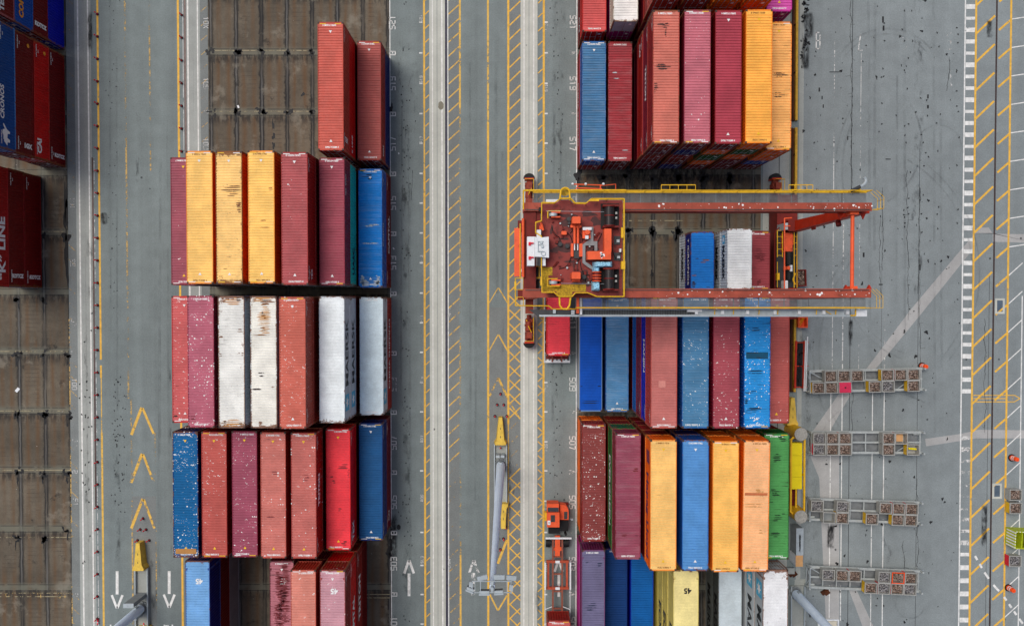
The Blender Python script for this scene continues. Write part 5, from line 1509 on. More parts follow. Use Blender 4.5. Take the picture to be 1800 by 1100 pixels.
b.tube(at(1379, 384, 9.0), at(1379, 507, 9.0), .07, n=8); b.tube(at(1379, 384, 9.0), at(1392, 383, 9.0), .06, n=8); b.tube(at(1379, 398, 9.0), at(1389, 397, 9.0), .06, n=8)
b.build("tie_pipe", M['orange'], cr)
b = CB(); b.path([at(1362, 408, zs), at(1362, 512, zs)], .06, 6); b.path([at(1362, 408, zs), at(1370, 400, zs)], .06, 6); b.build("edge_rail", M['dark_red'], cr)

# ================================================================== trolley
ZD = 22.5
tr = empty("crane_trolley", at(1020, 437, ZB + .08), 0, "oxide red hoist trolley with winches and white cabinet riding on the crane girders", "trolley")
class TB(CB):
    org = tr.location.copy()
DK = [(951.5, 359), (974.3, 359), (984.5, 351.6), (1001.6, 351.6), (1009, 359.5), (1028.8, 359.8), (1037, 352.3), (1094, 352.3), (1094, 521.3), (1047, 521.3), (1031, 514.7), (1009.8, 514.7), (1004, 521.3), (981.5, 521.3), (972.7, 514), (952, 514), (951, 469), (951, 417), (941, 411), (941, 393), (951, 390.5)]
dkp = [at(p, q, ZD) for p, q in DK]
b = TB(); b.prism([(p.x, p.y) for p in dkp], ZD - .12, ZD)
for x0, x1 in ((960, 975), (1065, 1080)):
    a = at(x0, 362, ZD); c = at(x1, 512, ZD); b.box(a.x, c.x, c.y, a.y, ZB + .55, ZD - .12)
deck = b.build("deck", M['red_deck'], tr)
for (x, y) in ((965, YU0 + .1), (1078, YU0 + .1), (965, YW1 - .1), (1078, YW1 - .1)):
    b = TB(); X = wx(x, ZB); b.tube((X, y - .09, ZB + .36), (X, y + .09, ZB + .36), .27, n=16); b.box(X - .4, X + .4, y - .15, y + .15, ZB + .45, ZD - .12); b.build("trolley_wheel", M['dgrey'], tr)
b = TB()
for hz, r in ((1.08, .045), (.55, .025)):
    b.path([(p.x, p.y, ZD + hz) for p in dkp], r, 8, closed=True)
for p, q in zip(dkp, dkp[1:] + dkp[:1]):
    L = (q - p).length; n_ = max(1, int(L / 1.3))
    for k in range(n_):
        t = p.lerp(q, k / n_); b.tube((t.x, t.y, ZD), (t.x, t.y, ZD + 1.08), .028, n=6)
pxbox(b, 1092.5, 459, 1099, 473, ZD + .6, ZD + 1.2); pxbox(b, 1092, 400, 1096, 418, ZD + .9, ZD + 1.15); pxbox(b, 950, 486, 953, 502, ZD + .7, ZD + 1.15); pxbox(b, 1036, 350.5, 1053, 353.5, ZD + .9, ZD + 1.14)
b.build("handrail", M['yellow'], tr)
for pts in ([(984, 352), (986, 335), (989, 331.5), (994, 330), (998, 331.5), (1001, 335), (1002, 352)], [(983.5, 523), (984, 537), (989, 543), (997, 543), (1001, 537), (1003, 523)]):
    b = TB(); b.path([at(p, q, ZD + .9) for p, q in pts], .075, 8); b.build("hoop_rail", M['yellow'], tr)
b = TB(); c0 = at(993, 337, ZD + .4)
b.face([(c0.x + .36 * math.cos(t * PI / 8), c0.y + .36 * math.sin(t * PI / 8), c0.z) for t in range(16)]); b.build("hoop_grating", M['grating_y'], tr)
b = TB(); pxbox(b, 952.5, 469.5, 971, 484, ZD, ZD + .03); pxbox(b, 952.5, 484.2, 964, 512, ZD, ZD + .03); pxbox(b, 964.2, 500, 1030, 512.5, ZD, ZD + .032); pxbox(b, 978, 512.6, 1006, 520.5, ZD, ZD + .031); b.build("floor_grating", M['grating_y'], tr)
b = TB(); r3 = random.Random(12)
def grime(p, q, rx, ry):
    c = at(p, q, ZD); ph = [r3.uniform(0, 6) for _ in range(3)]
    b.face([(c.x + math.cos(t * PI / 9) * rx / 21.7 * (1 + .3 * math.sin(2 * t * PI / 9 + ph[0]) + .2 * math.sin(3 * t * PI / 9 + ph[1]) + .12 * math.sin(7 * t * PI / 9)), c.y + math.sin(t * PI / 9) * ry / 21.7 * (1 + .25 * math.sin(3 * t * PI / 9 + ph[2])), ZD + .004 + .0005 * r3.random()) for t in range(18)])
for a_ in ((998, 392, 10, 9), (1000, 380, 16, 4), (1035, 376, 14, 5), (1048, 390, 9, 8), (1002, 436, 20, 8), (984, 430, 9, 6), (975, 440, 8, 4), (1025, 484, 12, 9), (1034, 497, 9, 6), (1013, 500, 8, 4), (990, 420, 12, 2), (1000, 460, 8, 2), (968, 376, 7, 4), (1062, 455, 6, 3), (970, 404, 3, 8), (1040, 440, 10, 8)): grime(*a_)
o = b.build("oil_grime", simple("deck_grime", (70, 34, 34), .5, .3, 3), deck); o["kind"] = "stuff"
# winch drums
for (p0, q0, p1, q1) in ((1062, 363, 1080, 397), (1062, 473, 1079.5, 508)):
    e = TB(); zc = ZD + .85
    a = at((p0 + p1) / 2, q0, zc); c = at((p0 + p1) / 2, q1, zc); r = (p1 - p0) / 2 / 21.6
    for k in range(14):
        t0, t1 = k / 14, (k + .9) / 14
        e.tube(a.lerp(c, t0), a.lerp(c, t1), r * .92, r * .92, n=22)
        e.tube(a.lerp(c, t1), a.lerp(c, (k + 1) / 14), r * .86, r * .86, n=22, caps=False)
    d = e.build("rope_drum", M['drum'], tr)
    b = TB()
    for t in (0, .47, 1): p = a.lerp(c, t); b.tube(p + Vector((0, .04, 0)), p - Vector((0, .04, 0)), r * (1.12 if t != .47 else 1.0), n=24)
    b.box(a.x - .5, a.x + .75, a.y, a.y + .14, ZD, ZD + 1.0); b.box(c.x - .5, c.x + .75, c.y - .14, c.y, ZD, ZD + 1.0)
    b.build("drum_flange", M['dark_red'], d)
    b = TB()
    for q in (.35, .6): p = a.lerp(c, q); b.cbox((p.x + r + .12, p.y, zc + .1), (.14, .16, .2))
    b.build("limit_switch", M['binst'], d)
b = TB(); pxbox(b, 1056, 358, 1088, 402, ZD, ZD + .06); pxbox(b, 1056, 470, 1088, 511, ZD, ZD + .06); b.build("winch_base", M['black'], tr)
b = TB(); a = at(1068.5, 402, ZD + 1.4); c = at(1068.5, 443, ZD + 1.4); b.box(a.x - .28, a.x + .28, c.y, a.y, ZD + .5, ZD + 1.42); b.build("drive_shaft_cover", M['orange'], tr)
b = TB(); pxbox(b, 1033, 441.5, 1074, 456, ZD + .2, ZD + 1.5)
gb = b.build("gearbox_cover", M['orange'], tr)
b = TB(); r3 = random.Random(4)
for k in range(16):
    p = at(r3.gauss(1057, 2.6), r3.gauss(449, 2.2), ZD + 1.503); r = r3.uniform(.03, .10); b.face([(p.x + r * math.cos(t), p.y + r * math.sin(t) * r3.uniform(.6, 1.2), p.z) for t in [i * PI / 4 for i in range(8)]])
o = b.build("bird_dropping", M['txt_white'], gb); o["kind"] = "stuff"
def lump(b, p0, q0, p1, q1, z0, z1, n=14, m=10, seed=1):
    r4 = random.Random(seed); a = at(p0, q0, z1); c = at(p1, q1, z1)
    rows = []
    for j in range(m + 1):
        row = []
        for i in range(n + 1):
            u, v = i / n, j / m
            e_ = min(u, 1 - u, v, 1 - v)
            z = z0 + (z1 - z0) * min(1, (e_ * 6.5)) ** .45 + r4.uniform(-.05, .05)
            row.append((a.x + (c.x - a.x) * u + r4.uniform(-.02, .02), a.y + (c.y - a.y) * v + r4.uniform(-.02, .02), max(z, ZD + .01)))
        rows.append(row)
    for j in range(m):
        for i in range(n): b.quad(rows[j + 1][i], rows[j + 1][i + 1], rows[j][i + 1], rows[j][i])
    return b
b = TB(); lump(b, 1044, 458.7, 1079, 469.8, ZD + .2, ZD + 1.35, 18, 8, 2); lump(b, 1043, 469, 1055, 478, ZD + .2, ZD + 1.25, 8, 6, 5); lump(b, 1042, 494, 1056, 511, ZD + .1, ZD + 1.15, 9, 10, 7)
b.build("motor_tarp", M['tarp'], tr)
b = TB(); a = at(1049, 478, ZD + .8); c = at(1049, 494, ZD + .8); b.tube(a, c, .33, n=18); b.cbox((a.x - .42, (a.y + c.y) / 2, ZD + .7), (.3, .4, .4)); b.build("hoist_motor", M['dark_red'], tr)
b = TB()
for q in (478, 484, 489, 494): p = at(1049, q, ZD + .8); b.tube(p + Vector((0, .03, 0)), p - Vector((0, .03, 0)), .37, n=18)
b.build("motor_band", M['orange'], tr)
# sheaves, small gear on deck
for (p0, q0, p1, q1) in ((963, 371, 986, 384), (963, 490, 986, 503)):
    b = TB(); pxbox(b, p0 + 4, q0 + 2, p1 - 3, q1 - 2, ZD + .002, ZD + .05); o = b.build("rope_opening", M['black'], tr)
    b = TB(); cxm = at((p0 + p1) / 2 + 2, 0, ZD + .5).x
    for q in (q0 + 2.5, q1 - 2.5):
        a = at(p0 + 6, q, ZD + .5); b.box(a.x, at(p1 - 1, q, ZD + .5).x, a.y - .05, a.y + .05, ZD, ZD + .6)
    b.build("sheave_plate", M['orange'], o)
    b = TB(); p = at((p0 + p1) / 2 - 2, (q0 + q1) / 2, ZD + .45); b.tube((p.x, p.y - .12, p.z), (p.x, p.y + .12, p.z), .33, n=18); b.build("sheave", M['galv'], o)
    b = TB(); P = [at(p0, q1, ZD + .55), at(p0, q0, ZD + .55), at(p1, q0, ZD + .55)] if q0 < 400 else [at(p1 - 6, q0, ZD + .55), at(p0, q0, ZD + .55), at(p0, q1, ZD + .55), at(p1 - 2, q1, ZD + .55)]
    b.path(P, .05, 6); b.build("sheave_guard", M['yellow'], o)
for (p0, q0, p1, q1, h) in ((1006, 381.5, 1020.5, 392.5, 1.5), (1005, 479, 1020.5, 490, 1.5), (987, 407, 996, 412.5, .5)):
    b = TB(); pxbox(b, p0, q0, p1, q1, ZD, ZD + h); pxbox(b, p0 + 1, q0 - .8, p1 - 1, q1 + 5 if h > 1 else q1, ZD, ZD + .4); b.build("brake_housing", M['orange'], tr)
b = TB()
for px in (1010, 1016): b.tube(at(px, 397, ZD + .5), at(px, 428, ZD + .5), .10, n=8)
pxbox(b, 1003, 395.5, 1022, 400, ZD, ZD + .5); pxbox(b, 1003.5, 428, 1008, 451, ZD, ZD + .35); pxbox(b, 1018, 428, 1024, 451, ZD, ZD + .35)
b.build("damper", M['orange'], tr)
b = TB()
for px in (1010, 1015.5): b.tube(at(px, 428, ZD + .4), at(px, 440, ZD + .4), .05, n=8)
b.build("damper_rod", M['white'], tr)
b = TB(); pxbox(b, 1007.5, 393, 1019, 396, ZD, ZD + .3); pxbox(b, 1009, 440, 1018, 454, ZD, ZD + .25)
for k in range(6): pxbox(b, 1008, 456 + k * 3.6, 1009.5, 457.5 + k * 3.6, ZD, ZD + .2); pxbox(b, 1014, 456 + k * 3.6, 1015.5, 457.5 + k * 3.6, ZD, ZD + .2)
b.build("linkage", M['dgrey'], tr)
for (p, q, r) in ((1000, 386, 4), (984.5, 430, 3.6), (997, 433, 3.8), (1000, 393, 2.5), (1026, 487, 4)):
    b = TB(); c = at(p, q, ZD); b.tube((c.x, c.y, ZD), (c.x, c.y, ZD + .25), r / 21.6, n=16); b.tube((c.x, c.y, ZD + .25), (c.x, c.y, ZD + .3), r / 30, n=16); b.build("guide_roller", M['dgrey'], tr)
b = TB()
for (p0, q0, p1, q1) in ((972, 406.5, 979, 417), (1046, 417.5, 1053.5, 408), (973, 469, 981, 459.5)):
    for d in (-1.1, 1.1): b.tube(at(p0 + d, q0, ZD + .12), at(p1 + d, q1, ZD + .12), .035, n=6)
b.build("floor_bracket", M['dark_red'], tr)
b = TB(); pl_ = [(1024, 399), (1043, 399), (1043, 424), (1050, 424), (1050, 441), (1045, 441), (1045, 431.5), (1029, 431.5), (1029, 460), (1036, 464), (1043, 470), (1041, 474), (1033, 469), (1024, 462), (1024, 430), (1037, 420), (1037, 404), (1024, 404)]
b.prism([(at(p, q, ZD + .35).x, at(p, q, ZD + .35).y) for p, q in pl_], ZD + .2, ZD + .35); b.build("cable_duct", M['grey'], tr)
b = TB(); pxbox(b, 1024.5, 399.5, 1040, 404.5, ZD + .36, ZD + .7); pxbox(b, 1029, 414, 1034.5, 420, ZD + .3, ZD + .9); b.build("blower_box", M['white'], tr)
b = TB(); c = at(1032, 408.5, ZD + .6); b.tube((c.x, c.y, ZD), (c.x, c.y, ZD + .85), .2, n=14); pxbox(b, 1024, 405, 1038, 419, ZD, ZD + .5); b.build("blower", M['orange'], tr)
b = TB(); pxbox(b, 1079, 415, 1090, 430, ZD, ZD + .1); pxbox(b, 1079, 444, 1091, 458, ZD, ZD + .1); b.build("hatch", M['dgrey'], tr)
b = TB(); pxbox(b, 1084, 421, 1089, 426, ZD + .1, ZD + .25); pxbox(b, 1085, 450, 1090, 454, ZD + .1, ZD + .25); b.build("hatch_box", M['galv'], tr)
b = TB(); pxbox(b, 1089, 437, 1092, 443, ZD, ZD + .5); b.build("lamp_box", M['white'], tr)
b = TB(); b.tube(at(960, 371, ZD + .9), at(1062, 372.5, ZD + .9), .014, n=6); b.tube(at(986, 498, ZD + .6), at(1062, 499, ZD + .6), .014, n=6); b.build("hoist_rope", M['galv'], tr)
b = TB()
for px in (962, 1078):
    for yy in (YU0 - 1.6, YW1 + 1.6):
        x = wx(px, ZD); b.tube((x, yy, ZD - .2), (x * .98, yy, 17.3), .018, n=6)
b.build("fall_rope", M['dgrey'], tr)
b = TB(); r3 = random.Random(31)
for (p, q, dx, dy) in ((1010, 402, 14, 20), (1030, 440, -16, 22), (1000, 410, 22, -14), (1056, 410, -12, 30), (990, 395, 14, 30), (1045, 476, -24, 14), (985, 475, 20, -22), (1078, 430, 3, 30), (972, 400, 12, 26), (1022, 462, 6, 36)):
    P_ = []
    for k in range(9):
        t = k / 8; P_.append(at(p + dx * t + 2.6 * math.sin(t * 5 + p), q + dy * t + 2.6 * math.cos(t * 6 + q), ZD + .06 + .1 * math.sin(t * PI)))
    b.path(P_, .03, 6); b.build("hydraulic_hose", M['black'], tr); b = TB()
b = TB()
for _ in range(22):
    p, q = r3.uniform(970, 1060), r3.uniform(376, 500); s_ = r3.uniform(.06, .2); c = at(p, q, ZD)
    b.cbox((c.x, c.y, ZD + .1), (s_, s_ * r3.uniform(.6, 1.6), .2))
b.build("junction_boxes", M['dark_red'], tr)
b = TB()
for _ in range(12):
    p, q = r3.uniform(975, 1060), r3.uniform(376, 500); c = at(p, q, ZD); b.tube((c.x, c.y, ZD), (c.x, c.y, ZD + .22), r3.uniform(.04, .09), n=8)
b.build("pipe_stubs", M['galv'], tr)
# white electrical cabinet at the trolley's left edge
b = TB(); pxbox(b, 926.6, 416, 939.5, 467, ZD - .5, ZD + 1.3)
P_ = [(939.8, 416.2), (952, 417.5), (964.6, 416), (965, 453), (952, 451.5), (939.8, 451)]
b.prism([(at(p, q, ZD + 1.4).x, at(p, q, ZD + 1.4).y) for p, q in P_], ZD + .15, ZD + 1.4)
wh = b.build("electrical_cabinet", M['white'], tr)
b = TB(); pxbox(b, 943.5, 404, 951, 418, ZD, ZD + 1.0); pxbox(b, 953.5, 452.5, 959, 467, ZD, ZD + .9); b.build("cabinet_box", M['white'], wh)
b = TB()
for q in (424.5, 430.5, 442): b.tube(at(945, q, ZD + 1.48), at(955, q, ZD + 1.48), .035, n=6)
b.tube(at(946, 424, ZD + 1.48), at(946, 443, ZD + 1.48), .025, n=6)
c = at(955, 445.5, ZD + 1.5)
b.path([(c.x + .17 * math.cos(t * PI / 8), c.y + .17 * math.sin(t * PI / 8), c.z) for t in range(16)], .022, 6, closed=True)
for (p, q) in ((953, 433), (951, 426.5)): c = at(p, q, ZD + 1.5); b.tube((c.x, c.y, ZD + 1.4), (c.x, c.y, ZD + 1.55), .11, n=14)
b.build("cabinet_pipe", M['galv'], wh)
b = TB()
for q in (427.5, 452.5): b.tube(at(929.5, q, ZD + 1.42), at(938, q, ZD + 1.42), .06, n=8); pxbox(b, 929, q - 2, 933, q + 4, ZD + 1.3, ZD + 1.42)
b.build("cabinet_clamp", M['red'], wh)
b = TB(); pxbox(b, 947, 364.5, 952, 371, ZD + .6, ZD + 1.0); b.build("speaker", M['black'], tr)
b = TB(); b.tube(at(951, 392, ZD + .6), at(955, 405, ZD + .6), .10, n=8); pxbox(b, 948, 396, 953, 403, ZD + .1, ZD + .5); b.build("cab_arm", M['orange'], tr)
# the driver's cab hangs under the trolley: its white roof edge shows above the girder
b = TB(); pxbox(b, 960, 350.5, 983, 356, 18.6, 21.2); b.build("cab_roof", M['white'], tr)
# ================================================================== light masts on their islands
def nose(px, py0, py1, w0, w1, label, flip=False):
    """long wedge-shaped yellow barrier nose, narrow tip, flared heel"""
    a, c = at(px, py0), at(px, py1)
    L = a.y - c.y
    e = empty("barrier_nose", (a.x, (a.y + c.y) / 2, 0), PI if flip else 0, label, "barrier")
    b = MB()
    st_ = [(L / 2, w0 / 2, w0 / 2 * .8), (0.1 * L, w1 * .33, w1 * .26), (-.30 * L, w1 * .43, w1 * .34), (-.42 * L, w1 * .62, w1 * .52), (-L / 2, w1 * .62, w1 * .5)]
    H_ = 1.05
    for (y0, wb0, wt0), (y1, wb1, wt1) in zip(st_[:-1], st_[1:]):
        b.quad((-wt0, y0, H_), (-wt1, y1, H_), (wt1, y1, H_), (wt0, y0, H_))
        b.quad((wb0, y0, 0), (wt0, y0, H_), (wt1, y1, H_), (wb1, y1, 0))
        b.quad((-wb0, y0, 0), (-wb1, y1, 0), (-wt1, y1, H_), (-wt0, y0, H_))
    y0, wb, wt = st_[0]; b.quad((-wb, y0, 0), (-wt, y0, H_), (wt, y0, H_), (wb, y0, 0))
    y1, wb, wt = st_[-1]; b.quad((-wb, y1, 0), (wb, y1, 0), (wt, y1, H_), (-wt, y1, H_))
    b.build("shell", M['nose'], e)
    b = MB()
    for k in (-.2, .1): b.box(-.03, .03, k * L - .12, k * L + .12, H_ + .001, H_ + .006)
    b.build("lifting_slot", M['dgrey'], e)
    return e
nose(880, 731, 779, .45, 1.15, "yellow barrier nose above the leaning mast in the centre lane")
nose(885, 881, 924, .6, 1.0, "yellow barrier nose half hidden by the centre light mast", True)
nose(250, 949, 997, .5, 1.2, "yellow barrier nose at the left light mast")
nose(1388, 697, 745, .45, 1.15, "yellow barrier nose between the yellow kerb and thick bollards")
nose(257, 1097, 1130, .6, 1.1, "dull yellow barrier below the left light mast", True)

def island(px0, px1, py0, py1, label):
    a, c = at(px0, py0), at(px1, py1)
    e = empty("traffic_island", ((a.x + c.x) / 2, (a.y + c.y) / 2, 0), 0, label, "traffic island")
    hx, hy = (c.x - a.x) / 2, (a.y - c.y) / 2
    b = MB(); b.box(-hx, hx, -hy, hy, 0, .16); b.build("slab", M['concrete_old'], e)
    b = MB()
    for s_ in (-1, 1): b.box(*sorted((s_ * hx, s_ * (hx - .1))), -hy, hy, .16, .5)
    b.build("side_rail", M['galv'], e)
    return e
island(868.5, 891.5, 779, 900, "concrete island under the centre light mast")
island(240, 264, 996, 1130, "concrete island under the left light mast")
island(1388, 1412, 1028, 1160, "concrete island beside the white stack at lower right")
def mast(px, py, label, rings=True, rz=0.0, top=36.0):
    c = at(px, py)
    e = empty("light_mast", (c.x, c.y, .16), 0, label, "light mast")
    b = MB()
    seg_ = 8
    for k in range(seg_):
        z0, z1 = k * top / seg_, (k + 1) * top / seg_
        r0, r1 = .50 - .33 * k / seg_, .50 - .33 * (k + 1) / seg_
        b.tube((0, 0, z0 if k == 0 else z0 - .3), (0, 0, z1), r0, r1, n=14)
    b.build("pole", M['pole'], e, smooth=False)
    b = MB(); b.tube((0, 0, 0), (0, 0, .12), .72, n=20); b.tube((0, 0, .12), (0, 0, .5), .56, .5, n=20)
    for k in range(10):
        t = 2 * PI * k / 10; b.tube((.64 * math.cos(t), .64 * math.sin(t), .12), (.64 * math.cos(t), .64 * math.sin(t), .3), .05, n=6)
    b.build("base_flange", M['grey'], e)
    b = MB(); b.box(-.14, .14, -.12, .12, 1.0, 1.6)
    b.v = [(x + .0, y + .45, z) for x, y, z in b.v]; b.build("service_door", M['galv'], e)
    if rings:
        zt = top
        h = empty("lamp_head", (0, 0, 0)); h.parent = e
        b = MB()
        for y in (.36, -.36): b.bar((-1.25, y, zt), (1.25, y, zt), .05, .07)
        for x in (-1.25, 1.2, -.75, .95): b.bar((x, -.42, zt + .003), (x, .4, zt + .003), .045, .06)
        b.bar((-1.1, .36, zt), (-1.1, -.36, zt - .05), .03, .03)
        b.bar((0, .36, zt), (0, -.36, zt), .16, .1)
        b.tube((0, 0, zt - .4), (0, 0, zt + .35), .17, .10, n=14)
        b.build("frame", M['galv'], h)
        for (x, y, a, s_) in ((-.62, .62, .25, 1), (.44, .66, 0, 1.05), (1.22, .62, -.08, .95), (-1.45, -.26, -.4, .8), (-.5, -.45, 0, 1.05), (.42, -.42, .06, .9), (1.28, -.05, 1.45, .6), (-1.28, .15, 1.5, .55)):
            b = MB(); up = 1 if y > .5 else .35
            b.box(-.33 * s_, .33 * s_, -.12 * up, .14 * up, zt - .05, zt + .16)
            b.box(-.30 * s_, .30 * s_, -.20, -.12 * up, zt - .28, zt + .06)
            o = b.build("floodlight", M['galv'], h, loc=(x, y, 0), rot=(0, 0, a + (PI if y < .5 and y > -1 else 0)))
            b = MB(); b.box(-.29 * s_, .29 * s_, -.215, -.2, zt - .26, zt + .03); b.build("lens", M['glass'], o)
    return e
mast(880.5, 816, "tall grey light mast leaning over the centre lane with a rack of floodlights")
mast(251, 1066, "tall grey light mast at the lower left beside a grey cabinet", False)
mast(1396, 1040, "tall grey light mast at the lower right beside the white stack", False)
def cabinet(px, py, wd, dp, h, label, m='galv', lid=None, rz=0, name="electrical_cabinet", parts=True):
    c = at(px, py)
    e = empty(name, (c.x, c.y, 0), rz, label, "cabinet")
    b = MB(); b.box(-wd / 2, wd / 2, -dp / 2, dp / 2, .08, h); b.box(-wd / 2 + .05, wd / 2 - .05, -dp / 2 + .05, dp / 2 - .05, 0, .08); b.build("housing", M[m], e)
    b = MB(); b.box(-wd / 2 - .03, wd / 2 + .03, -dp / 2 - .03, dp / 2 + .03, h, h + .05); b.build("roof", M[lid or m], e)
    b = MB(); b.box(-wd / 2 - .012, -wd / 2, -dp / 2 + .08, dp / 2 - .08, .2, h - .1); b.build("door", M[m], e)
    return e
cabinet(252, 1043, 1.05, .42, 3.3, "tall grey cabinet beside the left light mast", 'grey', 'galv', .0)
c_ = cabinet(1394.5, 942, .72, 2.9, 1.9, "long pale grey cabinet below the lower thick bollard", 'grey', 'galv')
b = MB(); b.box(-.12, .12, -1.2, .9, 1.951, 1.956); b.build("dirt_streak", M['dense_stain_and_shade'], c_)
cabinet(1393.5, 975, .72, 1.15, 1.9, "tan topped cabinet next to the long grey one", 'white', 'tan')
cabinet(1383, 1000, 1.3, .6, .5, "low grey box by the green container's corner", 'grey', 'concrete_old')
cabinet(1402.5, 1046, .35, .75, 1.6, "turquoise cover at the lower right light mast", 'teal')
c = at(250, 1052)
b = MB()
for s_ in (-1, 1): b.box(s_ * .33 - .25, s_ * .33 + .25, -.16, .16, 0, 1.6)
o = b.build("control_box", M['galv'], loc=(at(244, 1076).x, at(244, 1076).y, .16)); tag(o, "pair of small pale control boxes at the left mast's foot", "control box")
c = at(879.5, 799)
b = MB()
for s_ in (-1, 1): b.box(s_ * .26 - .2, s_ * .26 + .2, -.13, .13, 0, 1.3)
o = b.build("control_box", M['galv'], loc=(c.x, c.y + .1, .16)); tag(o, "pair of pale control boxes behind the centre mast's foot", "control box")

# thick concrete-filled bollards and the yellow guard between them
for (px, py, lab) in ((1389, 754, "thick yellow bollard with grey concrete top, nearer the barrier nose"), (1389, 893.5, "thick yellow bollard with grey concrete top, nearer the long cabinet")):
    c = at(px, py)
    e = empty("filled_bollard", (c.x, c.y, 0), 0, lab, "bollard")
    b = MB()
    n_ = 32
    b.tube((0, 0, 0), (0, 0, 3.2), .70, n=n_, caps=False); b.build("pipe", M['yellow'], e, smooth=True)
    b = MB(); b.tube((0, 0, 2.9), (0, 0, 3.22), .688, n=n_); b.build("concrete_fill", M['conc_top'], e)
c0, c1 = at(1401, 766, 2.6), at(1401, 905, 2.6)
e = empty("machine_guard", (c0.x, (c0.y + c1.y) / 2, 0), 0, "yellow guard frame with bright yellow panels between the two thick bollards", "guard frame")
hl = (c0.y - c1.y) / 2
b = MB()
for x in (-.62, .82):
    b.box(x - .09, x + .09, -hl + .35, hl - .35, 2.45, 2.65)
    for y in (-hl + .5, 0, hl - .5): b.box(x - .07, x + .07, y - .07, y + .07, 0, 2.45)
for s_ in (-1, 1): b.bar((-.62, s_ * (hl - .4), 2.55), (-.3, s_ * (hl - .05), 2.55), .18, .2); b.bar((.82, s_ * (hl - .4), 2.55), (.5, s_ * (hl - .05), 2.55), .18, .2); b.bar((-.3, s_ * (hl - .05), 2.55), (.5, s_ * (hl - .05), 2.55), .14, .2)
b.bar((.15, -hl + .6, 2.0), (.15, -.8, 2.0), .16, .12)
b.build("frame", M['yellow'], e)
yt = hl - .8; pr_ = [0, 1.35, 2.45, 3.7, 5.0]
for k in range(4):
    b = MB(); b.box(-.50, .66, yt - pr_[k + 1] + .02, yt - pr_[k], 1.6, 2.35 + .01 * (k % 2)); b.build("panel", M['lemon'], e)
b = MB(); b.box(-.4, .6, -hl + .6, -hl + 3.0, 0, 1.2)
for k in range(4): b.tube((-.25 + .2 * k, -hl + .6, 1.3), (-.25 + .2 * k, -hl + 3.0, 1.3), .05, n=6)
b.build("machinery", M['dark_red'], e)
for q in (853, 861, 872, 879):
    c = at(1388.5, q, 1.2)
b = MB()
for q in (858, 864, 876, 882):
    c = at(1388.7, q, 1.0); b.tube((c.x, c.y, .0), (c.x, c.y, 1.0), .075, n=10)
    e2 = b.build("pipe_post", M['white']); tag(e2, "small white capped post beside the green container, one of four in line", "post", "white posts by the yellow guard"); b = MB()

# red open skip, brown parts skip, pipe rack
def skip(px, py, wd, dp, h, m, label, heap=None, rz=0, fill=None, flare=0.0, name="open_skip"):
    c = at(px, py)
    e = empty(name, (c.x, c.y, 0), rz, label, "skip")
    b = MB(); t = .06; X, Y = wd / 2, dp / 2
    b.box(-X, X, -Y, Y, .12, .18)
    for s_ in (-1, 1): b.box(*sorted((s_ * X, s_ * (X - t))), -Y, Y, .18, h); b.box(-X + t, X - t, *sorted((s_ * Y, s_ * (Y - t))), .18, h)
    b.build("body", M[m], e)
    b = MB()
    for s_ in (-1, 1): b.box(*sorted((s_ * (X + .04), s_ * (X - t - .02))), -Y - .04, Y + .04, h, h + .06); b.box(-X + t + .02, X - t - .02, *sorted((s_ * (Y + .04), s_ * (Y - t - .02))), h, h + .06)
    b.build("rim", M[m], e)
    b = MB()
    for sx in (-1, 1):
        for sy in (-1, 1): b.box(sx * (X - .15) - .08, sx * (X - .15) + .08, sy * (Y - .15) - .08, sy * (Y - .15) + .08, 0, .12)
    b.build("foot", M[m], e)
    if heap: add("twist_lock_heap", heap_mesh(wd - .14, dp - .14, h, heap, 41), e, loc=(0, 0, h - .16))["kind"] = "stuff"
    return e
HM = {}
def heap_mesh(wd, dp, h, m, seed):
    k = (round(wd, 2), round(dp, 2), m, seed)
    if k in HM: return HM[k]
    r5 = random.Random(seed); b = MB()
    b.quad((-wd / 2, -dp / 2, -.12), (wd / 2, -dp / 2, -.12), (wd / 2, dp / 2, -.12), (-wd / 2, dp / 2, -.12))
    n_ = int(wd * dp * 190)
    for _ in range(n_):
        c = Vector((r5.uniform(-wd / 2 + .08, wd / 2 - .08), r5.uniform(-dp / 2 + .08, dp / 2 - .08), r5.uniform(-.08, .05)))
        d = Vector((r5.uniform(-1, 1), r5.uniform(-1, 1), r5.uniform(-.5, .8))).normalized() * r5.uniform(.04, .085)
        if r5.random() < .5: b.bar(c - d, c + d, r5.uniform(.045, .085), r5.uniform(.05, .09))
        else: b.tube(c - d, c + d, r5.uniform(.03, .06), r5.uniform(.02, .06), n=6)
    HM[k] = b.mesh("twist_lock_heap", M[m])
    return HM[k]
e = skip(1405.5, 566, .95, 1.1, 1.0, 'orange', "orange red open skip with yellow rods under the crane")
b = MB(); b.tube((-.3, -.4, .3), (.05, .45, .95), .035, n=6); b.tube((-.1, -.45, .3), (.15, .42, .98), .03, n=6); b.tube((-.35, -.3, .3), (-.05, .4, .9), .03, n=6); b.build("yellow_rod", M['yellow'], e)
skip(1402.5, 489, .95, 1.75, 1.1, 'dark_red', "dark red skip heaped with rusty twist locks by the crane leg", 'heap_brown', .03)
c = at(1403.5, 640)
e = empty("pipe_rack", (c.x, c.y, 0), -.02, "low orange rack with long pale pipes beside the yellow kerb", "rack")
b = MB(); b.box(-.62, -.42, -2.6, 2.6, .4, .62); b.box(.30, .40, -2.6, 2.6, .4, .6)
for y in (-2.5, -.2, 2.4): b.bar((-.6, y, .35), (.95, y + .05, .35), .09, .1); b.box(-.6, -.45, y - .08, y + .08, 0, .4); b.box(.25, .4, y - .08, y + .08, 0, .4)
b.build("frame", M['crane_red'], e)
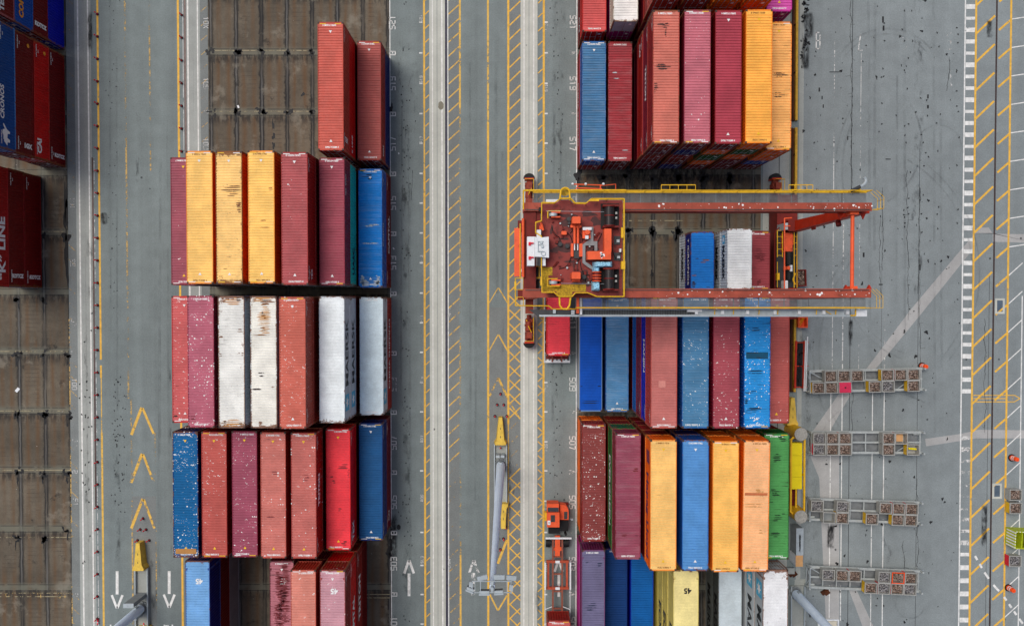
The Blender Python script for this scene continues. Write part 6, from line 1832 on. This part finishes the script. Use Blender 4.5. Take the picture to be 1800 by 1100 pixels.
for (x, y0, y1) in ((.44, -2.9, 2.7), (.62, -2.9, 3.1)):
    b = MB(); b.tube((x, y0, .68), (x + .05, y1, .68), .07, n=10); b.build("pipe", M['white'], e)
b = MB(); b.box(-.40, .28, -2.4, 2.5, .3, .36)
r6 = random.Random(8)
for _ in range(40): p = (r6.uniform(-.35, .2), r6.uniform(-2.3, 2.4), .42); b.cbox(p, (r6.uniform(.06, .2), r6.uniform(.06, .3), .12))
b.build("scrap_tray", M['black'], e)

# ================================================================== twist-lock racks and their bins
BW, BD, BH = 1.30, 1.16, 0.95
def make_bin(c, rz, heap, label, side=None, group="steel bins of twist locks", z=0.0, seed=0, edge='binst', depth=BD, front=None):
    e = empty("twist_lock_bin", (c[0], c[1], z), rz, label, "bin", group)
    k = ('bin', edge, depth, side)
    X, Y, t = BW / 2, depth / 2, .045
    if k not in HM:
        b = MB(); b.box(-X, X, -Y, Y, .08, .12)
        b.box(-X, -X + t, -Y, Y, .12, BH - .05, 1 if side else 0); b.box(X - t, X, -Y, Y, .12, BH - .05)
        for s_ in (-1, 1): b.box(-X + t, X - t, *sorted((s_ * Y, s_ * (Y - t))), .12, BH - .05)
        b.box(-X + .1, X - .1, -Y + .2, Y - .2, 0, .08)
        HM[k] = b.mesh("body", [M['binst'], M[side or 'binst']])
        b = MB()
        for s_ in (-1, 1): b.box(*sorted((s_ * (X + .03), s_ * (X - .06))), -Y - .03, Y + .03, BH - .05, BH); b.box(-X + .06, X - .06, *sorted((s_ * (Y + .03), s_ * (Y - .06))), BH - .05, BH)
        HM[k + ('r',)] = b.mesh("rim", M[edge])
    add("body", HM[k], e); add("rim", HM[k + ('r',)], e)
    if heap:
        o = add("twist_lock_heap", heap_mesh(BW - .16, depth - .16, BH, heap, seed % 4), e, loc=(0, 0, BH - .17)); o["kind"] = "stuff"
    return e
PLACE = ["first", "second", "third", "fourth", "fifth", "sixth", "seventh", "eighth"]
def rack(tl, tr_, bl, rz, rname, upper, lower):
    """flat steel rack; corner pixels at its top edge, then its bins (photo x, kind)"""
    zR = 1.15
    A = at(*tl, zR); B = at(*tr_, zR); Cc = at(*bl, zR)
    cen = Vector(((A.x + B.x) / 2, (A.y + Cc.y) / 2 + (B.y - A.y) / 2, 0))
    L = (B - A).length; W_ = 2.5
    e = empty("bin_rack", cen, rz, "long grey steel rack, %s" % rname, "rack")
    X, Y = L / 2, W_ / 2
    b = MB()
    for y in (Y, -Y): b.box(-X, X, *sorted((y, y - math.copysign(.26, y))), .75, .98)
    fr = b.build("side_beam", M['rack'], e)
    b = MB()
    b.box(-X + .16, X - .16, -.10, .10, .75, .90)
    for k in range(9):
        x = -X + .25 + k * (2 * X - .5) / 8
        b.box(x - .06, x + .06, -Y + .26, -.10, .72, .86); b.box(x - .06, x + .06, .10, Y - .26, .72, .86)
    b.build("cross_beam", M['rack'], e)
    b = MB()
    for x in (-X + .1, X - .1):
        for y in (Y - .1, -Y + .1): b.box(x - .09, x + .09, y - .09, y + .09, 0, 1.5)
    b.build("corner_post", M['rack'], e)
    b = MB()
    x = -X + .1
    for zz in (.3, 1.4): b.bar((x, -Y + .15, zz), (x, Y - .15, zz), .08, .08)
    b.bar((x, -Y + .2, .3), (x, 0, 1.4), .06, .06); b.bar((x, Y - .2, .3), (x, 0, 1.4), .06, .06)
    b.bar((-X + .3, Y - .25, 1.0), (-X + 1.75, .2, .95), .08, .06); b.bar((X * .35, Y - .3, 1.0), (X * .35 + 1.1, .15, .95), .08, .06); b.bar((X * .55, -Y + .3, .95), (X * .55 + 1.2, -.2, .95), .08, .06)
    for xx in (X - .08,):
        for y in (Y - .05, -Y + .05): b.bar((xx, y, .9), (xx + .35, y, .8), .07, .07)
    b.build("end_brace", M['galv'], e)
    for y in (Y - .3, -Y + .3):
        b = MB(); b.box(-X + .3, -X + .9, y - .15, y + .15, 0, .72); b.box(X - .9, X - .3, y - .15, y + .15, 0, .72); b.build("foot", M['rack'], e)
    b = MB(); b.quad((-X + .2, -Y + .2, .25), (X - .2, -Y + .2, .25), (X - .2, Y - .2, .25), (-X + .2, Y - .2, .25)); b.build("deck", M['grate'], e)
    ca, sa = math.cos(rz), math.sin(rz)
    for row, (items, ly, rn) in enumerate(((upper, .60, "upper"), (lower, -.62, "lower"))):
        for i, (px, kind) in enumerate(items):
            w_ = at(px, 0, 1.9)
            lx = (w_.x - cen.x) / ca - (ly * -sa) * 0
            p = (cen.x + lx * ca - ly * sa, cen.y + lx * sa + ly * ca)
            heap = {'b': 'heap_brown', 'g': 'heap_grey', 'o': 'heap_brown', 'y': 'heap_brown', 'e': None, 'l': None, 'w': None, 'r': 'heap_brown'}[kind[0]]
            desc = {'b': "bin of rusty twist locks", 'g': "bin of grey twist locks", 'o': "orange rimmed bin of twist locks", 'y': "yellow sided bin of twist locks", 'e': "grey bin holding a yellow pipe", 'l': "bin under a bright pink red lid", 'w': "bin holding a wooden board", 'r': "grey bin with bent open side"}[kind[0]]
            lab = "%s, %s in the %s row, %s" % (desc, PLACE[i], rn, rname)
            bn = make_bin(p, rz, heap if kind != 'r' else None, lab, 'yellow' if kind[0] in 'ye' else ('red' if len(kind) > 1 else None), z=.98, seed=int(px) + row, edge='drumor' if kind[0] == 'o' else 'binst')
            if kind[0] == 'l':
                b = MB(); b.box(-.62, .62, -.55, .55, BH, BH + .09)
                for k in range(3): b.box(-.6, .6, -.45 + k * .36, -.41 + k * .36, BH + .09, BH + .12)
                b.box(-.58, .58, -.52, -.48, BH + .09, BH + .13)
                ld = b.build("lid", M['pinkred'], bn); b = MB(); b.box(-.08, .08, -.08, .08, BH + .09, BH + .125); b.build("lid_hole", M['black'], ld)
            if kind[0] == 'w': b = MB(); b.box(-.42, .38, -.4, .4, .3, .45); b.build("board", M['tan'], bn)
            if kind[0] == 'e': b = MB(); b.tube((-.45, .12, .75), (.4, .05, .75), .11, n=10); b.build("yellow_pipe", M['lemon'], bn)
            if kind[0] == 'r': b = MB(); b.quad((-.6, -.5, .13), (.6, -.5, .13), (.6, .5, .14), (-.6, .5, .14)); b.build("bin_floor", M['grey'], bn)
    return e
rack((1421, 652), (1626, 646), (1431, 691), .022, "rack nearest crane", [(1466, 'b'), (1489.5, 'b'), (1513, 'b'), (1566.5, 'y'), (1590, 'bx'), (1613, 'b')], [(1444, 'y'), (1467, 'b'), (1490.5, 'l'), (1544, 'y'), (1567.5, 'g'), (1612.7, 'y')])
rack((1424, 758), (1624, 757), (1432, 799), 0.0, "second rack from crane", [(1446.5, 'g'), (1470, 'b'), (1492.6, 'bx'), (1569.5, 'b'), (1592, 'wx')], [(1446.5, 'gx'), (1470, 'b'), (1492.6, 'b'), (1569.5, 'b'), (1613, 'e')])
rack((1421, 874), (1620, 880), (1430, 917), -.033, "third rack from crane", [(1443, 'g'), (1488.6, 'g'), (1565, 'b'), (1588.4, 'bx'), (1611.7, 'bx')], [(1465, 'r'), (1488.6, 'y'), (1541.3, 'y'), (1587.6, 'y'), (1610.9, 'b')])
rack((1421, 992), (1621, 1001), (1429, 1036), -.040, "rack farthest from crane", [(1464, 'g'), (1488.6, 'b'), (1511.5, 'bx'), (1564, 'g'), (1588, 'o'), (1611, 'bx')], [(1540.4, 'y'), (1563.8, 'gx'), (1587.5, 'bx'), (1610.4, 'gx')])
for (px, py, k, sd_, lab) in ((1776, 866, 'heap_brown', None, "loose bin of rusty twist locks at the right edge, above its yellow sided twin"), (1776, 889, 'heap_brown', 'yellow', "yellow sided loose bin of twist locks at the right edge"), (1775, 981, 'heap_grey', 'red', "loose grey bin with red stripe below the lime crate")):
    c = at(px, py); make_bin((c.x, c.y), .0, k, lab, sd_, seed=px + py, group="loose bins at the right edge")
c = at(1784, 941)
e = empty("lime_crate", (c.x, c.y, 0), -.05, "lime green crate with striped edge at the right edge", "crate")
b = MB(); b.box(-1.1, 1.1, -.95, .95, 0, .2); b.box(-1.1, -1.0, -.95, .95, .2, 1.7); b.box(-1.0, 1.1, .85, .95, .2, 1.7); b.box(-1.0, 1.1, -.95, -.85, .2, 1.7); b.box(-.3, -.2, -.85, .85, .2, 1.6)
b.build("walls", M['lime'], e)
b = MB()
for k in range(6): b.box(-1.115, -1.10, -.9 + k * .32, -.76 + k * .32, .25, 1.65); b.box(-1.09, -1.01, -.9 + k * .32, -.76 + k * .32, 1.701, 1.712)
for k in range(6): b.box(-1.0 + k * .34, -.86 + k * .34, .86, .94, 1.701, 1.712)
b.build("hazard_stripe", M['txt_white'], e)
b = MB(); b.box(.05, 1.3, -1.0, .9, 1.72, 1.85); b.build("dark_cover", M['dgrey'], e)

# traffic drums
def drum(px, py, label, base=False):
    c = at(px, py)
    e = empty("traffic_drum", (c.x, c.y, 0), random.uniform(0, 6), label, "traffic drum", "orange traffic drums")
    b = MB(); prof = [(.30, .06), (.29, .25), (.28, .27), (.27, .5), (.26, .52), (.25, .74), (.24, .76), (.22, .98)]
    for (r0, z0), (r1, z1) in zip(prof[:-1], prof[1:]): b.tube((0, 0, z0), (0, 0, z1), r0, r1, n=22, caps=False)
    b.tube((0, 0, .97), (0, 0, .99), .22, n=22); b.box(-.09, .09, -.02, .02, .99, 1.08)
    b.build("body", M['drumor'], e)
    for z0, z1, r in ((.30, .42, .285), (.56, .68, .265)):
        b = MB(); b.tube((0, 0, z0), (0, 0, z1), r, r - .006, n=22, caps=False); b.build("reflective_band", M['txt_white'], e)
    b = MB(); b.tube((0, 0, 0), (0, 0, .09), .40, n=24); b.build("rubber_base", M['black'], e)
drum(1620, 643, "orange traffic drum at the corner of the rack nearest the crane")
drum(1778, 804, "orange traffic drum at the right edge above the loose bins")
drum(1772, 1032, "orange traffic drum at the right edge below the lime crate")

# red lane delineators
k_ = MB(); k_.tube((0, 0, 0), (0, 0, .05), .16, n=14); base_me = k_.mesh("rubber_base", M['black'])
k_ = MB(); k_.tube((0, 0, .05), (0, 0, .62), .085, .07, n=10); k_.tube((0, 0, .62), (0, 0, .68), .07, .03, n=10); post_me = k_.mesh("post", M['red'])
k_ = MB(); k_.tube((0, 0, .40), (0, 0, .48), .086, .085, n=10, caps=False); band_me = k_.mesh("reflective_band", M['txt_white'])
proto = None
def delin(px, py, label, group, lean=None):
    global proto
    c = at(px, py)
    if proto is None:
        proto = empty("delineator_post", (0, 0, 0)); add("post", post_me, proto); add("rubber_base", base_me, proto); add("reflective_band", band_me, proto); o = proto
    else:
        o = copy_tree(proto)
    o.location = (c.x, c.y, 0.005); tag(o, label, "delineator", group)
    o.rotation_euler = (random.uniform(-.06, .06), random.uniform(-.06, .06), 0) if lean is None else lean
for i in range(28): delin(171.5, 25.5 + i * 39.3, "red plastic post on the yellow line of the far left road", "red posts along the far left road")
for i in range(7): delin(319.5, 27 + i * 39.9, "red plastic post on the yellow line beside the empty slots", "red posts beside the empty slots")
for (x, y) in ((251.5, 910.5), (246.5, 930), (257, 930), (242, 949), (262.5, 949)): delin(x, y, "red plastic post ahead of the left light mast's barrier nose", "red posts at the left nose")
for (x, y) in ((880, 692), (874, 711), (885.5, 711), (870, 731), (891, 731)): delin(x, y, "red plastic post ahead of the upper centre barrier nose", "red posts at the upper centre nose")
for (x, y) in ((889.5, 926), (875, 945), (885, 946), (879.5, 965)): delin(x, y, "red plastic post behind the lower centre barrier nose", "red posts at the lower centre nose")
delin(880, 786, "red plastic post on the centre island between nose and mast", "red posts on islands")
delin(253, 1091, "red plastic post lying on the left island below the mast", "red posts on islands", (1.0, .4, 0))
delin(172.5, 1086, "red plastic post knocked over on the far left yellow line", "red posts on islands", (1.2, .2, 0))

# ================================================================== trucks
def chassis(e, y0, y1, m='chassis'):
    b = MB()
    for s_ in (-1, 1): b.box(*sorted((s_ * .42, s_ * .60)), y0, y1, .95, 1.25)
    y = y0 + .8
    while y < y1 - .3: b.box(-.42, .42, y - .07, y + .07, .98, 1.18); y += 1.9
    return b.build("chassis_frame", M[m], e)
def wheels(e, ys, x=1.02):
    for y in ys:
        for s_ in (-1, 1):
            b = MB(); b.tube((s_ * (x - .26), y, .52), (s_ * (x + .26), y, .52), .52, n=22); o = b.build("wheel", M['black'], e)
            b = MB(); b.tube((s_ * (x + .2), y, .52), (s_ * (x + .27), y, .52), .26, n=16); b.build("rim", M['grey'], o)
# orange terminal tractor with its trailer
c = at(979, 930)
e = empty("terminal_tractor", (c.x, c.y, 0), 0, "orange terminal tractor with a one-sided cab on the crane lane", "truck")
TY = c.y
def ty(py, z=0): return gy(py, 980, z) - TY
def txx(px, z=0): return at(px, 920, z).x - c.x
b = MB(); b.box(txx(962, 2.9), txx(983, 2.9), ty(926, 2.9), ty(887, 2.9), 1.0, 2.5); cb = b.build("cab", M['orange'], e)
b = MB(); b.box(txx(961.5, 3), txx(983.5, 3), ty(926.5, 3), ty(901, 3), 2.55, 2.95); b.build("cab_roof", M['orange'], cb)
b = MB(); b.box(txx(968, 3), txx(975.5, 3), ty(917, 3), ty(905, 3), 2.95, 2.98); b.build("roof_hatch", M['dgrey'], cb)
b = MB(); b.box(txx(963, 2.6), txx(982, 2.6), ty(900, 2.6), ty(892, 2.6), 2.5, 2.56); b.build("windscreen", M['glass'], cb)
b = MB(); b.box(txx(962.5, 3), txx(967.5, 3), ty(922, 3), ty(914.5, 3), 2.95, 2.99); b.build("roof_number_plate", M['txt_white'], cb)
b = MB(); b.box(txx(964.4, 3), txx(965.8, 3), ty(919.5, 3), ty(917, 3), 2.99, 3.0); b.build("number_mark", M['txt_black'], cb)
hood = [(txx(984, 1.9), ty(886, 1.9)), (txx(995, 1.9), ty(888, 1.9)), (txx(999.5, 1.9), ty(896, 1.9)), (txx(999.5, 1.9), ty(913, 1.9)), (txx(984, 1.9), ty(913, 1.9))]
b = MB(); b.prism(hood, .8, 1.9); ho = b.build("hood", M['orange'], e)
b = MB(); b.box(txx(991.5, 1.95), txx(997.5, 1.95), ty(912, 1.95), ty(899, 1.95), 1.9, 1.93); b.build("grille", M['dgrey'], ho)
b = MB(); b.box(txx(961, 1), txx(999, 1), ty(887, 1), ty(884, 1), .5, 1.0); b.build("bumper", M['dark_red'], e)
b = MB(); b.box(txx(984.5, 1.5), txx(999, 1.5), ty(933, 1.5), ty(914.5, 1.5), .6, 1.5); b.tube((txx(992), ty(928), 1.4), (txx(992), ty(928), 2.3), .14, n=10); b.box(txx(964, 1), txx(984, 1), ty(937, 1), ty(927, 1), .6, 1.1); b.build("engine_deck", M['black'], e)
b = MB(); b.bar((txx(999.5), ty(903), 1.9), (txx(1004), ty(902), 2.0), .05, .05); b.box(txx(1001), txx(1004.5), ty(903.5), ty(901.5), 1.9, 2.3); b.build("mirror", M['galv'], e)
b = MB(); b.box(txx(957.5, 1.5), txx(961, 1.5), ty(915, 1.5), ty(901, 1.5), .6, 1.5); b.build("step", M['yellow'], e)
b = MB(); b.box(-.28, .28, ty(972), ty(936), .8, 1.1); b.box(-.55, .55, ty(962), ty(956), .8, 1.05); b.build("rear_frame", M['orange'], e)
wheels(e, (ty(950),), 1.0); wheels(e, (ty(896),), .85)
b = MB(); b.box(txx(958), txx(1003), ty(940.5), ty(937.5), 1.2, 1.36); b.build("guard_bar", M['white'], e)
# trailer
e = empty("container_trailer", (c.x, gy(1060), 0), 0, "brown skeletal trailer with white guide rails behind the orange tractor", "trailer")
TY = gy(1060)
chassis(e, -8.5, ty(942))
b = MB()
for q in (980, 1026): b.box(-1.22, 1.22, ty(q + 2), ty(q - 2), .98, 1.27)
for s_ in (-1, 1): b.box(*sorted((s_ * .92, s_ * 1.14)), ty(1026), ty(980), 1.0, 1.24)
b.build("cross_member", simple("trailer_orange", (176, 76, 48), .6, .15, 1.5, 0, .5, (90, 50, 36)), e)
b = MB()
for q in (980, 1026): b.box(-.24, .24, ty(q + 2.2), ty(q - 2.2), 1.271, 1.30)
b.build("pad", M['white'], e)
for s_ in (-1, 1):
    b = MB(); b.box(*sorted((s_ * 1.30, s_ * 1.45)), ty(1026), ty(979), 1.2, 1.7); b.box(*sorted((s_ * 1.34, s_ * 1.40)), -8, ty(1026), 1.2, 1.3)
    b.bar((s_ * 1.37, ty(1062), 1.3), (s_ * .6, ty(1058), 1.2), .06, .06); b.build("guide_rail", M['white'], e)
wheels(e, (-6.5, -5.2))
container((c.x, gy(1064.5) - 6.1, 1.27), 40, HS, 'brown red', True, "brown red container on the trailer behind the orange tractor", "containers on trailers", roof=(196, 96, 92), stain=.1)
# second truck under the crane with a red box
c = at(978, 580)
e = empty("container_trailer", (c.x, gy(560), 0), 0, "trailer carrying the coral red container under the crane", "trailer")
TY = gy(560)
YC2 = -6.05 + 6.1
chassis(e, -6.9 - TY, 7.6 - TY)
for s_ in (-1, 1):
    b = MB(); b.box(*sorted((s_ * 1.36, s_ * 1.42)), -6.9 - TY, 6.2 - TY, 1.25, 1.4); b.build("guide_rail", M['white'], e)
b = MB(); b.box(-1.42, 1.42, -6.98 - TY, -6.75 - TY, .9, 1.2)
for k in range(6): b.box(-1.1 + k * .4, -.9 + k * .4, -6.75 - TY, -6.6 - TY, .9, 1.24)
b.build("rear_bumper", M['white'], e)
b = MB(); b.box(-1.2, 1.2, -6.6 - TY, -6.2 - TY, .9, 1.18); b.build("rear_cross_member", M['dark_red'], e)
wheels(e, (-5.4 - TY, -4.1 - TY, 6.9 - TY))
container((c.x, YC2, 1.27), 40, HS, 'scarlet', True, "coral red container on the trailer under the crane", "containers on trailers", roof=(232, 70, 82), stain=.62)
e = empty("road_tractor", (c.x - .05, 9.3, 0), 0, "white truck cab half hidden below the crane walkway", "truck")
b = MB(); b.box(-1.2, 1.2, -1.0, 1.05, .8, 3.3); b.box(-1.15, 1.15, -.9, .6, 3.3, 3.55); cb = b.build("cab", M['white'], e)
b = MB(); b.box(-1.05, 1.05, 1.05, 1.07, 1.9, 2.9); b.build("windscreen", M['glass'], cb)
b = MB(); b.box(-.5, .5, -2.6, -1.0, .7, 1.0); b.build("rear_frame", M['dgrey'], e)
wheels(e, (-1.9, .4), 1.0)
# loose framed board at the lower right corner and scattered gear
c = at(1455, 1103)
e = empty("framed_panel", (c.x, c.y, 0), 0, "cream panel in a white frame below the last rack", "panel")
b = MB(); 
for (a0, a1, b0, b1) in ((-1.15, 1.15, .9, 1.05), (-1.15, 1.15, -1.05, -.9), (-1.15, -1.0, -.9, .9), (1.0, 1.15, -.9, .9)): b.box(a0, a1, b0, b1, 0, .25)
b.build("frame", M['white'], e); b = MB(); b.box(-.92, .92, -.85, .82, 0, .15); b.build("board", simple("cream_board", (206, 200, 180), .7, .08), e)
for (px, py, lab, m) in ((1449, 1038, "dark scrap plate at the foot of the last rack", 'trench'), (1392, 1006, "rusty scrap beside the white stack's rusty corner", 'trench')):
    c = at(px, py); o = MB().box(-.45, .3, -.2, .2, 0, .3).box(-.2, .4, -.35, .1, .31, .4).build("scrap_plate", M[m], loc=(c.x, c.y, 0.012), rot=(0, 0, .6)); tag(o, lab, "scrap")
